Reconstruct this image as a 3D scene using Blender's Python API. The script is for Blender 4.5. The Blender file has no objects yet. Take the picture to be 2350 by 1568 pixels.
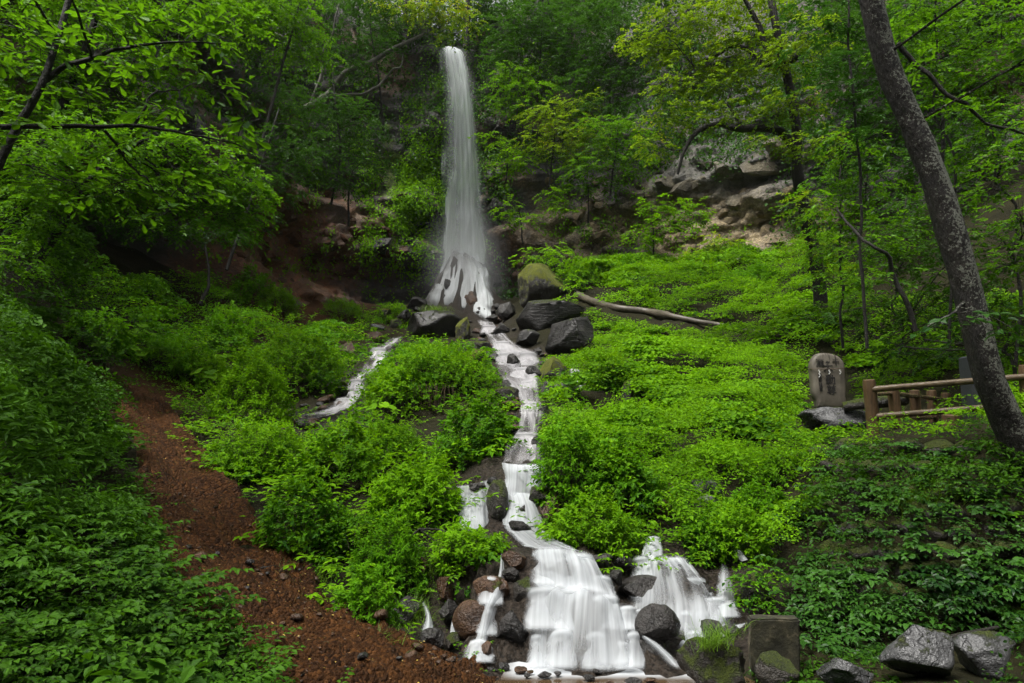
import bpy, bmesh, math, random
import numpy as np
from mathutils import Vector, Matrix

rng = np.random.default_rng(7)
random.seed(7)
SC = bpy.context.scene
COL = SC.collection
R = math.radians

# ---------------------------------------------------------------- camera
CAM = np.array([0.0, 0.0, 2.2])
PITCH = R(8.0)
FPX = 2350 * 24.0 / 36.0            # focal length in the pixels of a 2350 x 1568 view
cam_d = bpy.data.cameras.new('camera')
cam_d.lens = 24.0
cam_d.sensor_width = 36.0
cam_d.clip_start = 0.05
cam_d.clip_end = 600
cam = bpy.data.objects.new('camera', cam_d)
COL.objects.link(cam)
cam.location = CAM
cam.rotation_euler = (R(90) + PITCH, 0, 0)
SC.camera = cam

# ---------------------------------------------------------------- sky, sun, exposure
SUN_EL, SUN_AZ = R(66), R(-135)       # soft light from a bright overcast, high over the clearing
world = bpy.data.worlds.new('World')
SC.world = world
world.use_nodes = True
wn = world.node_tree
wn.nodes.clear()
sky = wn.nodes.new('ShaderNodeTexSky')
sky.sky_type = 'NISHITA'
sky.sun_disc = False
sky.sun_elevation = SUN_EL
sky.sun_rotation = SUN_AZ
sky.air_density = 1.0
sky.dust_density = 6.0
sky.ozone_density = 1.0
hsv = wn.nodes.new('ShaderNodeHueSaturation')
hsv.inputs['Saturation'].default_value = 0.12
bg = wn.nodes.new('ShaderNodeBackground')
bg.inputs['Strength'].default_value = 0.05
wo = wn.nodes.new('ShaderNodeOutputWorld')
wn.links.new(sky.outputs[0], hsv.inputs['Color'])
wn.links.new(hsv.outputs[0], bg.inputs['Color'])
wn.links.new(bg.outputs[0], wo.inputs['Surface'])
sun_d = bpy.data.lights.new('sun', 'SUN')
sun_d.energy = 1.5
sun_d.angle = R(24)
sun_d.color = (1.0, 0.97, 0.9)
sun = bpy.data.objects.new('sun', sun_d)
COL.objects.link(sun)
_sd = Vector((math.sin(SUN_AZ) * math.cos(SUN_EL), math.cos(SUN_AZ) * math.cos(SUN_EL), math.sin(SUN_EL)))
sun.rotation_euler = _sd.to_track_quat('Z', 'Y').to_euler()
SC.view_settings.view_transform = 'Standard'
SC.view_settings.look = 'None'
SC.view_settings.exposure = 2.0
SC.view_settings.gamma = 1.0
SC.view_settings.use_curve_mapping = False
cy = SC.cycles
SC.render.engine = 'CYCLES'
cy.use_denoising = True
cy.max_bounces = 8
cy.diffuse_bounces = 2
cy.glossy_bounces = 2
cy.transmission_bounces = 4
cy.transparent_max_bounces = 24
cy.volume_bounces = 0
cy.use_adaptive_sampling = True
cy.adaptive_threshold = 0.02
cy.sample_clamp_indirect = 6.0

# ---------------------------------------------------------------- pixel <-> world
FWD = np.array([0, math.cos(PITCH), math.sin(PITCH)])
UPV = np.array([0, -math.sin(PITCH), math.cos(PITCH)])
RGT = np.array([1.0, 0, 0])

def P(u, v, d):
    return CAM + d * (FWD + (u - 1175.0) / FPX * RGT + (784.0 - v) / FPX * UPV)

def proj(p):
    q = np.asarray(p, float) - CAM
    d = q @ FWD
    dd = np.where(np.abs(d) < 1e-6, 1e-6, d)
    return 1175 + FPX * (q @ RGT) / dd, 784 - FPX * (q @ UPV) / dd, d

# ---------------------------------------------------------------- noise
def _hash(ix, iy, iz, seed):
    h = (ix.astype(np.int64) * 374761393 + iy.astype(np.int64) * 668265263 + iz.astype(np.int64) * 2147483647 + seed * 144665) & 0xffffffff
    h = ((h ^ (h >> 13)) * 1274126177) & 0xffffffff
    h = h ^ (h >> 16)
    return (h & 0xffff) / 65535.0

def vnoise(p, seed=0):
    p = np.asarray(p, float)
    i = np.floor(p)
    f = p - i
    f = f * f * (3 - 2 * f)
    ix, iy, iz = i[..., 0], i[..., 1], i[..., 2]
    out = 0
    for dx in (0, 1):
        wx = f[..., 0] if dx else 1 - f[..., 0]
        for dy in (0, 1):
            wy = f[..., 1] if dy else 1 - f[..., 1]
            for dz in (0, 1):
                wz = f[..., 2] if dz else 1 - f[..., 2]
                out = out + wx * wy * wz * _hash(ix + dx, iy + dy, iz + dz, seed)
    return out * 2 - 1

def fbm(p, octv=4, seed=0, gain=0.5):
    p = np.asarray(p, float)
    a, s, t = 1.0, 0, 0
    for k in range(octv):
        s = s + a * vnoise(p * (2.03 ** k), seed + k * 17)
        t += a
        a *= gain
    return s / t

# ---------------------------------------------------------------- object helpers
def tag(o, label=None, cat=None, group=None, kind=None):
    if label: o['label'] = label
    if cat: o['category'] = cat
    if group: o['group'] = group
    if kind: o['kind'] = kind
    return o

def empty(name, loc=(0, 0, 0)):
    o = bpy.data.objects.new(name, None)
    o.location = Vector(loc)
    COL.objects.link(o)
    return o

class Bag:
    """collects geometry in numpy chunks; one mesh object at the end"""
    def __init__(s):
        s.v, s.f, s.t, s.m, s.n = [], [], [], [], 0
        s.uv = []
    def add(s, V, F, tint=None, mi=0):
        V = np.asarray(V, float).reshape(-1, 3)
        F = np.asarray(F, np.int64)
        s.v.append(V)
        s.f.append(F + s.n)
        s.t.append(np.zeros(len(V)) if tint is None else np.broadcast_to(np.asarray(tint, float), (len(V),)))
        s.m.append(np.full(len(F), mi, np.int32))
        s.n += len(V)
    def build(s, name, mats, parent=None, smooth=True, origin=None, uv=None, attrs=None):
        me = bpy.data.meshes.new(name)
        V = np.concatenate(s.v) if s.v else np.zeros((0, 3))
        o = bpy.data.objects.new(name, me)
        org = np.zeros(3)
        if parent is not None:
            org = np.array(parent.matrix_basis.translation)
            pp = parent.parent
            while pp is not None:
                org = org + np.array(pp.matrix_basis.translation)
                pp = pp.parent
        elif origin is not None:
            org = np.asarray(origin, float)
            o.location = Vector(org)
        V = V - org
        me.vertices.add(len(V))
        me.vertices.foreach_set('co', V.astype(np.float32).ravel())
        lt = [np.full(len(f), f.shape[1], np.int32) for f in s.f]
        li = np.concatenate([f.ravel() for f in s.f]).astype(np.int32)
        lt = np.concatenate(lt)
        ls = np.concatenate([[0], np.cumsum(lt)[:-1]]).astype(np.int32)
        me.loops.add(len(li))
        me.loops.foreach_set('vertex_index', li)
        me.polygons.add(len(lt))
        me.polygons.foreach_set('loop_start', ls)
        me.polygons.foreach_set('material_index', np.concatenate(s.m))
        me.polygons.foreach_set('use_smooth', np.full(len(lt), smooth))
        a = me.attributes.new('tint', 'FLOAT', 'POINT')
        a.data.foreach_set('value', np.concatenate(s.t).astype(np.float32))
        for k, val in (attrs or {}).items():
            a = me.attributes.new(k, 'FLOAT', 'POINT')
            a.data.foreach_set('value', np.asarray(val, np.float32))
        if uv is not None:
            l = me.uv_layers.new(name='UVMap')
            l.data.foreach_set('uv', np.asarray(uv, np.float32)[li].ravel())
        me.update(calc_edges=True)
        me.validate()
        for m in (mats if isinstance(mats, (list, tuple)) else [mats]):
            me.materials.append(m)
        COL.objects.link(o)
        if parent is not None:
            o.parent = parent
        return o

def grid_faces(nr, nc):
    i = np.arange((nr - 1) * nc).reshape(nr - 1, nc)[:, :-1].ravel()
    return np.stack([i, i + 1, i + nc + 1, i + nc], 1)

def norm(a):
    a = np.asarray(a, float)
    return a / np.maximum(np.linalg.norm(a, axis=-1, keepdims=True), 1e-9)

def catmull(pts, n):
    """smooth polyline through pts (k, m) -> (n, m)"""
    pts = np.asarray(pts, float)
    k = len(pts)
    if k == 2:
        t = np.linspace(0, 1, n)[:, None]
        return pts[0] * (1 - t) + pts[1] * t
    pp = np.vstack([2 * pts[0] - pts[1], pts, 2 * pts[-1] - pts[-2]])
    t = np.linspace(0, k - 1 - 1e-9, n)
    i = t.astype(int)
    f = (t - i)[:, None]
    p0, p1, p2, p3 = pp[i], pp[i + 1], pp[i + 2], pp[i + 3]
    return 0.5 * (2 * p1 + (p2 - p0) * f + (2 * p0 - 5 * p1 + 4 * p2 - p3) * f ** 2 + (3 * p1 - p0 - 3 * p2 + p3) * f ** 3)

def tube(bag, pts, rad, sides=6, mi=0, tint=0.5, rough=0.0, seed=0, cap=True):
    pts = np.asarray(pts, float)
    n = len(pts)
    rad = np.broadcast_to(np.asarray(rad, float), (n,))
    T = norm(np.gradient(pts, axis=0))
    ref = np.array([0.31, 0.11, 0.94]) if abs(T[0, 2]) < 0.8 else np.array([1.0, 0.2, 0.1])
    X = norm(np.cross(T, ref))
    Y = np.cross(T, X)
    a = np.arange(sides) / sides * 2 * math.pi
    rr = rad[:, None] * np.ones(sides)
    if rough:
        rr = rr * (1 + rough * fbm(np.stack([np.cos(a)[None] * 1.5 + pts[:, :1] * 3, np.sin(a)[None] * 1.5 + pts[:, 1:2] * 3, pts[:, 2:3] * 3 + 0 * a[None]], -1), 3, seed))
    V = pts[:, None] + rr[..., None] * (np.cos(a)[None, :, None] * X[:, None] + np.sin(a)[None, :, None] * Y[:, None])
    i = np.arange(n - 1)[:, None] * sides
    j = np.arange(sides)[None]
    j2 = (j + 1) % sides
    F = np.stack([i + j, i + j2, i + sides + j2, i + sides + j], -1).reshape(-1, 4)
    bag.add(V.reshape(-1, 3), F, tint, mi)
    if cap:
        Vc = np.vstack([V[0], V[0].mean(0)[None]])
        Vd = np.vstack([V[-1], V[-1].mean(0)[None]])
        jj = np.arange(sides)
        bag.add(Vc, np.stack([(jj + 1) % sides, jj, np.full(sides, sides)], 1), tint, mi)
        bag.add(Vd, np.stack([jj, (jj + 1) % sides, np.full(sides, sides)], 1), tint, mi)

def box(bag, c, ax, half, mi=0, tint=0.5, bevel=0.0):
    """oriented box; ax = 3 unit axes"""
    c = np.asarray(c, float)
    ax = np.asarray(ax, float)
    s = np.array([[-1, -1, -1], [1, -1, -1], [1, 1, -1], [-1, 1, -1], [-1, -1, 1], [1, -1, 1], [1, 1, 1], [-1, 1, 1]], float) * half
    bag.add(c + s @ ax, [[0, 3, 2, 1], [4, 5, 6, 7], [0, 1, 5, 4], [1, 2, 6, 5], [2, 3, 7, 6], [3, 0, 4, 7]], tint, mi)

# ---------------------------------------------------------------- materials
def newmat(name):
    m = bpy.data.materials.new(name)
    m.use_nodes = True
    m.node_tree.nodes.clear()
    return m, m.node_tree

def N(t, kind, **kw):
    n = t.nodes.new(kind)
    for k, v in kw.items():
        if k.startswith('i_'):
            n.inputs[k[2:].replace('_', ' ')].default_value = v
        else:
            setattr(n, k, v)
    return n

def ramp(t, fac, stops):
    r = t.nodes.new('ShaderNodeValToRGB')
    e = r.color_ramp.elements
    while len(e) < len(stops):
        e.new(0.5)
    for el, (p, c) in zip(e, stops):
        el.position = p
        el.color = tuple(c) + (1,) if len(c) == 3 else c
    t.links.new(fac, r.inputs['Fac'])
    return r.outputs['Color']

def mixc(t, fac, a, b):
    m = t.nodes.new('ShaderNodeMix')
    m.data_type = 'RGBA'
    for sock, val in ((m.inputs[0], fac), (m.inputs[6], a), (m.inputs[7], b)):
        if hasattr(val, 'is_linked'):
            t.links.new(val, sock)
        elif isinstance(val, (int, float)):
            sock.default_value = val
        else:
            sock.default_value = tuple(val) + (1,)
    return m.outputs[2]

def mth(t, op, a, b=None, clamp=False):
    m = t.nodes.new('ShaderNodeMath')
    m.operation = op
    m.use_clamp = clamp
    for sock, val in ((m.inputs[0], a), (m.inputs[1], b)):
        if val is None: continue
        if hasattr(val, 'is_linked'):
            t.links.new(val, sock)
        else:
            sock.default_value = val
    return m.outputs[0]

def noise(t, scale, detail=5, rough=0.55, vec=None, dist=0.0):
    n = N(t, 'ShaderNodeTexNoise')
    n.inputs['Scale'].default_value = scale
    n.inputs['Detail'].default_value = detail
    n.inputs['Roughness'].default_value = rough
    n.inputs['Distortion'].default_value = dist
    if vec is not None:
        t.links.new(vec, n.inputs['Vector'])
    return n.outputs['Fac']

def finish(t, col, roughness=0.5, bump=None, bump_s=0.5, bump_d=0.02, spec=0.5):
    b = N(t, 'ShaderNodeBsdfPrincipled')
    if hasattr(col, 'is_linked'):
        t.links.new(col, b.inputs['Base Color'])
    else:
        b.inputs['Base Color'].default_value = tuple(col) + (1,)
    if hasattr(roughness, 'is_linked'):
        t.links.new(roughness, b.inputs['Roughness'])
    else:
        b.inputs['Roughness'].default_value = roughness
    b.inputs['Specular IOR Level'].default_value = spec
    if bump is not None:
        bn = N(t, 'ShaderNodeBump')
        bn.inputs['Strength'].default_value = bump_s
        bn.inputs['Distance'].default_value = bump_d
        t.links.new(bump, bn.inputs['Height'])
        t.links.new(bn.outputs[0], b.inputs['Normal'])
    o = N(t, 'ShaderNodeOutputMaterial')
    t.links.new(b.outputs[0], o.inputs['Surface'])
    return b

def geo_pos(t):
    return N(t, 'ShaderNodeNewGeometry').outputs['Position']

def leaf_mat(name, dark, light, trans=0.35, rough=0.42, patch=0.35, accent=None, spec=0.45):
    m, t = newmat(name)
    at = N(t, 'ShaderNodeAttribute', attribute_name='tint')
    f = at.outputs['Fac']
    stops = [(0.0, dark), (0.75, light)]
    if accent:
        stops.append((0.97, accent))
    c = ramp(t, f, stops)
    b = N(t, 'ShaderNodeBsdfPrincipled')
    t.links.new(c, b.inputs['Base Color'])
    b.inputs['Roughness'].default_value = rough
    b.inputs['Specular IOR Level'].default_value = spec
    tr = N(t, 'ShaderNodeBsdfTranslucent')
    tc = mixc(t, 0.5, c, (light[0] * 1.6, light[1] * 1.5, light[2] * 0.8))
    t.links.new(tc, tr.inputs['Color'])
    mx = N(t, 'ShaderNodeMixShader')
    mx.inputs[0].default_value = trans
    t.links.new(b.outputs[0], mx.inputs[1])
    t.links.new(tr.outputs[0], mx.inputs[2])
    o = N(t, 'ShaderNodeOutputMaterial')
    t.links.new(mx.outputs[0], o.inputs['Surface'])
    return m

def rock_mat(name, dark, mid, moss=0.0, rough=(0.25, 0.6), scale=3.0, mosscol=((0.014, 0.026, 0.003), (0.085, 0.11, 0.006)), strata=0.0, bd=0.05):
    m, t = newmat(name)
    pos = geo_pos(t)
    n1 = noise(t, scale, 5, 0.62, pos)
    n2 = noise(t, scale * 9, 3, 0.65, pos)
    c = ramp(t, n1, [(0.3, dark), (0.72, mid)])
    c = mixc(t, mth(t, 'MULTIPLY', n2, 0.5), c, tuple(x * 0.45 for x in dark))
    rv = N(t, 'ShaderNodeMapRange')
    rv.inputs[1].default_value = 0.35; rv.inputs[2].default_value = 0.65
    rv.inputs[3].default_value = rough[0]; rv.inputs[4].default_value = rough[1]
    t.links.new(n1, rv.inputs[0])
    rr = rv.outputs[0]
    h = mth(t, 'ADD', mth(t, 'MULTIPLY', n1, 1.2), mth(t, 'MULTIPLY', n2, 0.5))
    vc = N(t, 'ShaderNodeTexVoronoi', feature='DISTANCE_TO_EDGE')
    vc.inputs['Scale'].default_value = scale * 0.55
    va = N(t, 'ShaderNodeVectorMath', operation='ADD')
    nv_ = N(t, 'ShaderNodeTexNoise'); nv_.inputs['Scale'].default_value = scale * 1.6; nv_.inputs['Detail'].default_value = 2
    t.links.new(pos, nv_.inputs['Vector']); t.links.new(pos, va.inputs[0]); t.links.new(nv_.outputs['Color'], va.inputs[1])
    t.links.new(va.outputs[0], vc.inputs['Vector'])
    ck = N(t, 'ShaderNodeMapRange'); ck.inputs[1].default_value = 0.0; ck.inputs[2].default_value = 0.02
    t.links.new(vc.outputs['Distance'], ck.inputs[0])
    c = mixc(t, mth(t, 'ADD', mth(t, 'MULTIPLY', ck.outputs[0], 0.6), 0.4), tuple(x * 0.35 for x in dark), c)
    h = mth(t, 'ADD', h, mth(t, 'MULTIPLY', ck.outputs[0], 0.15))
    if strata:
        mp = N(t, 'ShaderNodeMapping')
        mp.inputs['Rotation'].default_value = (0.5, 0.9, 0.2)
        mp.inputs['Scale'].default_value = (1, 1, strata)
        t.links.new(pos, mp.inputs['Vector'])
        ns = noise(t, 2.2, 5, 0.6, mp.outputs[0])
        h = mth(t, 'ADD', h, mth(t, 'MULTIPLY', ns, 0.9))
        c = mixc(t, mth(t, 'MULTIPLY', ns, 0.45), c, tuple(x * 0.4 for x in dark))
    if moss > 0:
        g = N(t, 'ShaderNodeNewGeometry')
        sp = N(t, 'ShaderNodeSeparateXYZ')
        t.links.new(g.outputs['Normal'], sp.inputs[0])
        nm = noise(t, 5.0, 6, 0.7, pos)
        k = mth(t, 'ADD', mth(t, 'MULTIPLY', sp.outputs['Z'], 0.45), mth(t, 'MULTIPLY', nm, 1.3))
        mk = N(t, 'ShaderNodeMapRange')
        mk.inputs[1].default_value = 1.22 - 0.75 * moss
        mk.inputs[2].default_value = 1.36 - 0.75 * moss
        t.links.new(k, mk.inputs[0])
        nf = noise(t, 60, 4, 0.7, pos)
        mc = ramp(t, mth(t, 'ADD', mth(t, 'MULTIPLY', nf, 0.6), mth(t, 'MULTIPLY', nm, 0.4)), [(0.35, mosscol[0]), (0.65, mosscol[1])])
        c = mixc(t, mk.outputs[0], c, mc)
        rr = mth(t, 'MAXIMUM', rr, mth(t, 'MULTIPLY', mk.outputs[0], 0.95))
        h = mth(t, 'ADD', h, mth(t, 'MULTIPLY', mth(t, 'MULTIPLY', mk.outputs[0], nf), 1.6))
    finish(t, c, rr, h, 1.0, bd, 0.4)
    return m

def water_mat(name, lo, hi, su, sv, bright=(0.86, 0.9, 0.93), gain=1.0, base=0.0):
    """silky water: streaks along the flow (UV v), soft at the borders (attribute fade)"""
    m, t = newmat(name)
    uv = N(t, 'ShaderNodeTexCoord').outputs['UV']
    mp = N(t, 'ShaderNodeMapping')
    mp.inputs['Scale'].default_value = (su, sv, 1)
    t.links.new(uv, mp.inputs['Vector'])
    a = noise(t, 1.0, 5, 0.6, mp.outputs[0], 0.3)
    mp2 = N(t, 'ShaderNodeMapping')
    mp2.inputs['Scale'].default_value = (su * 0.22, sv * 0.6, 1)
    mp2.inputs['Location'].default_value = (3.1, 7.7, 0)
    t.links.new(uv, mp2.inputs['Vector'])
    b = noise(t, 1.0, 3, 0.5, mp2.outputs[0], 0.2)
    s = mth(t, 'ADD', mth(t, 'MULTIPLY', a, 0.6), mth(t, 'MULTIPLY', b, 0.7))
    at = N(t, 'ShaderNodeAttribute', attribute_name='tint')
    dn = N(t, 'ShaderNodeAttribute', attribute_name='dens')
    s = mth(t, 'ADD', s, mth(t, 'MULTIPLY', mth(t, 'SUBTRACT', dn.outputs['Fac'], 0.5), 1.0))
    mr = N(t, 'ShaderNodeMapRange')
    mr.interpolation_type = 'SMOOTHSTEP'
    mr.inputs[1].default_value = lo; mr.inputs[2].default_value = hi
    mr.inputs[3].default_value = base; mr.inputs[4].default_value = gain
    t.links.new(s, mr.inputs[0])
    al = mth(t, 'MULTIPLY', mr.outputs[0], at.outputs['Fac'], True)
    df = N(t, 'ShaderNodeBsdfDiffuse'); df.inputs[0].default_value = tuple(bright) + (1,)
    tl = N(t, 'ShaderNodeBsdfTranslucent'); tl.inputs[0].default_value = tuple(bright) + (1,)
    m1 = N(t, 'ShaderNodeMixShader'); m1.inputs[0].default_value = 0.4
    t.links.new(df.outputs[0], m1.inputs[1]); t.links.new(tl.outputs[0], m1.inputs[2])
    tp = N(t, 'ShaderNodeBsdfTransparent')
    m2 = N(t, 'ShaderNodeMixShader')
    t.links.new(al, m2.inputs[0]); t.links.new(tp.outputs[0], m2.inputs[1]); t.links.new(m1.outputs[0], m2.inputs[2])
    o = N(t, 'ShaderNodeOutputMaterial')
    t.links.new(m2.outputs[0], o.inputs['Surface'])
    return m

def soil_mat(name, c1, c2, c3, scale=6.0, rough=0.85, bump=0.9, bd=0.04, alt=None):
    m, t = newmat(name)
    pos = geo_pos(t)
    n1 = noise(t, scale * 0.3, 3, 0.6, pos)
    n2 = noise(t, scale * 6, 4, 0.7, pos)
    vo = N(t, 'ShaderNodeTexVoronoi'); vo.inputs['Scale'].default_value = scale * 5
    t.links.new(pos, vo.inputs['Vector'])
    c = ramp(t, n1, [(0.35, c1), (0.65, c2)])
    if alt:
        wetf = N(t, 'ShaderNodeAttribute', attribute_name='wet').outputs['Fac']
        c = mixc(t, N(t, 'ShaderNodeAttribute', attribute_name='bare').outputs['Fac'], c, ramp(t, n2, [(0.35, alt[0]), (0.65, alt[1])]))
    c = mixc(t, mth(t, 'MULTIPLY', n2, 0.75 if not alt else 0.45), c, c3)
    if not alt:
        sv = N(t, 'ShaderNodeSeparateColor'); t.links.new(vo.outputs['Color'], sv.inputs[0])
        c = mixc(t, mth(t, 'MULTIPLY', mth(t, 'POWER', sv.outputs[0], 2.5), 0.75), c, tuple(min(1, x * 1.6) for x in c2))
    h = mth(t, 'ADD', n2, mth(t, 'MULTIPLY', vo.outputs['Distance'], -0.7))
    if alt:
        c = mixc(t, wetf, c, ramp(t, n2, [(0.35, (0.006, 0.005, 0.004)), (0.7, (0.045, 0.035, 0.027))]))
        rough = mth(t, 'SUBTRACT', rough, mth(t, 'MULTIPLY', wetf, 0.45))
    finish(t, c, rough, h, bump, bd, 0.12)
    return m
# ---------------------------------------------------------------- water
WET = []          # (x, y, z) of the stream beds, so that the ground is shaped to carry them
def loft(lines, nu, nv, name, mat, label, cat='waterfall', fade=0.08, endfade=(0.03, 0.03), dens=0.5, bumps=0.0, seed=0, group=None, offset=0.0, bed=True):
    """sheet through stream lines of (u, v, d) points, from one border to the other"""
    L = np.stack([catmull([P(*q) for q in ln], nv) for ln in lines])      # k, nv, 3
    S = np.stack([catmull(L[:, j], nu) for j in range(nv)], 1)            # nu, nv, 3
    au = np.concatenate([np.zeros((1, nv)), np.cumsum(np.linalg.norm(np.diff(S, axis=0), axis=-1), 0)], 0)
    av = np.concatenate([np.zeros((nu, 1)), np.cumsum(np.linalg.norm(np.diff(S, axis=1), axis=-1), 1)], 1)
    nn = norm(np.cross(np.gradient(S, axis=0), np.gradient(S, axis=1)))
    nn = nn * np.sign((nn * (CAM - S)).sum(-1))[..., None]
    wu = np.linspace(0, 1, nu)[:, None]; wv = np.linspace(0, 1, nv)[None]
    if bumps:
        uvp = np.stack([np.broadcast_to(au.mean(1)[:, None] * 5, (nu, nv)), av * 0.8, np.full((nu, nv), seed * 3.3)], -1)
        S = S + nn * (bumps * fbm(uvp, 3, seed))[..., None]
    S = S + nn * offset
    if bed:
        WET.append(S[::max(1, nu // 6), ::max(1, nv // 26)].reshape(-1, 3))
    fr = 0.6 + 0.8 * fbm(np.stack([wu * 0 + wv * 9, wu * 3 + 0 * wv, wu * 0 + wv * 0 + seed], -1), 2, seed + 5)
    e = np.clip(np.minimum(wu, 1 - wu) / np.maximum(fade * fr, 1e-3), 0, 1) * np.clip(wv / max(endfade[0], 1e-4), 0, 1) * np.clip((1 - wv) / max(endfade[1], 1e-4), 0, 1)
    e = e * e * (3 - 2 * e)
    dn = dens(wu + 0 * wv, wv + 0 * wu) if callable(dens) else np.full((nu, nv), dens)
    bg_ = Bag()
    bg_.add(S.reshape(-1, 3), grid_faces(nu, nv), e.ravel())
    o = bg_.build(name, mat, uv=np.stack([np.broadcast_to(au.mean(1)[:, None], (nu, nv)), av], -1).reshape(-1, 2), attrs={'dens': dn.ravel()})
    tag(o, label, cat, group, 'structure')
    return o

M_fall = water_mat('falling_water', 0.30, 1.10, 5.0, 0.06, (0.78, 0.83, 0.85), 0.80, 0.08)
M_silk = water_mat('silky_water', 0.22, 1.02, 17.0, 0.5, (0.64, 0.67, 0.70), 0.97, 0.0)
M_silkf = water_mat('far_silky_water', 0.20, 1.0, 6.0, 0.35, (0.55, 0.54, 0.56), 0.96, 0.02)

def dome(u, vt, w, vb, dt, db, label, lip=0.36, dens=0.0, mat=None, seed=1, nu=28, nv=28):
    """water pouring over one rounded stone: bright lip, thinner skirt"""
    H = vb - vt
    lines = []
    for s_ in (-1, -0.55, 0, 0.55, 1):
        k = s_ * s_
        lines.append([(u + s_ * w * lip, vt - 0.02 * H + 0.05 * H * k, dt + 0.05), (u + s_ * w * (lip * 0.7 + 0.13), vt + H * (0.10 + 0.10 * k), dt + 0.01 + 0.03 * k),
                      (u + s_ * w * 0.46, vt + H * (0.30 + 0.12 * k), dt - 0.02 + 0.07 * k), (u + s_ * w * 0.50, vt + H * 0.65, (dt + db) / 2 - 0.01 + 0.07 * k), (u + s_ * w * 0.54, vb, db + 0.06 * k)])
    return loft(lines, nu, nv, 'waterfall_step', mat or M_silk, label, fade=0.3, endfade=(0.28, 0.12),
                dens=lambda a, b: 0.545 + dens + 0.20 * np.exp(-((b - 0.22) / 0.14) ** 2) - 0.20 * np.exp(-((b - 0.58) / 0.22) ** 2) + 0.10 * np.clip(b - 0.75, 0, 1), bumps=0.012, seed=seed, bed=False)

M_fan = water_mat('splashing_water', 0.08, 1.0, 5.0, 0.3, (0.80, 0.83, 0.85), 0.97, 0.06)
# the tall fall
fl = [[(1013, 108, 45.2), (1016, 125, 44.6), (1021, 200, 44.2), (1023, 330, 44.0), (1021, 480, 43.9), (1012, 600, 43.8), (995, 690, 43.4)],
      [(1028, 107, 45.4), (1036, 124, 44.6), (1047, 200, 44.0), (1054, 330, 43.7), (1056, 480, 43.5), (1054, 600, 43.3), (1052, 710, 42.8)],
      [(1042, 107, 45.4), (1055, 124, 44.6), (1070, 200, 44.0), (1080, 330, 43.7), (1088, 480, 43.5), (1096, 600, 43.2), (1100, 730, 42.4)],
      [(1048, 109, 45.2), (1066, 128, 44.6), (1084, 200, 44.2), (1098, 330, 44.0), (1111, 480, 43.9), (1122, 600, 43.6), (1142, 735, 42.4)]]
loft(fl, 60, 100, 'waterfall', M_fall, 'tall thin veil of white water dropping from the cliff lip', fade=0.36, endfade=(0.02, 0.10),
     dens=lambda a, b: 0.54 + 0.10 * np.clip(1 - b * 5, 0, 1) + 0.22 * np.clip((b - 0.72) / 0.28, 0, 1) + 0.06 * np.cos((a - 0.7) * 6), bumps=0.10, seed=2, bed=False)
loft([[(u + s_ * 8, v, d - 0.35) for u, v, d in ln] for ln, s_ in zip(fl, (-1.5, -0.5, 0.5, 1.5))], 50, 100, 'waterfall', M_fall, 'faint outer spray hanging in front of the tall fall', fade=0.42, endfade=(0.12, 0.06), dens=lambda a, b: 0.10 + 0.34 * b, bumps=0.2, seed=3, bed=False)
# the bright fan it makes on the rocks at its foot
fan = [[(1030, 560, 43.4), (1012, 610, 43.1), (993, 655, 42.7), (970, 690, 42.3), (966, 710, 42.2)],
       [(1045, 555, 43.3), (1040, 610, 42.8), (1030, 650, 42.3), (1022, 680, 41.9), (1020, 706, 41.8)],
       [(1065, 560, 43.2), (1075, 610, 42.6), (1078, 655, 42.1), (1072, 690, 41.8), (1068, 712, 41.6)],
       [(1085, 570, 43.2), (1100, 620, 42.6), (1110, 665, 42.0), (1112, 700, 41.3), (1112, 735, 40.5)],
       [(1105, 580, 43.3), (1122, 630, 42.8), (1136, 680, 42.2), (1143, 715, 41.4), (1142, 738, 40.8)]]
loft(fan, 60, 60, 'waterfall_foot', M_fan, 'white water fanning over dark rocks at the foot of the tall fall', fade=0.3, endfade=(0.35, 0.12),
     dens=lambda a, b: 0.60 + 0.22 * np.clip((a - 0.5) * 3, 0, 1), bumps=0.22, seed=4)
# main stream from the foot of the fall to the middle step
ms = [[(1092, 736, 39), (1108, 757, 33), (1122, 785, 27), (1132, 812, 23.5), (1138, 845, 20), (1150, 868, 18), (1184, 900, 15.4), (1196, 945, 13), (1184, 990, 11.5), (1160, 1035, 10.1), (1150, 1064, 9.45)],
      [(1106, 734, 39), (1122, 757, 33), (1145, 785, 27), (1160, 812, 23.3), (1172, 845, 19.7), (1186, 868, 17.7), (1203, 900, 15.2), (1209, 945, 12.8), (1204, 990, 11.3), (1190, 1035, 9.9), (1182, 1066, 9.3)],
      [(1118, 736, 39), (1136, 757, 33), (1165, 785, 27), (1195, 812, 23.3), (1208, 845, 19.7), (1214, 868, 17.7), (1221, 900, 15.2), (1226, 945, 12.8), (1222, 990, 11.3), (1216, 1035, 9.9), (1212, 1066, 9.3)],
      [(1128, 738, 39), (1148, 757, 33), (1182, 785, 27), (1232, 808, 23.5), (1243, 845, 20), (1240, 868, 18), (1238, 900, 15.4), (1246, 945, 13), (1240, 990, 11.5), (1240, 1035, 10.1), (1250, 1064, 9.45)]]
loft(ms, 44, 160, 'stream', M_silkf, 'white mountain stream tumbling between boulders below the fall', 'stream', 0.26, (0.02, 0.02),
     dens=lambda a, b: 0.40 + 0.20 * fbm(np.stack([a * 2.5, b * 14, 0 * a], -1), 2, 66), bumps=0.10, seed=6)
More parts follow.
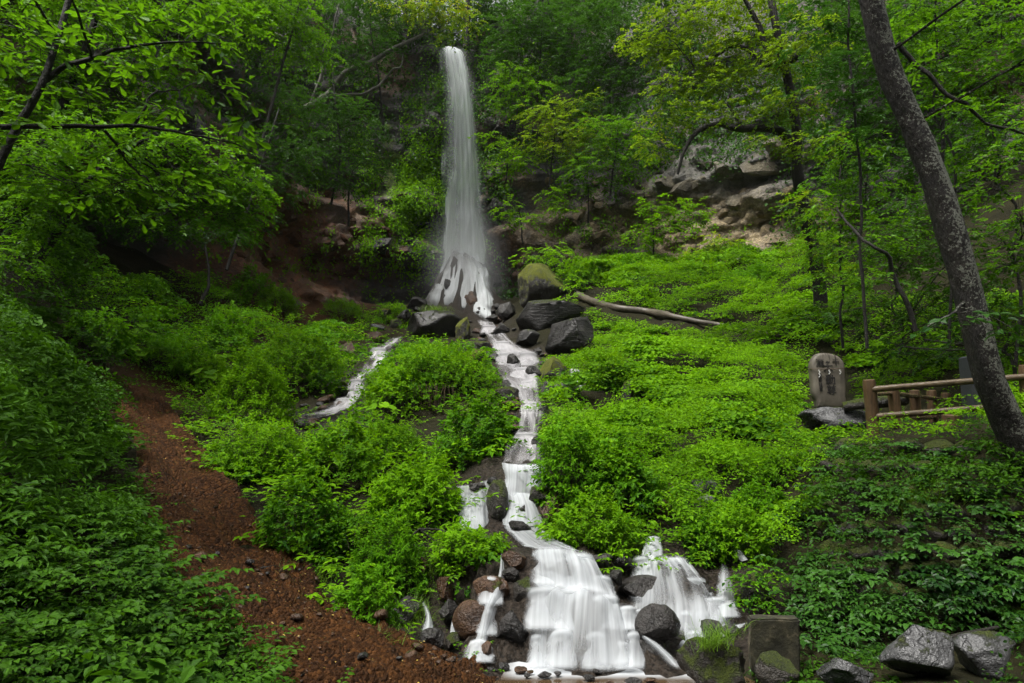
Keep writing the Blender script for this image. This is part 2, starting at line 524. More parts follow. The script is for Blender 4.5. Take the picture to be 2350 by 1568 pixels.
# middle step
mid = [[(1150, 1062, 9.45), (1155, 1080, 9.3), (1160, 1105, 9.15), (1150, 1128, 9.0)],
       [(1182, 1064, 9.3), (1180, 1080, 9.1), (1178, 1105, 9.0), (1175, 1140, 8.85)],
       [(1215, 1066, 9.3), (1222, 1082, 9.1), (1225, 1105, 9.0), (1222, 1150, 8.85)],
       [(1250, 1066, 9.45), (1256, 1085, 9.3), (1258, 1110, 9.15), (1262, 1138, 9.0)]]
loft(mid, 80, 60, 'waterfall_step', M_silk, 'square white curtain of water at the middle step of the stream', fade=0.06, dens=0.47, bumps=0.03, seed=8)
low1 = [[(1150, 1118, 9.05), (1152, 1145, 8.9), (1153, 1175, 8.75), (1155, 1206, 8.6)],
        [(1175, 1125, 8.95), (1182, 1148, 8.75), (1178, 1178, 8.6), (1172, 1208, 8.45)],
        [(1205, 1128, 8.9), (1212, 1150, 8.65), (1220, 1178, 8.5), (1222, 1208, 8.4)],
        [(1228, 1132, 8.95), (1232, 1152, 8.8), (1242, 1178, 8.7), (1246, 1206, 8.55)]]
loft(low1, 60, 50, 'waterfall_step', M_silk, 'white water splitting round a dark rock below the middle step', fade=0.1, dens=0.52, bumps=0.04, seed=9)
low2 = [[(1045, 1118, 9.3), (1050, 1140, 9.1), (1052, 1175, 8.8), (1056, 1215, 8.5)],
        [(1075, 1112, 9.25), (1075, 1140, 9.0), (1072, 1175, 8.7), (1074, 1220, 8.4)],
        [(1100, 1108, 9.25), (1100, 1138, 9.0), (1100, 1175, 8.7), (1105, 1216, 8.4)],
        [(1150, 1100, 9.3), (1128, 1128, 9.15), (1120, 1165, 8.9), (1122, 1200, 8.7)]]
loft(low2, 60, 60, 'waterfall_step', M_silk, 'left branch of white water beside the mossy upright boulder', fade=0.12, dens=lambda a, b: 0.36 + 0.2 * b, bumps=0.05, seed=10)
run = [[(1150, 1200, 8.6), (1165, 1225, 8.2), (1190, 1250, 7.7), (1222, 1262, 7.35)],
       [(1190, 1204, 8.5), (1215, 1225, 8.1), (1250, 1248, 7.6), (1285, 1258, 7.3)],
       [(1235, 1208, 8.5), (1262, 1225, 8.1), (1300, 1248, 7.6), (1340, 1268, 7.25)]]
loft(run, 40, 40, 'stream', M_silk, 'shallow brown run of water above the lower cascade', 'stream', 0.2, dens=0.42, bumps=0.02, seed=11)
# left side stream
lb = [[(905, 772, 31), (870, 795, 27), (842, 826, 23), (822, 850, 21), (800, 872, 20), (797, 900, 18), (770, 925, 16), (735, 940, 15), (690, 950, 14.2), (672, 968, 13.6)],
      [(918, 772, 31), (886, 798, 27), (858, 830, 23), (845, 855, 21), (820, 872, 19.7), (812, 900, 17.7), (790, 928, 15.8), (745, 948, 14.8), (700, 960, 14.0), (682, 980, 13.4)],
      [(932, 774, 31), (905, 800, 27), (880, 832, 23), (866, 858, 21), (836, 876, 20), (828, 905, 18), (812, 932, 16), (770, 955, 15), (715, 968, 14.0), (695, 988, 13.4)]]
loft(lb, 40, 120, 'stream', M_silkf, 'thin side stream falling through stones left of the leafy mound', 'stream', 0.4, (0.05, 0.3), dens=lambda a, b: 0.50 + 0.5 * fbm(np.stack([a * 3, b * 18, 0 * a], -1), 2, 67), bumps=0.12, seed=12)
tr = [[(1307, 848, 19), (1312, 870, 18), (1320, 893, 17)], [(1314, 846, 18.8), (1322, 868, 17.7), (1328, 893, 16.8)], [(1321, 848, 19), (1332, 870, 18), (1338, 890, 17)]]
loft(tr, 20, 30, 'stream', M_silkf, 'small white trickle between mossy stones right of the stream', 'stream', 0.2, dens=0.6, bumps=0.03, seed=13)
# lower cascade, main curtain
ca = [[(1222, 1256, 7.35), (1228, 1300, 7.12), (1230, 1345, 7.0), (1220, 1385, 6.85), (1213, 1450, 6.62), (1208, 1538, 6.34)],
      [(1268, 1255, 7.3), (1276, 1290, 7.0), (1282, 1342, 6.86), (1272, 1362, 6.72), (1262, 1440, 6.5), (1255, 1538, 6.2)],
      [(1310, 1260, 7.3), (1328, 1300, 6.95), (1338, 1348, 6.8), (1335, 1372, 6.62), (1330, 1440, 6.4), (1322, 1540, 6.12)],
      [(1345, 1275, 7.25), (1370, 1325, 6.95), (1385, 1365, 6.78), (1388, 1390, 6.6), (1392, 1450, 6.38), (1398, 1542, 6.1)],
      [(1362, 1300, 7.2), (1398, 1350, 7.0), (1425, 1385, 6.82), (1445, 1425, 6.65), (1462, 1470, 6.45), (1478, 1540, 6.15)]]
loft(ca, 100, 110, 'waterfall_curtain', M_silk, 'broad silky curtain of the lower cascade pouring into the pool', fade=0.24, endfade=(0.08, 0.05),
     dens=lambda a, b: 0.46 + 0.16 * fbm(np.stack([a * 5, b * 3, 0 * a], -1), 2, 5) + 0.14 * np.exp(-((b - 0.40) / 0.06) ** 2) + 0.12 * np.clip(b - 0.8, 0, 1), bumps=0.10, seed=14)
dg = [[(1418, 1422, 6.75), (1450, 1448, 6.55), (1490, 1485, 6.35), (1540, 1535, 6.1)], [(1432, 1420, 6.7), (1470, 1452, 6.45), (1515, 1490, 6.22), (1560, 1538, 6.02)],
      [(1445, 1425, 6.75), (1488, 1458, 6.5), (1530, 1492, 6.3), (1572, 1535, 6.1)]]
loft(dg, 30, 50, 'waterfall_curtain', M_silk, 'slanting ribbon of water sliding across the dark round boulder', fade=0.4, endfade=(0.1, 0.1), dens=0.5, bumps=0.02, seed=15)
# lower cascade, right curtain
cbt = [[(1480, 1232, 8.1), (1476, 1250, 7.95), (1472, 1275, 7.8)], [(1498, 1230, 8.05), (1497, 1250, 7.85), (1495, 1278, 7.7)], [(1515, 1232, 8.1), (1518, 1252, 7.95), (1520, 1275, 7.8)]]
loft(cbt, 40, 30, 'waterfall_step', M_silk, 'short white step feeding the right curtain of the cascade', fade=0.12, dens=0.56, bumps=0.02, seed=16)
cr = [[(1446, 1276, 7.75), (1446, 1320, 7.5), (1440, 1370, 7.2), (1440, 1420, 6.95), (1452, 1450, 6.8)],
      [(1492, 1275, 7.7), (1498, 1310, 7.45), (1502, 1360, 7.15), (1500, 1390, 6.95), (1508, 1440, 6.75)],
      [(1535, 1276, 7.7), (1555, 1320, 7.35), (1568, 1370, 7.1), (1575, 1410, 6.85), (1572, 1480, 6.5)],
      [(1562, 1278, 7.7), (1598, 1325, 7.35), (1622, 1372, 7.1), (1630, 1400, 6.9), (1628, 1478, 6.55)],
      [(1578, 1288, 7.75), (1625, 1340, 7.45), (1660, 1378, 7.2), (1682, 1402, 7.05), (1705, 1440, 6.8)]]
loft(cr, 90, 80, 'waterfall_curtain', M_silk, 'right curtain of the lower cascade spreading over boulders', fade=0.26, endfade=(0.08, 0.12), dens=lambda a, b: 0.40 + 0.2 * fbm(np.stack([a * 5, b * 2.5, 0 * a], -1), 2, 8) + 0.16 * np.clip(b - 0.5, 0, 1), bumps=0.09, seed=17)
sp = [[(1650, 1296, 7.8), (1644, 1340, 7.5), (1636, 1388, 7.25)], [(1660, 1292, 7.75), (1665, 1340, 7.4), (1662, 1386, 7.15)], [(1670, 1298, 7.8), (1684, 1345, 7.5), (1694, 1388, 7.25)]]
loft(sp, 24, 40, 'waterfall_step', M_silk, 'narrow white spout beside the mossy bank at the right', fade=0.4, endfade=(0.4, 0.08), dens=0.40, bumps=0.02, seed=18)
sp2 = [[(1645, 1380, 7.3), (1642, 1395, 7.1), (1640, 1418, 6.9)], [(1670, 1376, 7.25), (1670, 1395, 7.0), (1670, 1420, 6.85)], [(1690, 1380, 7.3), (1698, 1400, 7.1), (1706, 1420, 6.95)]]
loft(sp2, 30, 30, 'waterfall_step', M_silk, 'low white ledge of water under the narrow spout', fade=0.35, endfade=(0.3, 0.15), dens=0.5, bumps=0.02, seed=19)
sh = [[(1600, 1440, 6.85), (1590, 1465, 6.6), (1575, 1500, 6.35)], [(1650, 1432, 6.9), (1640, 1462, 6.6), (1620, 1480, 6.45)], [(1722, 1424, 7.0), (1705, 1440, 6.85), (1680, 1452, 6.7)]]
loft(sh, 40, 30, 'waterfall_step', M_silk, 'white run of water between the small boulders by the concrete block', fade=0.3, endfade=(0.15, 0.15), dens=0.5, bumps=0.03, seed=20)
tl_ = [[(1668, 1250, 8.4), (1680, 1272, 8.1), (1700, 1290, 7.9)], [(1690, 1252, 8.3), (1704, 1268, 8.0), (1718, 1285, 7.8)]]
loft(tl_, 20, 30, 'stream', M_silk, 'short trickle gleaming under leaves above the right spout', 'stream', 0.25, dens=0.6, seed=21)
# left thin streams of the lower cascade
ls1 = [[(1147, 1270, 7.45), (1142, 1320, 7.2), (1122, 1360, 6.95), (1108, 1400, 6.78), (1092, 1460, 6.55), (1060, 1515, 6.25)],
       [(1152, 1268, 7.4), (1150, 1320, 7.1), (1138, 1360, 6.85), (1120, 1400, 6.65), (1108, 1460, 6.42), (1095, 1520, 6.1)],
       [(1158, 1270, 7.45), (1160, 1320, 7.2), (1160, 1360, 6.95), (1142, 1400, 6.78), (1124, 1460, 6.55), (1140, 1518, 6.2)]]
loft(ls1, 50, 110, 'waterfall_step', M_silk, 'thin double strand of water over the brown boulders at the left', fade=0.34, endfade=(0.05, 0.1), dens=0.45, bumps=0.05, seed=22)
ls2 = [[(964, 1380, 7.2), (975, 1415, 7.0), (962, 1452, 6.75)], [(970, 1378, 7.15), (984, 1415, 6.9), (980, 1454, 6.7)], [(978, 1382, 7.2), (992, 1418, 7.0), (998, 1452, 6.75)]]
loft(ls2, 20, 30, 'waterfall_step', M_silk, 'small white trickle between dark stones at the far left of the cascade', fade=0.4, endfade=(0.3, 0.1), dens=0.5, seed=23)
ls3 = [[(1042, 1402, 7.1), (1036, 1425, 6.95), (1032, 1455, 6.75)], [(1048, 1402, 7.1), (1044, 1425, 6.9), (1046, 1456, 6.7)]]
loft(ls3, 16, 24, 'waterfall_step', M_silk, 'faint strand of water left of the big brown boulder', fade=0.3, dens=0.5, seed=24)

DOMES = []
for k, (u, vt, w, vb, dt, db, lip, dn, lab) in enumerate([
    (1270, 1256, 112, 1352, 7.2, 6.82, 0.46, 0.03, 'upper left tier of the main curtain'), (1330, 1268, 90, 1362, 7.1, 6.75, 0.42, 0.02, 'upper right tier of the main curtain'), (1380, 1318, 70, 1392, 6.95, 6.72, 0.36, 0.0, 'shoulder of the main curtain on its right'),
    (1250, 1342, 104, 1452, 6.78, 6.46, 0.44, 0.05, 'second tier of the main curtain, left part'), (1318, 1346, 104, 1458, 6.70, 6.40, 0.44, 0.04, 'second tier of the main curtain, middle part'), (1388, 1362, 84, 1452, 6.66, 6.42, 0.42, 0.02, 'second tier of the main curtain, right part'), (1438, 1388, 58, 1450, 6.66, 6.46, 0.40, 0.06, 'thin skin of water right of the second tier'),
    (1234, 1452, 56, 1540, 6.50, 6.22, 0.36, 0.0, 'lowest tier of the main curtain, leftmost dome'), (1289, 1440, 88, 1541, 6.36, 6.10, 0.30, -0.02, 'lowest tier of the main curtain, round middle dome'), (1371, 1446, 84, 1543, 6.33, 6.06, 0.32, 0.02, 'lowest tier of the main curtain, right dome'), (1428, 1470, 56, 1541, 6.38, 6.10, 0.36, -0.02, 'lowest tier of the main curtain, rightmost dome'),
    (1488, 1273, 86, 1345, 7.66, 7.35, 0.47, 0.0, 'upper tier of the right curtain, left part'), (1548, 1277, 76, 1352, 7.62, 7.3, 0.44, 0.03, 'upper tier of the right curtain, right part'), (1590, 1322, 74, 1402, 7.38, 7.05, 0.40, 0.0, 'middle tier of the right curtain'), (1640, 1368, 66, 1432, 7.15, 6.85, 0.38, 0.02, 'right tier of the right curtain'),
    (1574, 1398, 44, 1490, 6.84, 6.45, 0.36, 0.03, 'white fall between the two round boulders'), (1612, 1400, 50, 1470, 6.86, 6.5, 0.36, 0.0, 'fall left of the small dark boulder'), (1455, 1446, 54, 1541, 6.42, 6.08, 0.34, 0.02, 'veil over the left flank of the ribbon boulder'), (1590, 1446, 46, 1512, 6.55, 6.28, 0.40, 0.06, 'white fall right of the round black boulder'), (1478, 1395, 60, 1440, 6.98, 6.8, 0.40, -0.05, 'thin veil over the top of the round black boulder'), (1498, 1230, 50, 1277, 8.0, 7.75, 0.40, 0.04, 'head step of the right curtain'),
    (1124, 1322, 62, 1392, 7.0, 6.72, 0.30, -0.02, 'veil over the upper rusty boulder'), (1118, 1396, 50, 1462, 6.72, 6.45, 0.30, -0.04, 'veil over the largest rusty boulder'), (1098, 1466, 76, 1524, 6.32, 6.12, 0.26, 0.04, 'spreading end of the left strand'),
    (1082, 1136, 60, 1214, 8.95, 8.5, 0.42, 0.02, 'left branch falling beside the mossy boulder'), (1206, 1148, 84, 1206, 8.72, 8.46, 0.34, 0.02, 'skirt below the middle step'), (1206, 1064, 100, 1126, 9.28, 8.95, 0.47, 0.02, 'face of the middle step')]):
    dome(u, vt, w, vb, dt, db, 'white water, ' + lab, lip, dn, None, 40 + k)
    DOMES.append((u, vt, w, vb, dt, db, lab))
for k, (u, vt, w, vb, d, lab) in enumerate([(1122, 745, 44, 768, 33, 'first small step under the tall fall'), (1152, 782, 50, 806, 26.5, 'step beside the moss-capped rock'), (1212, 805, 56, 850, 22.5, 'split fall right of the dark stone'), (1158, 806, 46, 850, 22.5, 'split fall left of the dark stone'), (1206, 842, 76, 872, 19.2, 'foaming bend of the stream'), (1212, 872, 56, 908, 17.0, 'narrow chute below the foaming bend'), (1216, 920, 50, 956, 13.6, 'chute beside the flat slab'), (1208, 990, 70, 1034, 10.9, 'wide slide above the middle step'),
                                            (868, 796, 46, 830, 25.5, 'upper slide of the side stream'), (818, 868, 46, 905, 19.0, 'loop of the side stream'), (790, 912, 54, 940, 16.6, 'last step of the side stream'), (1320, 846, 26, 890, 18.2, 'trickle face by the mossy stones')]):
    dome(u, vt, w, vb, d, d - 0.35, 'white water, ' + lab, 0.40, 0.20, M_silkf, 80 + k, 20, 20)

# pool with its foam
m, t = newmat('pool_water')
pos = geo_pos(t)
at = N(t, 'ShaderNodeAttribute', attribute_name='tint')
mp = N(t, 'ShaderNodeMapping'); mp.inputs['Scale'].default_value = (1.2, 5, 1)
t.links.new(pos, mp.inputs['Vector'])
nf = noise(t, 1.0, 4, 0.5, mp.outputs[0])
fo = N(t, 'ShaderNodeMapRange'); fo.interpolation_type = 'SMOOTHSTEP'
fo.inputs[1].default_value = 0.35; fo.inputs[2].default_value = 1.5
t.links.new(mth(t, 'ADD', at.outputs['Fac'], mth(t, 'MULTIPLY', nf, 0.5)), fo.inputs[0])
pb = N(t, 'ShaderNodeBsdfPrincipled')
pb.inputs['Base Color'].default_value = (0.055, 0.035, 0.018, 1); pb.inputs['Roughness'].default_value = 0.12
bn = N(t, 'ShaderNodeBump'); bn.inputs['Strength'].default_value = 0.25; bn.inputs['Distance'].default_value = 0.03
t.links.new(nf, bn.inputs['Height']); t.links.new(bn.outputs[0], pb.inputs['Normal'])
df = N(t, 'ShaderNodeBsdfDiffuse'); df.inputs[0].default_value = (0.40, 0.42, 0.44, 1)
mx = N(t, 'ShaderNodeMixShader')
t.links.new(fo.outputs[0], mx.inputs[0]); t.links.new(pb.outputs[0], mx.inputs[1]); t.links.new(df.outputs[0], mx.inputs[2])
o = N(t, 'ShaderNodeOutputMaterial'); t.links.new(mx.outputs[0], o.inputs['Surface'])
gx, gy = np.meshgrid(np.linspace(-1.1, 2.6, 90), np.linspace(3.6, 6.9, 80), indexing='ij')
gz = 0.10 + 0 * gx
pu, pv, pd = proj(np.stack([gx, gy, gz], -1))
foam = np.clip(1 - np.maximum(0, pv - 1546) / 20, 0, 1) * np.clip((pu - 1120) / 70, 0, 1) * np.clip((1640 - pu) / 50, 0, 1)
pg = Bag()
pg.add(np.stack([gx, gy, gz], -1).reshape(-1, 3), grid_faces(90, 80), foam.ravel())
tag(pg.build('pool', m), 'shallow brown pool with white foam below the cascade', 'pool', kind='structure')
# ---------------------------------------------------------------- the ground (height field through measured and added points)
CTRL = [  # u, v, forward distance
    (1300, 1545, 6.65), (1500, 1545, 6.65), (1150, 1545, 6.3), (1300, 1400, 6.75), (1250, 1262, 7.4), (1200, 1225, 8.3), (1200, 1202, 8.8), (1500, 1282, 7.7),
    (1200, 1075, 9.4), (1200, 980, 12), (1205, 900, 15.5), (1185, 840, 21), (1135, 768, 30), (1110, 742, 38), (1060, 705, 44),
    (920, 780, 30), (830, 865, 21), (760, 930, 15.5), (700, 958, 14),
    (1000, 805, 18.5), (980, 865, 16.3), (1040, 875, 16.2), (900, 890, 16.6), (975, 955, 15.3), (960, 995, 14.2), (1080, 1025, 12), (1100, 900, 16),
    (600, 850, 20), (450, 780, 22), (300, 730, 22), (650, 715, 32), (750, 735, 34), (860, 740, 36),
    (600, 975, 13), (700, 1075, 10.5), (800, 1175, 9), (900, 1275, 8), (1000, 1370, 7.2), (950, 1445, 6.6), (1060, 1200, 8.6), (1090, 1110, 9.6),
    (310, 890, 15), (350, 1000, 11.5), (420, 1130, 9), (500, 1250, 7.8), (650, 1400, 6.6), (850, 1520, 5.9), (1050, 1560, 5.7),
    (100, 920, 9), (100, 1130, 6), (100, 1360, 4.2), (300, 1340, 5), (450, 1520, 4.6), (0, 720, 12), (150, 800, 13), (0, 520, 14), (250, 960, 11),
    (1300, 1075, 10), (1400, 1210, 8.3), (1380, 975, 14), (1500, 870, 18), (1700, 820, 20), (1700, 970, 14), (1900, 975, 13), (1600, 1120, 10.5), (1750, 1170, 9.5),
    (1600, 1215, 8.6), (1800, 1290, 8), (1500, 660, 33), (1300, 655, 38), (1700, 640, 33), (1850, 720, 26), (1950, 820, 20), (2100, 860, 17.5), (2300, 800, 15),
    (2300, 560, 20), (2350, 400, 24), (2000, 1000, 10.8), (2300, 1000, 9.6), (2200, 972, 12.2), (2150, 965, 13.6), (1900, 1470, 6.6), (2300, 1470, 6.3), (2000, 1040, 9.2), (2300, 1095, 8.2),
    (2000, 1240, 7.6), (2300, 1240, 7.2), (1900, 1570, 5.5), (2250, 1560, 5.2), (1700, 1470, 6.5), (1640, 1545, 6.5), (2600, 1000, 9.5), (2600, 1400, 6.5),
]
CW = [(0.4, 4.6, -0.12), (1.4, 4.6, -0.14), (2.1, 4.9, -0.04), (-1, 2, 0.25), (1, 2, 0.0), (3, 2, 0.35), (-3, 1, 1.0), (0, -4, 0.2), (-7, -4, 6.5), (7, -4, 5.5), (-9, 4, 5.5), (8, 3, 3.2), (-14, 10, 9), (14, 8, 7), (-6, -9, 8.5), (6, -9, 8.5), (0, -9, 6.0), (0, -22, 20), (-14, -22, 24), (14, -22, 24), (-26, -5, 20), (26, -5, 20),  # unseen rear slopes, raised to block light from the horizon
      (-24, 20, 15), (26, 20, 15), (-20, 45, 14), (20, 45, 15), (0, 54, 12), (-30, 35, 18), (32, 35, 19), (-16, -9, 16), (16, -9, 15)]
_c = np.array([P(*c) for c in CTRL] + [np.array(c, float) for c in CW])
_S = 10.0
def _phi(r2):
    return 0.5 * r2 * np.log(r2 + 1e-9)
def _fit():
    xy = _c[:, :2] / _S
    n = len(xy)
    r2 = ((xy[:, None] - xy[None]) ** 2).sum(-1)
    A = np.zeros((n + 3, n + 3))
    A[:n, :n] = _phi(r2) + np.eye(n) * 2e-4
    A[:n, n] = 1; A[:n, n + 1:] = xy
    A[n, :n] = 1; A[n + 1:, :n] = xy.T
    b = np.zeros(n + 3); b[:n] = _c[:, 2]
    return np.linalg.solve(A, b)
_w = _fit()
_wet = np.concatenate(WET)
_wetmask = np.zeros((140, 140), bool)
_wi = np.clip(((_wet[:, :2] + np.array([20.0, 10.0])) * 2).astype(int), 0, 139)
for _a in range(-4, 5):
    for _b in range(-4, 5):
        if _a * _a + _b * _b <= 17:
            _wetmask[np.clip(_wi[:, 0] + _a, 0, 139), np.clip(_wi[:, 1] + _b, 0, 139)] = True
def tz_exact(x, y, detail=True):
    x = np.asarray(x, float); y = np.asarray(y, float)
    sh = x.shape
    q = np.stack([x.ravel(), y.ravel()], 1) / _S
    out = np.empty(len(q))
    c = _c[:, :2] / _S
    for i in range(0, len(q), 20000):
        s = q[i:i + 20000]
        r2 = ((s[:, None] - c[None]) ** 2).sum(-1)
        out[i:i + 20000] = _phi(r2) @ _w[:-3] + _w[-3] + s @ _w[-2:]
    if detail:
        p3 = np.stack([x.ravel(), y.ravel(), np.zeros(len(q))], 1)
        k = np.clip((p3[:, 1] - 4) / 20, 0.25, 1.2)
        out = out + 0.34 * k * fbm(p3 * 0.6, 3, 3) + 0.06 * fbm(p3 * 2.6, 3, 9)
    # stream beds: the ground drops to just under the water
    gi = np.clip(((q * _S + np.array([20.0, 10.0])) * 2).astype(int), 0, 139)
    near = np.where(_wetmask[gi[:, 0], gi[:, 1]])[0]
    for i in range(0, len(near), 4000):
        k = near[i:i + 4000]
        r2 = ((q[k, None, :] * _S - _wet[None, :, :2]) ** 2).sum(-1)
        j = r2.argmin(1)
        rad = 0.10 + 0.012 * _wet[j, 1]
        w_ = np.exp(-np.maximum(np.sqrt(r2[np.arange(len(k)), j]) - rad, 0) ** 2 / rad ** 2)
        out[k] = out[k] * (1 - w_) + (_wet[j, 2] - 0.05 - 0.006 * _wet[j, 1]) * w_
    return out.reshape(sh)

_RX0, _RY0, _RS, _RNX, _RNY = -20.0, -2.0, 0.09, 450, 540
_gx, _gy = np.meshgrid(_RX0 + np.arange(_RNX) * _RS, _RY0 + np.arange(_RNY) * _RS, indexing='ij')
_RZ = tz_exact(_gx, _gy)
def tz(x, y):
    x = np.asarray(x, float); y = np.asarray(y, float)
    fx = (x - _RX0) / _RS; fy = (y - _RY0) / _RS
    ok = (fx > 0) & (fx < _RNX - 1.001) & (fy > 0) & (fy < _RNY - 1.001)
    fx = np.clip(fx, 0, _RNX - 1.001); fy = np.clip(fy, 0, _RNY - 1.001)
    i = fx.astype(int); j = fy.astype(int)
    a = fx - i; b = fy - j
    z = (_RZ[i, j] * (1 - a) + _RZ[i + 1, j] * a) * (1 - b) + (_RZ[i, j + 1] * (1 - a) + _RZ[i + 1, j + 1] * a) * b
    if not ok.all():
        z = np.array(z)
        z[~ok] = tz_exact(x[~ok], y[~ok])
    return z

def hit(u, v, dmax=60, dmin=2.5):
    """where the ray through a pixel meets the ground"""
    ray = FWD + (u - 1175.0) / FPX * RGT + (784.0 - v) / FPX * UPV
    d = np.geomspace(dmin, dmax, 110)
    for step in range(2):
        p = CAM[None] + d[:, None] * ray[None]
        g = p[:, 2] - tz(p[:, 0], p[:, 1])
        k = np.where(g < 0)[0]
        if len(k) == 0: return P(u, v, dmax), dmax
        k = max(k[0], 1)
        f = g[k - 1] / (g[k - 1] - g[k] + 1e-9)
        dd = d[k - 1] + (d[k] - d[k - 1]) * f
        d = np.linspace(d[k - 1], d[k], 8)
    return P(u, v, dd), dd

M_ground = soil_mat('forest_soil', (0.009, 0.007, 0.003), (0.020, 0.017, 0.006), (0.007, 0.012, 0.002), 4.0, alt=((0.030, 0.011, 0.005), (0.085, 0.032, 0.011)))
M_path = soil_mat('red_brown_cinder', (0.030, 0.011, 0.003), (0.082, 0.033, 0.009), (0.010, 0.004, 0.001), 6.0, 0.6, 1.0, 0.08)

NR, NCc = 270, 200
yy = np.concatenate([np.linspace(-24, -6.2, 30), -6 + np.geomspace(4.0, 63.0, NR - 30) - 4.0])
ss = np.linspace(-1, 1, NCc)
YY = yy[:, None] + 0 * ss[None]
XX = ss[None] * (9 + 0.62 * np.maximum(YY, 0) + np.maximum(-YY, 0) * 0.9)
ZZ = tz(XX, YY)
b = Bag()
b.add(np.stack([XX, YY, ZZ], -1).reshape(-1, 3), grid_faces(NR, NCc))
_gp = np.stack([XX, YY], -1).reshape(-1, 2)
_wetv = np.zeros(len(_gp))
_k = np.where((np.abs(_gp[:, 0]) < 12) & (_gp[:, 1] > 4) & (_gp[:, 1] < 45))[0]
for _i in range(0, len(_k), 3000):
    _j = _k[_i:_i + 3000]
    _r = np.sqrt(((_gp[_j, None] - _wet[None, ::2, :2]) ** 2).sum(-1).min(1))
    _wetv[_j] = np.clip(1.6 - _r / (0.22 + 0.02 * _gp[_j, 1]), 0, 1)
_gu, _gv, _gd = proj(np.stack([XX, YY, ZZ], -1).reshape(-1, 3))
_bare = np.clip(1.3 * np.exp(-(((_gu - 690) / 170) ** 2 + ((_gv - 650) / 110) ** 2)) + np.exp(-(((_gu - 300) / 160) ** 2 + ((_gv - 900) / 60) ** 2)) + 0.5 * np.exp(-(((_gu - 900) / 140) ** 2 + ((_gv - 1480) / 70) ** 2)), 0, 1) * (_gd > 0)
tag(b.build('ground', M_ground, attrs={'bare': _bare, 'wet': _wetv}), 'dark damp forest soil under the ferns and herbs', 'ground', kind='structure')

# dirt path: a lofted strip draped over the bank, with its own clods
PATH_L = [(262, 880), (285, 960), (315, 1040), (318, 1130), (345, 1220), (385, 1330), (450, 1420), (560, 1500), (640, 1575), (700, 1640)]
PATH_R = [(345, 872), (400, 950), (455, 1030), (520, 1110), (610, 1200), (690, 1290), (740, 1370), (900, 1440), (1085, 1510), (1180, 1600)]
pl = catmull([hit(*q)[0][:2] for q in PATH_L], 150)
pr = catmull([hit(*q)[0][:2] for q in PATH_R], 150)
w = np.linspace(-0.06, 1.06, 70)
_rag = 0.14 * fbm(np.stack([np.linspace(0, 22, 150), np.zeros(150), np.zeros(150)], -1), 3, 19)
pl, pr = pl + (pr - pl) * _rag[:, None], pr - (pr - pl) * 0.14 * fbm(np.stack([np.linspace(0, 22, 150), np.ones(150) * 9, np.zeros(150)], -1), 3, 29)[:, None]
XY = pl[:, None] * (1 - w[None, :, None]) + pr[:, None] * w[None, :, None]
p3 = np.concatenate([XY, 0 * XY[..., :1]], -1)
edge = np.clip(np.minimum(w + 0.06, 1.06 - w) * 9, 0, 1)[None] * np.clip(np.minimum(np.arange(150), 149 - np.arange(150)) / 10.0, 0, 1)[:, None]
cl = fbm(p3 * 9, 3, 31) * 0.05 + np.maximum(fbm(p3 * 22, 2, 41), 0) * 0.06 + fbm(p3 * 2.2, 3, 22) * 0.16 + np.abs(fbm(p3 * 4.5, 2, 27)) * -0.08 + 0.03
Z = tz(XY[..., 0], XY[..., 1]) + 0.10 + cl * edge - (1 - edge) * 0.14
b = Bag()
b.add(np.concatenate([XY, Z[..., None]], -1).reshape(-1, 3), grid_faces(150, 70))
tag(b.build('path', M_path), 'reddish brown dirt path climbing the bank beside the stream', 'path', kind='structure')
def path_z(x, y):
    i = np.argmin(((XY.reshape(-1, 2) - np.array([x, y])) ** 2).sum(1))
    return float(Z.ravel()[i])

# ---------------------------------------------------------------- the cliff amphitheatre
CB = [(-900, 13.5, 0), (-250, 15.5, 0), (100, 19.5, 0), (330, 25.5, 0), (520, 31, 0), (680, 38, 0), (850, 43, 0), (1000, 46, 0), (1100, 46.3, 0), (1200, 44.5, 0), (1330, 42.5, 0), (1500, 39.5, 0), (1680, 37.5, 0), (1850, 35, 0),
      (2080, 31.0, 0), (2400, 27.0, 0), (2900, 22, 0), (3500, 18, 0)]
cb = []
for u, d, _ in CB:
    q = CAM + d * (FWD + (u - 1175.0) / FPX * RGT)
    cb.append(q[:2])
NCL, NCT = 420, 170
cb = catmull(cb, NCL)
ucol = proj(np.concatenate([cb, np.full((NCL, 1), 10.0)], 1))[0]
tn = norm(np.gradient(cb, axis=0))
nrm2 = np.stack([tn[:, 1], -tn[:, 0]], 1)          # towards the camera side
sgn = np.sign((nrm2 * (np.array([0, 20.0]) - cb)).sum(1))
nrm2 = nrm2 * sgn[:, None]
zb = tz(cb[:, 0], cb[:, 1]) - 0.8
ztop = np.interp(ucol, [-400, 100, 330, 600, 850, 985, 1008, 1062, 1085, 1250, 1500, 1900, 2300], [15, 19, 25, 29, 31.5, 31.2, 30.0, 30.0, 31.5, 34, 31, 27, 22])
tt = np.linspace(0, 1, NCT)
cliff_rows = int(NCT * 0.78)
tw = np.clip(np.arange(NCT) / (cliff_rows - 1), 0, 1)
th = np.clip((np.arange(NCT) - cliff_rows + 1) / (NCT - cliff_rows), 0, 1)
Zc = zb[:, None] + (ztop - zb)[:, None] * tw[None]
batter = np.interp(ucol, [560, 700, 900, 990, 1090, 1180, 1260, 1800, 2000], [0.10, 0.25, 0.20, 0.02, 0.02, 0.10, 0.42, 0.42, 0.2])
back = -batter[:, None] * (Zc - zb[:, None])                                   # batter
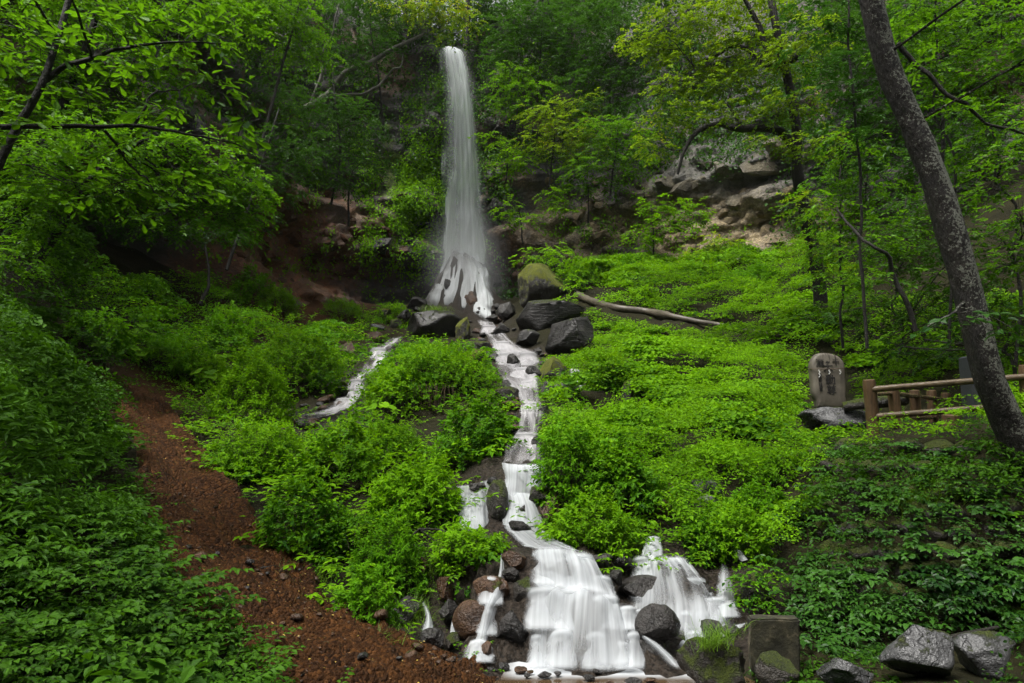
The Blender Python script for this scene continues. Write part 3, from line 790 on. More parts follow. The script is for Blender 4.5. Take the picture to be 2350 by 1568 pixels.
# undercut at the foot of the cliff, deepest at the left and lower right
hrel = (Zc - zb[:, None])
ucut_amt = np.interp(ucol, [0, 180, 300, 480, 560, 1150, 1250, 1330, 1450, 1600], [0, 5.5, 8.5, 7.0, 0.5, 0.2, 0.5, 0.6, 0.3, 0.0])
back = back - ucut_amt[:, None] * np.exp(-((hrel - 1.5) / np.where(ucol < 540, 4.0, 2.6)[:, None]) ** 2)
ledge = np.interp(ucol, [300, 600, 900, 1000, 1100, 1180, 1250, 1700, 2000], [2.6, 1.4, 0.8, 0.25, 0.25, 0.6, 0.5, 0.3, 0.4])
back = back + ledge[:, None] * np.exp(-((hrel - 7.0) / 2.2) ** 2) * 0.8
hill = np.interp(ucol, [-400, 300, 900, 985, 1010, 1060, 1090, 1300, 1800, 2400], [26, 24, 20, 15, 13, 13, 17, 22, 24, 26])
Zc = Zc + hill[:, None] * th[None] ** 0.8
back = back - 26 * th[None] ** 1.1
p3 = np.stack([cb[:, 0, None] + 0 * Zc, cb[:, 1, None] + 0 * Zc, Zc], -1)
stx = np.concatenate([p3[..., :2] * 0.35, p3[..., 2:] * 0.9], -1)
bl = fbm(stx * 0.55, 3, 51)
q = np.round(bl * 5) / 5
dsp = (0.35 * bl + 0.65 * q) * 2.2 + 0.7 * fbm(p3 * 0.9, 4, 61) + 0.3 * np.round(fbm(p3 * 1.3, 2, 63) * 3) / 3 + 0.16 * np.round(fbm(stx * 2.2, 2, 71) * 4) / 4
fallz = np.exp(-((ucol - 1055) / 60) ** 2)[:, None]
dsp = dsp * (1 - 0.75 * fallz) * (1 - 0.5 * th[None])
off = back + dsp
Vc = np.stack([cb[:, 0, None] + nrm2[:, 0, None] * off, cb[:, 1, None] + nrm2[:, 1, None] * off, Zc + 0.25 * fbm(p3 * 0.7 + 5, 3, 81)], -1)
# rock colours of the wall, by place on the wall
uu, vv, dd_ = proj(Vc.reshape(-1, 3))
nz = fbm(Vc.reshape(-1, 3) * 0.45, 4, 91)
nz2 = fbm(Vc.reshape(-1, 3) * np.array([0.9, 0.9, 0.16]), 4, 95)
def bump2(u0, v0, su, sv, k=0.9):
    return np.clip(1.25 * np.exp(-(((uu - u0) / su) ** 2 + ((vv - v0) / sv) ** 2)) + k * nz - 0.15, 0, 1)
soil = np.clip(bump2(700, 560, 170, 150) + bump2(560, 620, 170, 130) + 0.6 * bump2(1160, 590, 50, 90), 0, 1)
tan = np.clip(bump2(1560, 510, 330, 105, 1.0), 0, 1)
grey = np.clip(bump2(1620, 385, 230, 80, 0.7), 0, 1)
moss = np.clip(bump2(960, 440, 110, 200, 0.2) * 0.55 + 0.9 * nz2 - 0.0 + 0.15, 0, 1) * np.clip(np.exp(-(((uu - 980) / 140) ** 2)) * 1.3 + 0.12, 0, 1)
m, t = newmat('wet_cliff_rock')
pos = geo_pos(t)
n1 = noise(t, 0.7, 6, 0.62, pos)
n2 = noise(t, 6.0, 4, 0.7, pos)
mp = N(t, 'ShaderNodeMapping'); mp.inputs['Scale'].default_value = (1.2, 1.2, 0.18)
t.links.new(pos, mp.inputs['Vector'])
ns = noise(t, 1.6, 3, 0.6, mp.outputs[0])
def A(nm): return N(t, 'ShaderNodeAttribute', attribute_name=nm).outputs['Fac']
c = ramp(t, n1, [(0.3, (0.008, 0.008, 0.008)), (0.7, (0.06, 0.053, 0.046))])
so = ramp(t, mth(t, 'ADD', mth(t, 'MULTIPLY', n2, 0.6), mth(t, 'MULTIPLY', ns, 0.4)), [(0.32, (0.028, 0.011, 0.005)), (0.55, (0.13, 0.048, 0.017)), (0.72, (0.30, 0.10, 0.032))])
c = mixc(t, A('soil'), c, so)
ta = ramp(t, mth(t, 'ADD', mth(t, 'MULTIPLY', n2, 0.75), mth(t, 'MULTIPLY', n1, 0.25)), [(0.33, (0.03, 0.02, 0.01)), (0.5, (0.16, 0.12, 0.06)), (0.66, (0.40, 0.31, 0.17))])
c = mixc(t, A('tan'), c, ta)
gr = ramp(t, mth(t, 'ADD', mth(t, 'MULTIPLY', n2, 0.4), mth(t, 'MULTIPLY', ns, 0.6)), [(0.35, (0.035, 0.035, 0.03)), (0.6, (0.13, 0.12, 0.10)), (0.75, (0.28, 0.27, 0.23))])
c = mixc(t, A('grey'), c, gr)
mo = ramp(t, n2, [(0.35, (0.02, 0.04, 0.004)), (0.65, (0.12, 0.17, 0.01))])
mk = N(t, 'ShaderNodeMapRange'); mk.inputs[1].default_value = 0.45; mk.inputs[2].default_value = 0.6
t.links.new(mth(t, 'MULTIPLY', A('moss'), mth(t, 'ADD', n2, 0.45)), mk.inputs[0])
c = mixc(t, mk.outputs[0], c, mo)
c = mixc(t, A('hill'), c, ramp(t, n2, [(0.35, (0.004, 0.006, 0.002)), (0.65, (0.014, 0.018, 0.006))]))
finish(t, c, ramp(t, n1, [(0.3, (0.35,) * 3), (0.7, (0.75,) * 3)]), mth(t, 'ADD', n1, mth(t, 'MULTIPLY', n2, 0.6)), 0.9, 0.25)
M_cliff = m
b = Bag()
b.add(Vc.reshape(-1, 3), grid_faces(NCL, NCT))
cl_o = b.build('cliff', M_cliff, attrs={'hill': np.broadcast_to(np.clip(th * 6, 0, 1)[None], (NCL, NCT)).ravel(), 'soil': soil, 'tan': tan, 'grey': grey, 'moss': moss})
tag(cl_o, 'dark wet rock cliff curving round behind the waterfall', 'cliff', kind='structure')
_cpix = np.stack([uu, vv], 1)
_cn = np.cross(np.gradient(Vc, axis=0), np.gradient(Vc, axis=1)).reshape(-1, 3)
_cn = norm(_cn)
_cn = _cn * np.sign((_cn * (CAM - Vc.reshape(-1, 3))).sum(1))[:, None]
_cv = Vc.reshape(-1, 3)
_cidx = {}
for _i in np.where((dd_ > 1) & (uu > -100) & (uu < 2450) & (vv > -200) & (vv < 1000))[0]:
    _cidx.setdefault((int(uu[_i] // 12), int(vv[_i] // 12)), []).append(_i)
def cliff_at(u, v):
    """point and normal of the wall seen at a pixel"""
    a, b = int(u // 12), int(v // 12)
    for rad in (0, 1, 2, 4, 12):
        c = [i for x in range(a - rad, a + rad + 1) for y in range(b - rad, b + rad + 1) for i in _cidx.get((x, y), ())]
        if c: break
    c = np.array(c if c else [0])
    i = c[np.argmin(((_cpix[c] - np.array([u, v])) ** 2).sum(1) + 4.0 * (dd_[c] - dd_[c].min()))]
    return _cv[i], _cn[i], dd_[i]
# ---------------------------------------------------------------- rocks
M_dark = rock_mat('wet_black_rock', (0.006, 0.0055, 0.005), (0.040, 0.035, 0.032), 0.06, (0.24, 0.6), 4.0)
M_brown = rock_mat('rusty_brown_rock', (0.018, 0.008, 0.004), (0.105, 0.052, 0.022), 0.12, (0.3, 0.65), 4.0)
M_grey = rock_mat('wet_grey_rock', (0.030, 0.030, 0.031), (0.12, 0.12, 0.122), 0.28, (0.16, 0.4), 3.0)
M_mossy = rock_mat('dark_mossy_rock', (0.012, 0.010, 0.008), (0.05, 0.043, 0.035), 0.62, (0.3, 0.7), 4.0)
M_green = rock_mat('bright_mossy_rock', (0.012, 0.011, 0.009), (0.05, 0.045, 0.04), 0.8, (0.3, 0.6), 2.0, ((0.035, 0.05, 0.004), (0.15, 0.16, 0.01)))
M_strata = rock_mat('layered_black_rock', (0.006, 0.006, 0.006), (0.045, 0.041, 0.038), 0.25, (0.3, 0.65), 1.3, strata=5.0)

def _ico(sub):
    bm = bmesh.new()
    bmesh.ops.create_icosphere(bm, subdivisions=sub, radius=1)
    v = np.array([x.co[:] for x in bm.verts])
    f = np.array([[x.index for x in fc.verts] for fc in bm.faces])
    bm.free()
    return v, f
ICO = {k: _ico(k) for k in (2, 3, 4)}

def rock_shape(seed, sub=3, facets=9, rough=0.14, cut=(0.55, 0.9)):
    r = np.random.default_rng(seed)
    v, f = ICO[sub]
    v = v.copy()
    for _ in range(facets):
        n = norm(r.normal(size=3))
        c = r.uniform(*cut)
        v = v - np.maximum(v @ n - c, 0)[:, None] * n
    v = v * (1 + rough * fbm(v * 1.6 + seed, 3, seed) + rough * 0.55 * fbm(v * 5 + seed, 3, seed + 3))[:, None]
    mx = np.abs(v).max(0)
    return v / mx, f

def boulder(name, label, u, v, w, h, mat, d=None, seed=1, deep=0.9, facets=14, rough=0.13, sub=4, roll=0.0, group=None, cat='boulder', cut=(0.5, 0.88), smooth=True, fix=False):
    dg_ = hit(u, v + h * 0.3)[1]
    if d is None or (d > 12 and dg_ < d and not fix):
        d = dg_
    sx = w / FPX * d / 2; sz = h / FPX * d / 2
    sy = (sx + sz) / 2 * deep
    V, F = rock_shape(seed, sub, facets, rough, cut)
    V = V * np.array([sx, sy, sz])
    c, s_ = math.cos(roll), math.sin(roll)
    V = V @ np.array([[c, 0, -s_], [0, 1, 0], [s_, 0, c]])
    pc = P(u, v, d + sy * 0.35)
    bg_ = Bag()
    bg_.add(V + pc, F)
    o = bg_.build(name, mat, origin=pc, smooth=smooth)
    tag(o, label, cat, group)
    return o

BOULDERS = [
    # big rocks of the lower right corner
    ('boulder', 'large pale wet boulder gleaming silver in the bottom right corner', 2108, 1495, 172, 138, M_grey, 5.3, 11, dict(facets=14, rough=0.12, sub=4)),
    ('boulder', 'dull brown-grey boulder at the bottom right beside the silver one', 2265, 1502, 150, 112, M_grey, 5.5, 12, dict(facets=12, sub=4)),
    ('boulder', 'low moss-flecked wet boulder left of the silver boulder', 1941, 1542, 126, 74, M_grey, 5.1, 13, dict(facets=11, sub=4)),
    ('boulder', 'dark mossy boulder lying right under the concrete block', 1785, 1540, 108, 78, M_mossy, 5.2, 14, dict(facets=8, sub=4)),
    ('boulder', 'big dark moss-covered boulder at the pool edge right of the foam', 1642, 1520, 168, 120, M_mossy, 5.6, 15, dict(facets=8, sub=4, rough=0.2)),
    # lower cascade
    ('boulder', 'black wet round boulder standing in the middle of the lower cascade', 1509, 1441, 108, 110, M_dark, 6.45, 21, dict(facets=7, sub=4)),
    ('boulder', 'dark boulder with a slanting ribbon of water across its face', 1478, 1490, 100, 104, M_dark, 6.4, 22, dict(facets=7, sub=4)),
    ('boulder', 'broad dark boulder behind the thin veil of the right curtain', 1482, 1360, 130, 76, M_dark, 7.3, 23, dict(facets=8)),
    ('boulder', 'small dark boulder splitting the white run by the concrete block', 1630, 1440, 54, 54, M_dark, 6.55, 24, {}),
    ('boulder', 'flat dark stone in white water next to the mossy pool-edge boulder', 1680, 1448, 50, 30, M_dark, 6.5, 25, {}),
    ('boulder', 'orange-brown slab at the left shoulder of the main curtain', 1188, 1289, 76, 50, M_brown, 7.2, 26, dict(facets=12, cut=(0.4, 0.75), rough=0.06)),
    ('boulder', 'small black stone under the orange-brown slab', 1172, 1318, 42, 32, M_dark, 7.1, 27, {}),
    ('boulder', 'mossy green-topped boulder left of the main curtain', 1195, 1354, 62, 82, M_mossy, 7.0, 28, {}),
    ('boulder', 'rounded rusty boulder under the upper thin strands of water', 1122, 1355, 96, 66, M_brown, 6.95, 29, dict(facets=5)),
    ('boulder', 'largest rusty brown boulder left of the cascade', 1090, 1424, 106, 92, M_brown, 6.75, 30, dict(facets=6, sub=4)),
    ('boulder', 'tall dark wet boulder hugging the left border of the main curtain', 1176, 1450, 86, 108, M_dark, 6.62, 31, dict(facets=8, sub=4)),
    ('boulder', 'small brown boulder with water parting round it at the pool edge', 1114, 1498, 38, 48, M_brown, 6.25, 32, {}),
    ('boulder', 'dark flat-topped boulder at the far left of the cascade', 928, 1410, 84, 78, M_dark, 7.0, 33, dict(facets=12, cut=(0.45, 0.8))),
    ('boulder', 'black glossy boulder near the soil edge left of the rusty boulder', 993, 1468, 64, 50, M_dark, 6.5, 34, {}),
    ('boulder', 'black upright stone between the two small left trickles', 1028, 1405, 50, 62, M_dark, 6.95, 35, {}),
    ('boulder', 'dark mossy stone below the faint left strand of water', 1036, 1470, 38, 42, M_mossy, 6.5, 36, {}),
    ('boulder', 'upright orange rock column under hanging grass at the left', 966, 1306, 32, 58, M_brown, 7.6, 37, dict(facets=12, cut=(0.4, 0.8), rough=0.05)),
    ('boulder', 'broken orange-brown rock face above the left trickles', 1026, 1345, 52, 74, M_brown, 7.3, 38, dict(facets=12, cut=(0.4, 0.8), rough=0.06)),
    ('boulder', 'dark capstone between the two curtains of the cascade', 1376, 1286, 60, 36, M_dark, 7.45, 39, {}),
    ('boulder', 'black stone at the left lip of the right curtain', 1432, 1290, 44, 44, M_dark, 7.6, 40, {}),
    ('boulder', 'small black stone in the dark notch between the curtains', 1415, 1325, 40, 40, M_dark, 7.3, 41, {}),
    ('boulder', 'rounded stone under thin water right of the main curtain', 1424, 1400, 46, 52, M_dark, 6.9, 42, {}),
    ('boulder', 'dark rock under the spreading water at the right of the cascade', 1600, 1360, 70, 50, M_dark, 7.35, 43, {}),
    ('boulder', 'rock behind the low ledge of water near the mossy bank', 1640, 1405, 60, 40, M_dark, 7.15, 44, {}),
    ('boulder', 'mossy bank rock between the narrow spout and the concrete block', 1722, 1370, 84, 110, M_mossy, 7.3, 45, dict(sub=4)),
    ('boulder', 'wet dark rock hump under the middle of the main curtain', 1285, 1480, 90, 90, M_dark, 6.65, 46, {}),
    ('boulder', 'second wet rock hump under the right half of the main curtain', 1375, 1490, 80, 86, M_dark, 6.6, 47, {}),
    # around the middle step
    ('boulder', 'tall upright mossy boulder left of the square middle step', 1144, 1152, 56, 104, M_mossy, 8.75, 51, dict(facets=6)),
    ('boulder', 'mossy stone right below the square middle step', 1237, 1132, 50, 42, M_mossy, 8.75, 52, {}),
    ('boulder', 'rusty boulder right of the water below the middle step', 1261, 1168, 52, 76, M_brown, 8.6, 53, {}),
    ('boulder', 'dark stone parting the water below the middle step', 1208, 1180, 40, 56, M_dark, 8.6, 54, {}),
    ('boulder', 'black flat stone in the left branch above the mossy boulder', 1099, 1116, 46, 22, M_dark, 9.1, 55, {}),
    ('boulder', 'small dark stone beside the top of the mossy upright boulder', 1131, 1104, 30, 22, M_dark, 9.15, 56, {}),
    ('boulder', 'black stones edge at the head of the lower run', 1189, 1208, 60, 28, M_dark, 8.3, 57, {}),
    ('boulder', 'mossy stone at the grass edge above the main curtain', 1260, 1236, 50, 30, M_mossy, 8.1, 58, {}),
    ('boulder', 'dark rock under the left branch of white water', 1112, 1170, 40, 70, M_dark, 8.95, 59, {}),
    ('boulder', 'wet rock behind the square curtain of the middle step', 1208, 1105, 96, 76, M_dark, 9.8, 60, {}),
    # stream above
    ('boulder', 'dark wet stone on the left edge of the stream above the middle step', 1165, 886, 34, 30, M_dark, 17.2, 61, {}),
    ('boulder', 'flat brown-black stone poking into the stream from the left', 1172, 930, 60, 30, M_brown, 13.8, 62, {}),
    ('boulder', 'dark mossy ledge stone left of the white stream', 1165, 905, 62, 40, M_mossy, 15.4, 63, {}),
    ('boulder', 'flat green-black slab on the right edge of the stream', 1243, 926, 42, 20, M_mossy, 14.2, 64, {}),
    ('boulder', 'black stone under the flat slab right of the stream', 1247, 948, 40, 34, M_dark, 13.0, 65, {}),
    ('boulder', 'upright dark stone beside the narrow run right of the stream', 1232, 1022, 26, 44, M_dark, 10.4, 66, {}),
    ('boulder', 'brown stone leaning into the stream above the middle step', 1180, 985, 40, 24, M_brown, 11.8, 67, {}),
    ('boulder', 'wide wet rock under the foaming bend of the stream', 1222, 858, 50, 36, M_dark, 19.8, 68, {}),
    ('boulder', 'dark stone splitting the upper stream into two', 1180, 832, 36, 50, M_dark, 21.6, 69, {}),
    ('boulder', 'mossy golden-green boulder right of the foaming bend', 1272, 850, 78, 72, M_green, 20.0, 70, {}),
    ('boulder', 'grey wet slab below the golden-green mossy boulder', 1300, 888, 62, 42, M_grey, 17.2, 71, {}),
    ('boulder', 'dark block between the stream and the grey slab', 1256, 893, 40, 40, M_dark, 17.0, 72, {}),
    ('boulder', 'brown-gold mossy boulder left of the upper stream', 1092, 826, 80, 46, M_green, 21.5, 73, {}),
    ('boulder', 'squat mossy stone above the brown-gold boulder', 1108, 798, 44, 34, M_mossy, 25, 74, {}),
    ('boulder', 'bare dark stone on the left bank of the upper stream', 1133, 822, 34, 24, M_dark, 23.2, 75, {}),
    ('boulder', 'dark cap stone at the head of the split fall', 1232, 808, 26, 18, M_dark, 23.5, 76, {}),
    # foot of the fall
    ('boulder', 'huge layered black boulder sloping right of the upper stream', 1256, 724, 176, 96, M_strata, 34, 81, dict(facets=20, sub=4, roll=-0.35, rough=0.07, cut=(0.32, 0.7))),
    ('boulder', 'massive black overhanging block below the layered boulder', 1308, 778, 116, 108, M_strata, 31.5, 82, dict(facets=20, sub=4, cut=(0.32, 0.7), rough=0.07)),
    ('boulder', 'huge rounded boulder blanketed in bright moss above the layered one', 1240, 660, 140, 116, M_green, 36.5, 83, dict(facets=5, sub=4)),
    ('boulder', 'dark moss-patched rock humping up behind the main stream', 1158, 716, 52, 46, M_dark, 37.5, 84, {}),
    ('boulder', 'grey layered rock with a moss cap under the huge black boulder', 1213, 780, 62, 50, M_strata, 29.5, 85, {}),
    ('boulder', 'round black stone in the throat of the upper stream', 1148, 758, 44, 32, M_dark, 33.0, 86, {}),
    ('boulder', 'low dark stone at the foot of the fall right side', 1132, 730, 34, 20, M_dark, 39, 87, {}),
    ('boulder', 'broad dark slab with a grass tuft left of the stream head', 1010, 746, 170, 96, M_strata, 33, 88, dict(facets=20, sub=4, cut=(0.32, 0.7), rough=0.07)),
    ('boulder', 'moss-striped rounded end of the broad dark slab', 1064, 760, 42, 72, M_green, 32.0, 89, {}),
    ('boulder', 'brown ribbed rock hump with water trickling over it under the fall', 1088, 697, 60, 70, M_brown, 41.9, 90, dict(facets=4, rough=0.2, fix=True)),
    ('boulder', 'wet rock hump under the left part of the white fan', 1030, 692, 84, 50, M_dark, 42.5, 91, dict(facets=4, rough=0.2, fix=True)),
    ('boulder', 'small pointed black rock poking out of the white fan', 1055, 636, 20, 26, M_dark, 42.6, 92, dict(fix=True)),
    ('boulder', 'second pointed rock in the white fan, lower and left', 1029, 652, 20, 30, M_dark, 42.3, 93, dict(fix=True)),
    ('boulder', 'dark angular rock at the left corner of the fan', 957, 698, 48, 36, M_dark, 42.0, 94, {}),
    ('boulder', 'round dark rock veiled by spray right of the fan', 1138, 645, 28, 34, M_dark, 43.6, 95, dict(fix=True)),
    ('boulder', 'small black rock at the upper left of the fan', 1010, 640, 20, 20, M_dark, 43.2, 96, dict(fix=True)),
    # left bank of the fall
    ('boulder', 'brown angular block on the bank left of the broad slab', 858, 776, 46, 38, M_brown, 30.5, 101, dict(facets=12, cut=(0.45, 0.8))),
    ('boulder', 'tan-topped ledge rock at the head of the side stream', 800, 806, 66, 46, M_brown, 27.5, 102, dict(facets=12, cut=(0.4, 0.8))),
    ('boulder', 'grey stone among moss upper left of the broad slab', 905, 745, 34, 28, M_mossy, 35, 103, {}),
    ('boulder', 'yellow-mossed round stone in the row left of the slab', 885, 718, 36, 30, M_green, 37, 104, {}),
    ('boulder', 'dark stone half hidden in moss left of the slab', 928, 725, 34, 30, M_dark, 36, 105, {}),
    ('boulder', 'flat grey stone lying on the brown slope at the left', 868, 752, 40, 16, M_grey, 33.5, 106, {}),
    ('boulder', 'small black rock inside the loop of the side stream', 815, 878, 22, 22, M_dark, 19.4, 107, {}),
    ('boulder', 'dark stone left of the side stream loop', 785, 900, 40, 24, M_dark, 18.4, 108, {}),
    ('boulder', 'pointed dark stone on the bank of the trickle at the right', 1440, 838, 22, 30, M_dark, 18.5, 110, {}),
    ('boulder', 'tall dark stone in the herbs right of the trickle', 1440, 905, 34, 64, M_mossy, 15.6, 111, {}),
    ('boulder', 'small brown-topped stone in the meadow below the fallen trunk', 1470, 783, 24, 20, M_mossy, 22.5, 112, {}),
    # bank over the right curtain
    ('boulder', 'rust-red boulder in the herbs above the right curtain', 1548, 1128, 52, 46, M_brown, 9.7, 121, {}),
    ('boulder', 'pale grey double boulder above the right curtain', 1612, 1126, 92, 54, M_grey, 9.9, 122, dict(facets=12)),
    ('boulder', 'grey angular rock in front of the double boulder', 1620, 1156, 60, 48, M_grey, 9.4, 123, dict(facets=12)),
    ('boulder', 'dark brown rock in the hollow left of the rust-red boulder', 1510, 1172, 74, 56, M_brown, 8.9, 124, {}),
    ('boulder', 'brown block showing through the bushes right of the stream', 1452, 1070, 46, 44, M_brown, 10.6, 125, {}),
    ('boulder', 'dark stone at the head of the short right trickle', 1650, 1262, 60, 40, M_dark, 8.3, 126, {}),
    # path
    ('boulder', 'dark stone at the edge of the path under the fern', 342, 1038, 38, 36, M_mossy, 10.2, 131, {}),
    ('boulder', 'small mossy stone in the middle of the dirt path', 444, 1178, 30, 24, M_mossy, 8.3, 132, {}),
    ('boulder', 'black angular stone on the lower path', 426, 1268, 26, 22, M_dark, 7.4, 133, {}),
]
for name, label, u, v, w_, h_, mat, d, seed, kw in BOULDERS:
    boulder(name, label, u, v, w_, h_, mat, d, seed, **kw)
# fractured blocks standing out of the cliff face
M_tanrock = rock_mat('tan_rubble', (0.045, 0.032, 0.017), (0.26, 0.20, 0.11), 0.2, (0.6, 0.9), 1.6, bd=0.12)
M_rust = rock_mat('rust_rubble', (0.018, 0.007, 0.003), (0.12, 0.045, 0.015), 0.1, (0.6, 0.9), 1.6, bd=0.12)
M_greyblock = rock_mat('grey_cliff_block', (0.035, 0.030, 0.020), (0.20, 0.17, 0.115), 0.3, (0.6, 0.9), 0.9, bd=0.15)
M_blackblock = rock_mat('black_cliff_block', (0.006, 0.006, 0.006), (0.040, 0.036, 0.032), 0.22, (0.35, 0.7), 0.9, bd=0.15)
rb_ = np.random.default_rng(31)
for (u0, v0, su, sv, n, mat, sz) in ((1560, 520, 150, 45, 60, M_tanrock, 0.55), (1330, 530, 70, 40, 22, M_tanrock, 0.5), (1620, 385, 110, 32, 12, M_greyblock, 1.2), (1480, 420, 60, 30, 8, M_greyblock, 0.9), (690, 560, 90, 60, 46, M_rust, 0.5), (860, 560, 40, 60, 22, M_rust, 0.45), (1130, 470, 30, 70, 8, M_blackblock, 0.7), (1000, 560, 60, 60, 18, M_blackblock, 0.7), (1160, 300, 40, 90, 6, M_blackblock, 0.9)):
    for k in range(n):
        u, v = u0 + rb_.normal() * su, v0 + rb_.normal() * sv
        p, nr, d = cliff_at(u, v)
        V, F = rock_shape(1000 + int(rb_.integers(0, 20)), 2, 14, 0.07, (0.35, 0.75))
        s_ = sz * rb_.uniform(0.45, 1.25)
        bgp = Bag(); bgp.add(V * np.array([1.25, 0.8, 0.8]) * s_ + p - nr * s_ * 0.35, F)
        bgp.build('rock_block', mat, cl_o, smooth=False)
# stones of the pool edge
POOLS = [(1197, 1537, 34, 18, M_brown, 'orange stone at the pool edge left of the foam'), (1216, 1542, 18, 10, M_brown, 'tiny orange stone beside the orange pool stone'),
         (1250, 1548, 34, 16, M_dark, 'flat black stone lying in the foam of the pool'), (1279, 1546, 20, 12, M_dark, 'small black stone right of the flat foam stone'),
         (1371, 1541, 24, 16, M_dark, 'dark round stone in the foam under the main curtain'), (1352, 1554, 30, 14, M_dark, 'low dark stone in front of the foam'),
         (1155, 1530, 30, 20, M_dark, 'black stone at the foot of the tall wet boulder'), (1129, 1537, 26, 14, M_dark, 'small wet stone left of the orange pool stone'),
         (1210, 1550, 16, 12, M_dark, 'tiny black stone in front of the orange pool stone'), (1452, 1563, 44, 16, M_dark, 'black stone at the bottom edge of the pool'),
         (1490, 1561, 36, 12, M_brown, 'tan stone under shallow water at the bottom of the pool'), (1088, 1530, 28, 16, M_dark, 'dark stone on the soil where the left strand ends'),
         (1060, 1500, 26, 30, M_brown, 'brown stone beside the end of the left strand'), (1400, 1568, 20, 10, M_brown, 'tiny brown stone at the bottom of the pool')]
for i, (u, v, w_, h_, mat, label) in enumerate(POOLS):
    d = (CAM[2] - 0.12) / -(FWD[2] + (784.0 - v - h_ * 0.3) / FPX * UPV[2])
    boulder('pool_stone', label, u, v, w_, h_, mat, d, 200 + i, cat='stone')
# loose stones on the path and in the side stream: nothing tells them apart
rs = np.random.default_rng(5)
shapes = []
for k in range(6):
    V, F = rock_shape(300 + k, 2, 9, 0.14)
    bg_ = Bag(); bg_.add(V * np.array([1, 0.8, 0.6]), F)
    shapes.append((V, F))
meshes = []
for k in range(12):
    bg_ = Bag(); bg_.add(shapes[k % 6][0] * np.array([1, 0.85, 0.6]), shapes[k % 6][1])
    o = bg_.build('loose_stone', [M_brown, M_dark][k // 6])
    meshes.append(o.data)
    bpy.data.objects.remove(o)
def loose(p, s, k, label, group):
    o = bpy.data.objects.new('loose_stone', meshes[k])
    o.location = Vector(p); o.scale = (s, s, s * rs.uniform(0.7, 1.1))
    o.rotation_euler = (rs.uniform(-0.3, 0.3), rs.uniform(-0.3, 0.3), rs.uniform(0, 6.28))
    COL.objects.link(o)
    tag(o, label, 'stone', group)
for i in range(130):
    a = rs.uniform(0.25, 1) ** 0.7
    j = int(a * 139); k = rs.integers(4, 66)
    s = rs.uniform(0.012, 0.04) * (1 + 1.2 * (rs.random() < 0.12))
    loose((XY[j, k, 0], XY[j, k, 1], Z[j, k] + s * 0.3), s, rs.integers(0, 12) if rs.random() < 0.4 else rs.integers(0, 6), 'small loose stone lying on the reddish dirt path', 'loose stones on the dirt path')
for i in range(46):
    a = rs.uniform(0, 1)
    q = catmull([(835, 850), (795, 895), (750, 930), (700, 955), (690, 985)], 50)[int(a * 49)] + rs.normal(size=2) * np.array([26, 7])
    p, d = hit(*q)
    s = rs.uniform(0.07, 0.2)
    loose(p + np.array([0, 0, s * 0.3]), s, rs.integers(0, 12), 'small wet stone in the bed of the thin side stream', 'stones in the side stream')

for i in range(110):
    a = rs.uniform(0, 1) ** 0.8
    if i < 80:
        edge_ = [ms[0], ms[3]][i % 2]
        q = catmull(edge_, 60)[int(a * 55)]
        u, v = q[0] + (-1 if i % 2 == 0 else 1) * rs.uniform(2, 26), q[1] + rs.uniform(-6, 8)
    else:
        u, v = rs.uniform(930, 1180), rs.uniform(705, 760)
    p, d = hit(u, v)
    s = rs.uniform(5, 14) * d / FPX
    loose(p + np.array([0, 0, s * 0.25]), s, rs.integers(6, 12) if rs.random() < 0.8 else rs.integers(0, 6), 'dark wet stone on the edge of the main stream', 'wet stones along the main stream')

for k, (u, vt, w_, vb, dt, db, lab) in enumerate(DOMES):
    boulder('cascade_rock', 'dark wet rock under the ' + lab, u, vt + (vb - vt) * 0.56, w_ * 0.92, (vb - vt) * 0.98, M_dark if 'rusty' not in lab and 'strand' not in lab else M_brown, (dt + db) / 2 + (0.27 if 'main curtain' in lab else 0.19), 800 + k, deep=0.7, facets=5, sub=3, rough=0.10)
# ---------------------------------------------------------------- made things: monument, fence, concrete, logs
def wood_mat(name, c1, c2, rough=0.45, scale=(14, 14, 1.2)):
    m, t = newmat(name)
    tc = N(t, 'ShaderNodeTexCoord').outputs['Object']
    mp = N(t, 'ShaderNodeMapping'); mp.inputs['Scale'].default_value = scale
    t.links.new(tc, mp.inputs['Vector'])
    a = noise(t, 3.0, 5, 0.65, mp.outputs[0], 0.6)
    b_ = noise(t, 2.0, 3, 0.5, geo_pos(t))
    c = ramp(t, mth(t, 'ADD', mth(t, 'MULTIPLY', a, 0.7), mth(t, 'MULTIPLY', b_, 0.3)), [(0.35, c1), (0.65, c2)])
    finish(t, c, rough, a, 0.6, 0.012, 0.5)
    return m
M_post = wood_mat('wet_orange_timber', (0.035, 0.019, 0.009), (0.115, 0.066, 0.030), 0.55, (12, 12, 1.0))
M_rail = wood_mat('wet_grey_timber', (0.03, 0.022, 0.013), (0.13, 0.095, 0.055), 0.22, (2.0, 14, 14))
M_bark = rock_mat('dark_bark', (0.005, 0.004, 0.003), (0.024, 0.019, 0.013), 0.22, (0.6, 0.85), 7.0)
M_log = wood_mat('weathered_fallen_trunk', (0.016, 0.012, 0.008), (0.105, 0.088, 0.062), 0.5, (1.5, 9, 9))

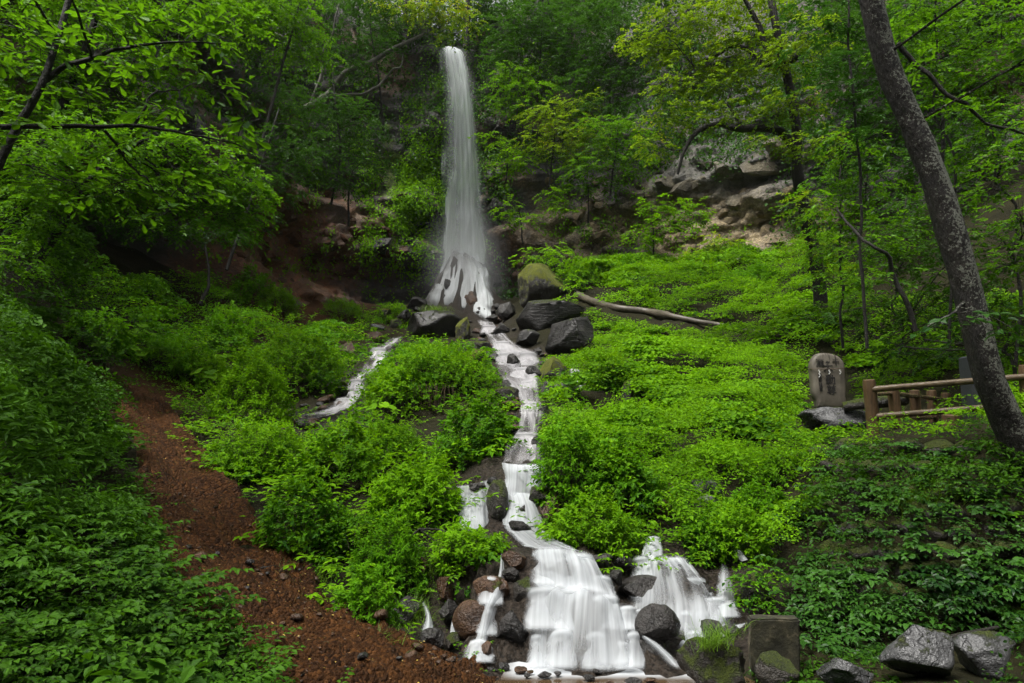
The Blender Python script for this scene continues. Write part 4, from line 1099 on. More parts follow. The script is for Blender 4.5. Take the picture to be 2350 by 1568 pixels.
# stone monument on its base rock
M_stele = None
m, t = newmat('weathered_grey_brown_stone')
pos = N(t, 'ShaderNodeTexCoord').outputs['Object']
n1 = noise(t, 3.0, 6, 0.6, pos)
n2 = noise(t, 90, 3, 0.6, pos)
mp = N(t, 'ShaderNodeMapping'); mp.inputs['Scale'].default_value = (14, 14, 1.6)
t.links.new(pos, mp.inputs['Vector'])
ns = noise(t, 1.0, 4, 0.6, mp.outputs[0])
sz = N(t, 'ShaderNodeSeparateXYZ'); t.links.new(pos, sz.inputs[0])
c = ramp(t, n1, [(0.3, (0.045, 0.038, 0.028)), (0.7, (0.115, 0.10, 0.075))])
st = N(t, 'ShaderNodeMapRange'); st.inputs[1].default_value = 0.52; st.inputs[2].default_value = 0.62
t.links.new(mth(t, 'ADD', ns, mth(t, 'MULTIPLY', mth(t, 'SUBTRACT', sz.outputs['Z'], 0.92), 0.9)), st.inputs[0])
c = mixc(t, st.outputs[0], c, (0.02, 0.014, 0.010))
finish(t, c, 0.65, mth(t, 'ADD', n1, mth(t, 'MULTIPLY', n2, 0.35)), 0.5, 0.012)
M_stele = m
m, t = newmat('black_ink'); finish(t, (0.008, 0.007, 0.006), 0.7); M_ink = m
m, t = newmat('white_paper'); finish(t, (0.42, 0.42, 0.40), 0.8); M_paper = m
m, t = newmat('straw_rope'); finish(t, (0.06, 0.04, 0.022), 0.9, noise(t, 120, 2)); M_rope = m

SD = 12.6
base_c = P(1904, 930, SD)
mon = empty('stone_monument', P(1904, 934, SD))
tag(mon, 'upright inscribed stone monument tied with a rope and white paper strips', 'monument')
pix = SD / FPX                      # metres in one pixel there
# outline of the slab in pixels from its base centre
ol = np.array([(-31, 2), (-33, -14), (-39, -30), (-39, -60), (-40, -90), (-38, -103), (-33, -113), (-23, -122), (-8, -124), (8, -122), (22, -117), (31, -108), (36, -97), (37, -70), (36, -45), (34, -25), (29, 2)], float)
ol = catmull(np.vstack([ol, ol[:1]]), 80)[:-1]
X2 = ol[:, 0] * pix; Z2 = -ol[:, 1] * pix
nrow = 7
bag = Bag()
rings = []
for k, (sc_, yo) in enumerate([(0.0, -0.078), (0.55, -0.076), (0.9, -0.070), (0.985, -0.055), (1.0, -0.03), (1.0, 0.05), (0.95, 0.085), (0.0, 0.095)]):
    zc = 60 * pix
    rings.append(np.stack([X2 * sc_, yo * 1.3 + 0.008 * fbm(np.stack([X2 * 6, Z2 * 6, 0 * X2 + k], -1), 3, 4), zc + (Z2 - zc) * sc_], -1))
RV = np.array(rings)
n_ = len(ol)
i = np.arange(len(RV) - 1)[:, None] * n_; j = np.arange(n_)[None]; j2 = (j + 1) % n_
bag.add(RV.reshape(-1, 3) + np.array(mon.location), np.stack([i + j, i + n_ + j, i + n_ + j2, i + j2], -1).reshape(-1, 4))
slab = bag.build('slab', M_stele, mon)
def glyphs(txt, px, py, size_px, squash=(1, 1)):
    cu = bpy.data.curves.new('lettering', 'FONT')
    cu.body = txt
    cu.align_x = 'CENTER'; cu.align_y = 'CENTER'
    cu.size = size_px * pix
    cu.extrude = 0.004
    cu.resolution_u = 3
    o = bpy.data.objects.new('lettering', cu)
    COL.objects.link(o)
    dg_ = bpy.context.evaluated_depsgraph_get()
    me = bpy.data.meshes.new_from_object(o.evaluated_get(dg_))
    bpy.data.objects.remove(o)
    ob = bpy.data.objects.new('lettering', me)
    me.materials.clear(); me.materials.append(M_ink)
    COL.objects.link(ob)
    ob.parent = slab
    ob.rotation_euler = (R(90), 0, 0)
    ob.scale = (squash[0], squash[1], 1)
    ob.location = (px * pix, -0.104, -py * pix)
    return ob
for ch, px, py, s_ in (('千', 15, -101, 17), ('ヶ', -4, -101, 14), ('瀧', -22, -99, 19), ('不', -4, -83, 24), ('動', 0, -60, 24), ('尊', 1, -36, 24),
                       ('成', -24, -70, 8.5), ('田', -24, -62, 8.5), ('山', -24, -55, 8.5), ('法', -23, -47, 8.5), ('室', -23, -39, 8.5)):
    glyphs(ch, px, py, s_)
rb = Bag()
rp = catmull([(-41, 0.02, -87), (-38, -0.11, -86), (-15, -0.122, -85.5), (10, -0.122, -86), (35, -0.115, -88), (39, 0.02, -90)], 40)
rp = np.stack([rp[:, 0] * pix, rp[:, 1], -rp[:, 2] * pix], 1) + np.array(mon.location)
tube(rb, rp, 0.006, 6)
rb.build('rope', M_rope, mon)
for px, n_z in ((-26, 5), (-3, 3), (22, 3)):
    pb_ = Bag()
    for k in range(n_z):
        cx = (px + (1.3 if k % 2 else -0.6)) * pix
        cz = (85 - 3 - k * 3.6) * pix
        ang = 0.35 if k % 2 else -0.3
        box(pb_, np.array(mon.location) + np.array([cx, -0.128, cz]), np.array([[math.cos(ang), 0, math.sin(ang)], [0, 1, 0], [-math.sin(ang), 0, math.cos(ang)]]), np.array([1.0 * pix, 0.0015, 2.0 * pix]))
    pb_.build('paper_strip', M_paper, mon)
boulder('base_rock', 'rough grey boulder carrying the inscribed monument', 1908, 965, 176, 78, M_grey, 12.35, 401, deep=0.75, facets=11, sub=4, rough=0.2, cat='boulder')

# log fence by the monument
def fence(label, posts, rails, loc):
    root = empty('log_fence', loc)
    tag(root, label, 'fence', 'log fences beside the monument')
    for (ut, vt, ub, vb, d, wpx) in posts:
        bgp = Bag()
        a, c_ = P(ub, vb, d), P(ut, vt, d)
        pts = np.linspace(a, c_, 14)
        r_ = wpx / 2 / FPX * d
        rad = np.full(14, r_); rad[-1] *= 0.9
        tube(bgp, pts, rad, 14, rough=0.05, seed=int(ut))
        bgp.build('post', M_post, root)
    for (u0, v0, d0, u1, v1, d1, wpx) in rails:
        bgp = Bag()
        pts = np.linspace(P(u0, v0, d0), P(u1, v1, d1), 18)
        tube(bgp, pts, wpx / 2 / FPX * (d0 + d1) / 2, 12, rough=0.05, seed=int(v0))
        bgp.build('rail', M_rail, root)
    return root
fence('near log fence with two wet grey rails behind the leaning trunk', [(1994, 872, 2007, 1010, 10.4, 28), (2352, 838, 2362, 1000, 9.9, 27)],
      [(2000, 894, 10.35, 2360, 864, 9.85, 15), (2008, 956, 10.35, 2360, 928, 9.85, 15)], P(2007, 1000, 10.4))
fence('far log fence running back behind the near one', [(2048, 884, 2062, 1005, 11.0, 25), (2098, 896, 2106, 985, 12.3, 23), (2137, 896, 2144, 975, 13.4, 21), (2170, 902, 2175, 960, 14.4, 19), (2222, 905, 2228, 970, 13.5, 15)],
      [(2010, 905, 10.6, 2048, 903, 11.0, 9), (2048, 903, 11.0, 2202, 922, 15.2, 10), (2062, 960, 11.0, 2190, 958, 15.0, 9)], P(2062, 1000, 11.0))
# granite pillar and stump behind the fence
m, t = newmat('dark_granite'); finish(t, ramp(t, noise(t, 60, 3), [(0.4, (0.008, 0.009, 0.012)), (0.65, (0.04, 0.042, 0.05))]), 0.5); M_granite = m
bgp = Bag()
a = P(2245, 960, 12.6)
for (z0, z1, h0, h1) in ((0, 1.15, 0.17, 0.16),):
    V = []
    for zz_, hh in ((z0, h0), (z1 - 0.03, h1), (z1, h1 - 0.03)):
        V += [(-hh, -hh, zz_), (hh, -hh, zz_), (hh, hh, zz_), (-hh, hh, zz_)]
    V = np.array(V) + a
    bgp.add(V, [[0, 1, 5, 4], [1, 2, 6, 5], [2, 3, 7, 6], [3, 0, 4, 7], [4, 5, 9, 8], [5, 6, 10, 9], [6, 7, 11, 10], [7, 4, 8, 11], [8, 9, 10, 11]])
tag(bgp.build('granite_pillar', M_granite, origin=a, smooth=False), 'dark speckled granite pillar half hidden behind the leaning trunk', 'pillar')
bgp = Bag()
a = P(2181, 985, 11.6)
tube(bgp, np.linspace(a, P(2181, 953, 11.6), 8), 0.13, 14, rough=0.12)
tag(bgp.build('tree_stump', M_post, origin=a), 'short sawn stump behind the lower fence rail', 'stump')
bgp = Bag()
lp = catmull([P(1935, 934, 12.0), P(1975, 927, 11.9), P(2020, 922, 11.8), P(2075, 915, 11.9)], 24)
tube(bgp, lp, np.linspace(0.085, 0.12, 24), 12, rough=0.12)
tag(bgp.build('mossy_log', M_mossy, origin=lp[0]), 'dark mossy log lying between the monument and the fence post', 'log')

# mossy concrete block beside the cascade
m, t = newmat('stained_concrete')
pos = N(t, 'ShaderNodeTexCoord').outputs['Object']
n1 = noise(t, 5.5, 6, 0.6, pos); n2 = noise(t, 40, 4, 0.7, pos)
c = ramp(t, n1, [(0.42, (0.010, 0.008, 0.004)), (0.56, (0.030, 0.026, 0.012)), (0.68, (0.15, 0.12, 0.08))])
c = mixc(t, mth(t, 'MULTIPLY', n2, 0.5), c, (0.018, 0.020, 0.006))
finish(t, c, 0.8, n2, 0.5, 0.015); M_conc = m
bgp = Bag()
cd = 5.75
TL, TR, BL, BR = P(1722, 1420, cd), P(1836, 1421, cd), P(1726, 1545, cd - 0.05), P(1838, 1550, cd - 0.05)
dep = np.array([0.02, 0.14, 0.0])
fr = [TL, TR, BR, BL]
ins = 0.012
V = np.array(fr + [p + dep for p in fr])
bm = bmesh.new()
vs = [bm.verts.new(p - TL) for p in V]
for f in ((0, 3, 2, 1), (4, 5, 6, 7), (0, 1, 5, 4), (1, 2, 6, 5), (2, 3, 7, 6), (3, 0, 4, 7)):
    bm.faces.new([vs[k] for k in f])
bmesh.ops.bevel(bm, geom=bm.edges[:], offset=0.014, segments=2, affect='EDGES')
bmesh.ops.subdivide_edges(bm, edges=bm.edges[:], cuts=5, use_grid_fill=True)
for vtx in bm.verts:
    q3 = np.array(vtx.co[:])
    vtx.co += Vector(0.012 * np.array([fbm(q3 * 9 + 7 * a, 3, 3 + a) for a in range(3)]))
me = bpy.data.meshes.new('concrete_block'); bm.to_mesh(me); bm.free()
me.materials.append(M_conc)
o = bpy.data.objects.new('concrete_block', me); o.location = Vector(TL); COL.objects.link(o)
tag(o, 'square stained concrete block at the right end of the lower cascade', 'block')
# fallen trunk on the right meadow
bgp = Bag()
fp = [(1326, 678, 34.0), (1360, 692, 33), (1420, 708, 31.5), (1490, 716, 30), (1540, 726, 29), (1600, 738, 28), (1660, 748, 27.2), (1710, 758, 26.5), (1790, 770, 25.5)]
lp = catmull([P(q[0], q[1], min(q[2], hit(q[0], q[1] + 8)[1])) for q in fp], 60)
rad = np.interp(np.linspace(0, 1, 60), [0, 0.1, 0.35, 0.48, 0.5, 0.8, 1], [0.20, 0.18, 0.15, 0.16, 0.12, 0.09, 0.05])
tube(bgp, lp, rad, 12, rough=0.25, seed=9)
tag(bgp.build('fallen_trunk', M_log, origin=lp[0]), 'long weathered grey trunk lying across the bright green slope', 'log')
# roots and sticks
STK = [([(1800, 770, 25), (1840, 755, 24.5), (1862, 760, 24.3), (1880, 768, 24)], 0.06, 'dark twisted root lying near the end of the fallen trunk'),
       ([(1828, 712, 25), (1832, 735, 24.8), (1838, 752, 24.5)], 0.05, 'pale broken branch stub standing near the far tree foot'),
       ([(555, 1318, 7.3), (590, 1306, 7.25), (632, 1300, 7.2)], 0.022, 'brown stick lying across the dirt path'),
       ([(570, 1290, 7.4), (582, 1305, 7.3), (586, 1318, 7.25)], 0.014, 'short forked stick touching the brown one on the path'),
       ([(2170, 1468, 5.9), (2220, 1455, 6.0), (2290, 1440, 6.1)], 0.03, 'dark stick resting between the two big right boulders'),
       ([(790, 962, 13.6), (850, 985, 13.4), (880, 1000, 13.2)], 0.06, 'mossy branch fallen at the end of the side stream'),
       ([(1500, 1420, 6), (1500, 1425, 6)], 0.0, '')]
for pts, r_, lab in STK:
    if not lab: continue
    bgp = Bag()
    lp = catmull([P(*q) for q in pts], 20)
    tube(bgp, lp, np.linspace(r_, r_ * 0.5, 20), 8, rough=0.3, seed=len(lab))
    tag(bgp.build('stick', M_bark, origin=lp[0]), lab, 'stick')

# mossy retaining wall under the fence: each stone its own piece
root = empty('stone_wall', hit(2100, 1250)[0])
tag(root, 'dark mossy dry-stone retaining wall under the log fence', 'wall')
rw = np.random.default_rng(12)
for r_i, v in enumerate(np.arange(1035, 1440, 46)):
    for u in np.arange(1890 + (r_i % 2) * 30 + r_i * -2, 2400, 66):
        uj, vj = u + rw.uniform(-9, 9), v + rw.uniform(-7, 7)
        p, d = hit(uj, vj)
        V, F = rock_shape(500 + int(rw.integers(0, 14)), 2, 8, 0.16)
        s_ = d / FPX
        V = V * np.array([35, 30, 26]) * s_ * rw.uniform(0.85, 1.1)
        bgp = Bag(); bgp.add(V + p, F)
        bgp.build('stone', M_mossy, root)
# ---------------------------------------------------------------- leaves
TMPL = {  # verts (across, along, normal) and faces
    'far': (np.array([(0, 0, 0), (0.5, 0.45, 0.10), (0, 1, -0.06), (-0.5, 0.45, 0.10)]), np.array([[0, 1, 2], [0, 2, 3]])),
    'mid': (np.array([(0, 0, 0), (0.46, 0.30, 0.07), (0.34, 0.66, 0.05), (0, 1, -0.10), (-0.34, 0.66, 0.05), (-0.46, 0.30, 0.07)]), np.array([[0, 1, 2, 3], [0, 3, 4, 5]])),
    'obov': (np.array([(0, 0, 0), (0.26, 0.35, 0.05), (0.5, 0.72, 0.05), (0.22, 0.96, -0.02), (0, 1, -0.05), (-0.22, 0.96, -0.02), (-0.5, 0.72, 0.05), (-0.26, 0.35, 0.05)]), np.array([[0, 1, 2, 3], [0, 5, 6, 7]])),
    'near': (np.array([(0, 0, 0), (0, 0.33, 0.0), (0, 0.68, -0.03), (0, 1.0, -0.14), (0.30, 0.10, 0.05), (0.50, 0.33, 0.10), (0.36, 0.66, 0.06), (-0.30, 0.10, 0.05), (-0.50, 0.33, 0.10), (-0.36, 0.66, 0.06)]),
             np.array([[0, 4, 5, 1], [1, 5, 6, 2], [0, 1, 8, 7], [1, 2, 9, 8]])),
    'blade': (np.array([(-0.5, 0, 0), (0.5, 0, 0), (0.4, 0.45, 0.0), (-0.4, 0.45, 0.0), (0.0, 1.0, -0.28)]), np.array([[0, 1, 2, 3]])),
}
def patchy(p, s=0.5, seed=5):
    return fbm(np.asarray(p) * s, 3, seed)

def add_leaves(bag, pos, axis, nrm, L, W, tint, tm='far', mi=0):
    tv, tf = TMPL[tm]
    n = len(pos)
    if n == 0: return
    y = norm(axis)
    z = norm(nrm - (nrm * y).sum(1, keepdims=True) * y)
    x = np.cross(y, z)
    L = np.broadcast_to(L, (n,)); W = np.broadcast_to(W, (n,))
    V = pos[:, None] + x[:, None] * (tv[:, 0][None] * W[:, None])[..., None] + y[:, None] * (tv[:, 1][None] * L[:, None])[..., None] + z[:, None] * (tv[:, 2][None] * L[:, None])[..., None]
    k = len(tv)
    F = (np.arange(n) * k)[:, None, None] + tf[None]
    bag.add(V.reshape(-1, 3), F.reshape(-1, tf.shape[1]), np.repeat(np.clip(tint, 0, 1), k), mi)
    if tm == 'near':
        tf2 = np.array([[2, 6, 3], [2, 3, 9]])
    elif tm == 'obov':
        tf2 = np.array([[0, 3, 4], [0, 4, 5]])
    elif tm == 'blade':
        tf2 = np.array([[3, 2, 4]])
    else:
        return
    F = (np.arange(n) * k)[:, None, None] + tf2[None] - 0
    b0 = bag.n - n * k
    bag.f.append(F.reshape(-1, 3) + b0)
    bag.m.append(np.full(n * len(tf2), mi, np.int32))

# greens
G_mid = leaf_mat('herb_leaf', (0.014, 0.062, 0.003), (0.100, 0.265, 0.003), 0.38, 0.6, spec=0.12)
G_bright = leaf_mat('bright_herb_leaf', (0.026, 0.090, 0.003), (0.160, 0.350, 0.004), 0.42, 0.6, spec=0.10)
G_deep = leaf_mat('shade_toned_leaf', (0.008, 0.036, 0.002), (0.045, 0.125, 0.004), 0.34, 0.6, spec=0.12)  # darkened green; the left bank's canopy shade is put into the colour
G_gloss = leaf_mat('glossy_nettle_leaf', (0.006, 0.030, 0.004), (0.036, 0.112, 0.009), 0.25, 0.42, spec=0.2)  # leaf colour darkened in place of crown shade missing on the nettle bank
G_tree = leaf_mat('tree_leaf', (0.016, 0.065, 0.003), (0.095, 0.235, 0.005), 0.48, 0.5, spec=0.2)
G_yel = leaf_mat('yellow_green_tree_leaf', (0.034, 0.095, 0.004), (0.160, 0.270, 0.008), 0.5, 0.45, accent=(0.36, 0.30, 0.012), spec=0.2)
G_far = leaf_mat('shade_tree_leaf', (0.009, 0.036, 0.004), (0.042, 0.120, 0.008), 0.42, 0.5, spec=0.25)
G_grass = leaf_mat('grass_blade', (0.045, 0.11, 0.006), (0.13, 0.25, 0.012), 0.4, 0.5, spec=0.3)
M_twig = rock_mat('dark_twig', (0.008, 0.006, 0.005), (0.03, 0.022, 0.015), 0, (0.6, 0.8), 9.0)
M_stem = rock_mat('green_brown_stem', (0.020, 0.028, 0.006), (0.07, 0.06, 0.02), 0, (0.5, 0.7), 9.0)

def inpoly(u, v, poly):
    poly = np.asarray(poly, float)
    r = np.zeros(len(u), bool)
    j = len(poly) - 1
    for i in range(len(poly)):
        xi, yi = poly[i]; xj, yj = poly[j]
        c = ((yi > v) != (yj > v)) & (u < (xj - xi) * (v - yi) / (yj - yi + 1e-12) + xi)
        r ^= c
        j = i
    return r

CLEAR = [  # where no ground herbs grow: water, bare rock, soil, the path
    PATH_L[:9] + PATH_R[:9][::-1],
    [(1085, 725), (1135, 725), (1175, 770), (1245, 800), (1255, 850), (1248, 900), (1255, 960), (1268, 1020), (1280, 1065), (1268, 1140), (1252, 1215), (1290, 1240), (1345, 1262), (1400, 1350), (1450, 1400), (1440, 1275), (1470, 1228), (1525, 1228),
     (1580, 1275), (1640, 1335), (1652, 1290), (1668, 1290), (1690, 1380), (1725, 1420), (1725, 1470), (1600, 1590), (1000, 1590), (940, 1470), (895, 1440), (900, 1370), (960, 1350), (1040, 1380), (1080, 1320), (1140, 1290), (1150, 1240), (1060, 1220), (1035, 1110), (1130, 1080), (1140, 1040), (1160, 1000), (1172, 950), (1145, 870), (1125, 810), (1085, 745)],
    [(935, 770), (905, 768), (860, 790), (825, 835), (785, 880), (735, 925), (690, 948), (700, 990), (800, 965), (835, 905), (862, 868), (890, 830)],
    [(1300, 845), (1325, 845), (1342, 895), (1312, 898)], [(935, 925), (1035, 925), (1030, 1010), (960, 1015), (930, 970)],
    [(560, 560), (770, 560), (850, 640), (880, 700), (820, 735), (720, 742), (640, 725), (570, 690)],
    [(940, 705), (1080, 700), (1085, 800), (950, 790)],
    [(1190, 690), (1320, 690), (1360, 810), (1270, 830), (1180, 770)],
    [(1860, 800), (1945, 800), (1990, 930), (1990, 992), (1815, 992), (1830, 930)], [(1320, 670), (1420, 700), (1540, 715), (1720, 755), (1720, 782), (1540, 750), (1420, 732), (1325, 697)],
    [(1722, 1415), (1840, 1415), (1840, 1500), (1722, 1500)], [(2040, 1445), (2350, 1455), (2350, 1530), (2050, 1560)], [(1885, 1508), (2000, 1508), (2000, 1575), (1885, 1575)],
]

_mr = np.random.default_rng(404)
_mc = []
for _ in range(2600):
    _x, _y = _mr.uniform(-15, 16), _mr.uniform(4.5, 40)
    if abs(_x) > 0.8 * _y + 1: continue
    if _mr.random() > (7.0 / max(_y, 7.0)) ** 1.0: continue
    _mc.append((_x, _y, _mr.uniform(0.26, 0.72) * (0.8 + 0.03 * _y), _mr.uniform(0.7, 1.35) * (0.6 if _x > 0.16 * _y else 1.0)))
_mc = np.array(_mc)
_mp = np.stack([_mc[:, 0], _mc[:, 1], tz(_mc[:, 0], _mc[:, 1])], 1)
_mu, _mv, _md = proj(_mp)
_mk = np.ones(len(_mc), bool)
for c in CLEAR:
    for du in (-1, 0, 1):
        for dv in (-1.4, 0):
            _mk &= ~inpoly(_mu + du * 0.95 * _mc[:, 2] / _md * FPX, _mv + dv * 0.8 * _mc[:, 2] / _md * FPX, c)
_mc = _mc[_mk]
def canopy(p):
    """leafy hummocks over the ground: height and slope"""
    z = np.zeros(len(p)); gx = np.zeros(len(p)); gy = np.zeros(len(p))
    for i in range(0, len(p), 4000):
        q = p[i:i + 4000]
        dx = (q[:, None, 0] - _mc[None, :, 0]) / _mc[None, :, 2]; dy = (q[:, None, 1] - _mc[None, :, 1]) / _mc[None, :, 2]
        h = np.maximum(1 - dx * dx - dy * dy, 0)
        hh = np.sqrt(h) * (_mc[:, 2] * _mc[:, 3])[None]
        j = hh.argmax(1); a = np.arange(len(q))
        z[i:i + 4000] = hh[a, j]
        g = np.where(hh[a, j] > 0, 1.0, 0.0) * _mc[j, 3] / np.maximum(np.sqrt(h[a, j]), 0.35)
        gx[i:i + 4000] = -dx[a, j] * g; gy[i:i + 4000] = -dy[a, j] * g
    return z, gx, gy

MOUNDS = [
    (985, 782, 925, 330, G_bright, 9, 'great leafy mound standing between the two streams'), (905, 850, 950, 130, G_bright, 9, 'left flank bush of the mound between the streams'), (1085, 915, 1065, 180, G_mid, 12, 'dense pointed-leaf bush right of the dark hollow'),
    (655, 745, 920, 220, G_bright, 7, 'large bright bush left of the side stream'), (545, 805, 965, 200, G_bright, 8, 'pale leafy bush between the path and the side stream bush'), (723, 736, 786, 62, G_mid, 6, 'small round bush on the brown slope'), (500, 715, 815, 150, G_mid, 7, 'bush at the right corner of the cave mouth'),
    (575, 965, 1110, 210, G_bright, 11, 'wide bright bush beside the upper path bend'), (770, 975, 1135, 220, G_bright, 11, 'bush with a dark overhang below the side stream'), (885, 960, 1075, 140, G_bright, 10, 'herb bush in front of the dark hollow'), (945, 1045, 1225, 230, G_bright, 12, 'tall grassy bush left of the middle step'),
    (685, 1120, 1300, 210, G_mid, 14, 'dark leafy bush at the lower bend of the path'), (875, 1215, 1375, 190, G_mid, 13, 'shaded bush low on the bank left of the cascade'), (1075, 1218, 1312, 180, G_bright, 12, 'bush overhanging the left end of the lower cascade'), (1325, 975, 1195, 190, G_mid, 13, 'tall leafy bush right of the middle step'),
    (1435, 1035, 1205, 180, G_mid, 12, 'bush behind the tall leafy bush right of the middle step'), (1370, 1160, 1272, 230, G_bright, 11, 'bright bush on the brow between the two curtains'), (1625, 1185, 1305, 130, G_mid, 15, 'drooping bush at the right end of the brow'), (1715, 1180, 1300, 150, G_bright, 11, 'bush above the narrow spout'),
    (430, 800, 890, 160, G_bright, 9, 'bush at the head of the dirt path'), (320, 765, 840, 190, G_mid, 9, 'bush in front of the dark cave'), (180, 710, 810, 170, G_mid, 10, 'bush left of the cave on the slope'), (825, 1330, 1455, 150, G_mid, 13, 'bush at the soil edge left of the dark stones'), (560, 620, 700, 110, G_mid, 7, 'bush under the rim right of the cave'),
    (630, 655, 720, 90, G_bright, 6, 'fresh bush half-way up the brown slope'), (780, 690, 735, 110, G_bright, 6, 'low bush at the top of the brown slope'), (900, 700, 745, 90, G_bright, 6, 'low moss bush left of the broad slab'),
    (1250, 555, 650, 190, G_bright, 7, 'bush crowning the huge mossy boulder'), (1340, 590, 665, 120, G_bright, 7, 'bush right of the mossy boulder'), (1450, 590, 640, 160, G_mid, 6, 'low green hummock below the tan rock, left'), (1600, 600, 650, 170, G_mid, 6, 'low green hummock below the tan rock, middle'), (1760, 600, 660, 160, G_mid, 7, 'low green hummock below the tan rock, right'),
    (1430, 830, 905, 110, G_mid, 8, 'bush beside the tall dark stone in the herbs'), (1500, 770, 815, 150, G_bright, 7, 'hummock under the fallen trunk'), (1650, 850, 905, 170, G_bright, 8, 'hummock in the middle of the right meadow'), (1560, 930, 990, 150, G_bright, 9, 'hummock of the meadow left of the monument'), (1760, 900, 960, 150, G_bright, 9, 'hummock beside the monument rock'),
    (1480, 985, 1045, 130, G_mid, 10, 'dark green hummock above the brow'), (1680, 1010, 1080, 160, G_bright, 10, 'hummock above the pale double boulder'), (1800, 1040, 1120, 150, G_bright, 11, 'hummock at the corner of the dark leafy bank'), (1760, 1120, 1200, 140, G_mid, 11, 'hummock right of the grey boulders'), (1560, 1050, 1105, 120, G_bright, 10, 'hummock above the rust-red boulder'), (1500, 1115, 1175, 110, G_mid, 12, 'hummock left of the rust-red boulder'),
    (1480, 660, 705, 160, G_bright, 7, 'hummock at the thick end of the fallen trunk'),
]
def spacing(d):
    return 0.085 + 0.0125 * d

def scatter(n, seed, poly=None, dens=1.0, x=(-16, 17), y=(2.2, 44), pw=2.0):
    """ground points, denser near the camera; poly keeps those that show inside it"""
    r = np.random.default_rng(seed)
    X = r.uniform(x[0], x[1], n); Y = r.uniform(y[0], y[1], n)
    D = np.sqrt(X ** 2 + Y ** 2)
    pr = dens * (0.13 / spacing(D)) ** pw
    k = r.random(n) < pr
    X, Y = X[k], Y[k]
    k = np.abs(X) < 0.85 * Y + 2.2
    X, Y = X[k], Y[k]
    Zg = tz(X, Y)
    p = np.stack([X, Y, Zg], 1)
    u, v, d = proj(p + np.array([0, 0, 0.12]))
    ok = (d > 1.8) & (v < 1800)
    for c in CLEAR:
        ok &= ~inpoly(u, v, c)
    ok &= ~(inpoly(u, v, [(1975, 850), (2260, 840), (2300, 985), (1985, 1000)]) & (d < 16) & (r.random(len(d)) < 0.97))
    for (mu_, vt, vb, mw, _m, _l, _t) in MOUNDS:
        if mu_ > 1400 and vb < 1100: continue
        e = ((u - mu_) / (0.46 * mw)) ** 2 + ((v - (vb + 0.02 * (vb - vt))) / (0.30 * (vb - vt))) ** 2
        ok &= ~((e < 1) & (r.random(len(u)) < 0.85))
    if poly is not None:
        ok &= inpoly(u, v, poly)
    # not behind the cliff
    low = canopy(p)[0] < 0.02
    ok &= ~(low & (r.random(len(p)) < np.where(u < 1300, 0.45, 0.2)))
    cl_d = np.interp(u, ucol, np.sqrt((cb ** 2).sum(1)))
    ok &= np.sqrt(p[:, 0] ** 2 + p[:, 1] ** 2) < cl_d - 0.2
    return p[ok], u[ok], v[ok], d[ok]

def herb_clumps(bag, p, d, hgt, K, Lf, seed, tint_off=0.0, width=0.62, tm=None, droop=0.25, rscale=1.2, up=0.9, mi=0):
    """domes of leaves over ground points"""
    r = np.random.default_rng(seed)
    n = len(p)
    if n == 0: return
    sp_ = spacing(d) * rscale
    cz, cgx, cgy = canopy(p)
    hg = hgt * (0.45 + 0.9 * np.clip(0.5 + 1.3 * patchy(p, 1.1, 33), 0, 1.2)) * r.uniform(0.5, 1.35, n) * (1 + 0.5 * patchy(p, 0.8, 12))
    ct = 0.42 + 0.55 * patchy(p, 0.45, 8) + r.normal(0, 0.10, n) + tint_off
    idx = np.repeat(np.arange(n), K)
    N_ = len(idx)
    th_ = r.uniform(0, 2 * math.pi, N_)
    rho = np.sqrt(r.random(N_))
    rr = rho * sp_[idx]
    zh = hg[idx] * (1 - 0.55 * rho ** 2) * (0.25 + 0.75 * np.sqrt(r.random(N_)))
    pos = p[idx] + np.stack([np.cos(th_) * rr, np.sin(th_) * rr, zh], 1)
    pos[:, 2] += cz[idx]
    th2 = th_ + r.normal(0, 0.9, N_)
    ax = np.stack([np.cos(th2), np.sin(th2), r.normal(-droop, 0.35, N_)], 1)
    nn = np.stack([0.35 * np.cos(th_) * rho + r.normal(0, 0.32, N_), 0.35 * np.sin(th_) * rho - 0.12 + r.normal(0, 0.32, N_), np.full(N_, up)], 1)
    nn = nn + r.normal(0, 0.22, (N_, 3)) - np.stack([cgx[idx], cgy[idx], 0 * rho], 1) * 0.8
    spc = np.clip(0.5 + 1.5 * fbm(p * 0.9 + 40, 2, 77), 0, 1)
    L = Lf(d)[idx] * r.uniform(0.5, 1.35, N_) * (0.65 + 0.9 * spc[idx] ** 2)
    width = (0.75 - 0.4 * np.clip(0.5 + 1.6 * fbm(p * 0.7 + 90, 2, 78), 0, 1))[idx]
    pos = pos - norm(ax) * L[:, None] * 0.5
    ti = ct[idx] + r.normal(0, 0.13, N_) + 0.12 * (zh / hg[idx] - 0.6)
    if tm is not None:
        add_leaves(bag, pos, ax, nn, L, L * width, ti, tm, mi)
    else:
        far = d[idx] > 11
        add_leaves(bag, pos[far], ax[far], nn[far], L[far], L[far] * width[far], ti[far], 'far', mi)
        nr = ~far
        add_leaves(bag, pos[nr], ax[nr], nn[nr], L[nr], L[nr] * width[nr], ti[nr], 'mid', mi)

def cover(name, label, n, seed, poly, hgt, K, Lf, mat, **kw):
    dens = kw.pop('dens', 1.0)
    p, u, v, d = scatter(n, seed, poly, dens)
    bag = Bag()
    herb_clumps(bag, p, d, hgt, K, Lf, seed + 1, **kw)
    if bag.n:
        tag(bag.build(name, mat, smooth=False), label, 'undergrowth', kind='stuff')
    return p, d

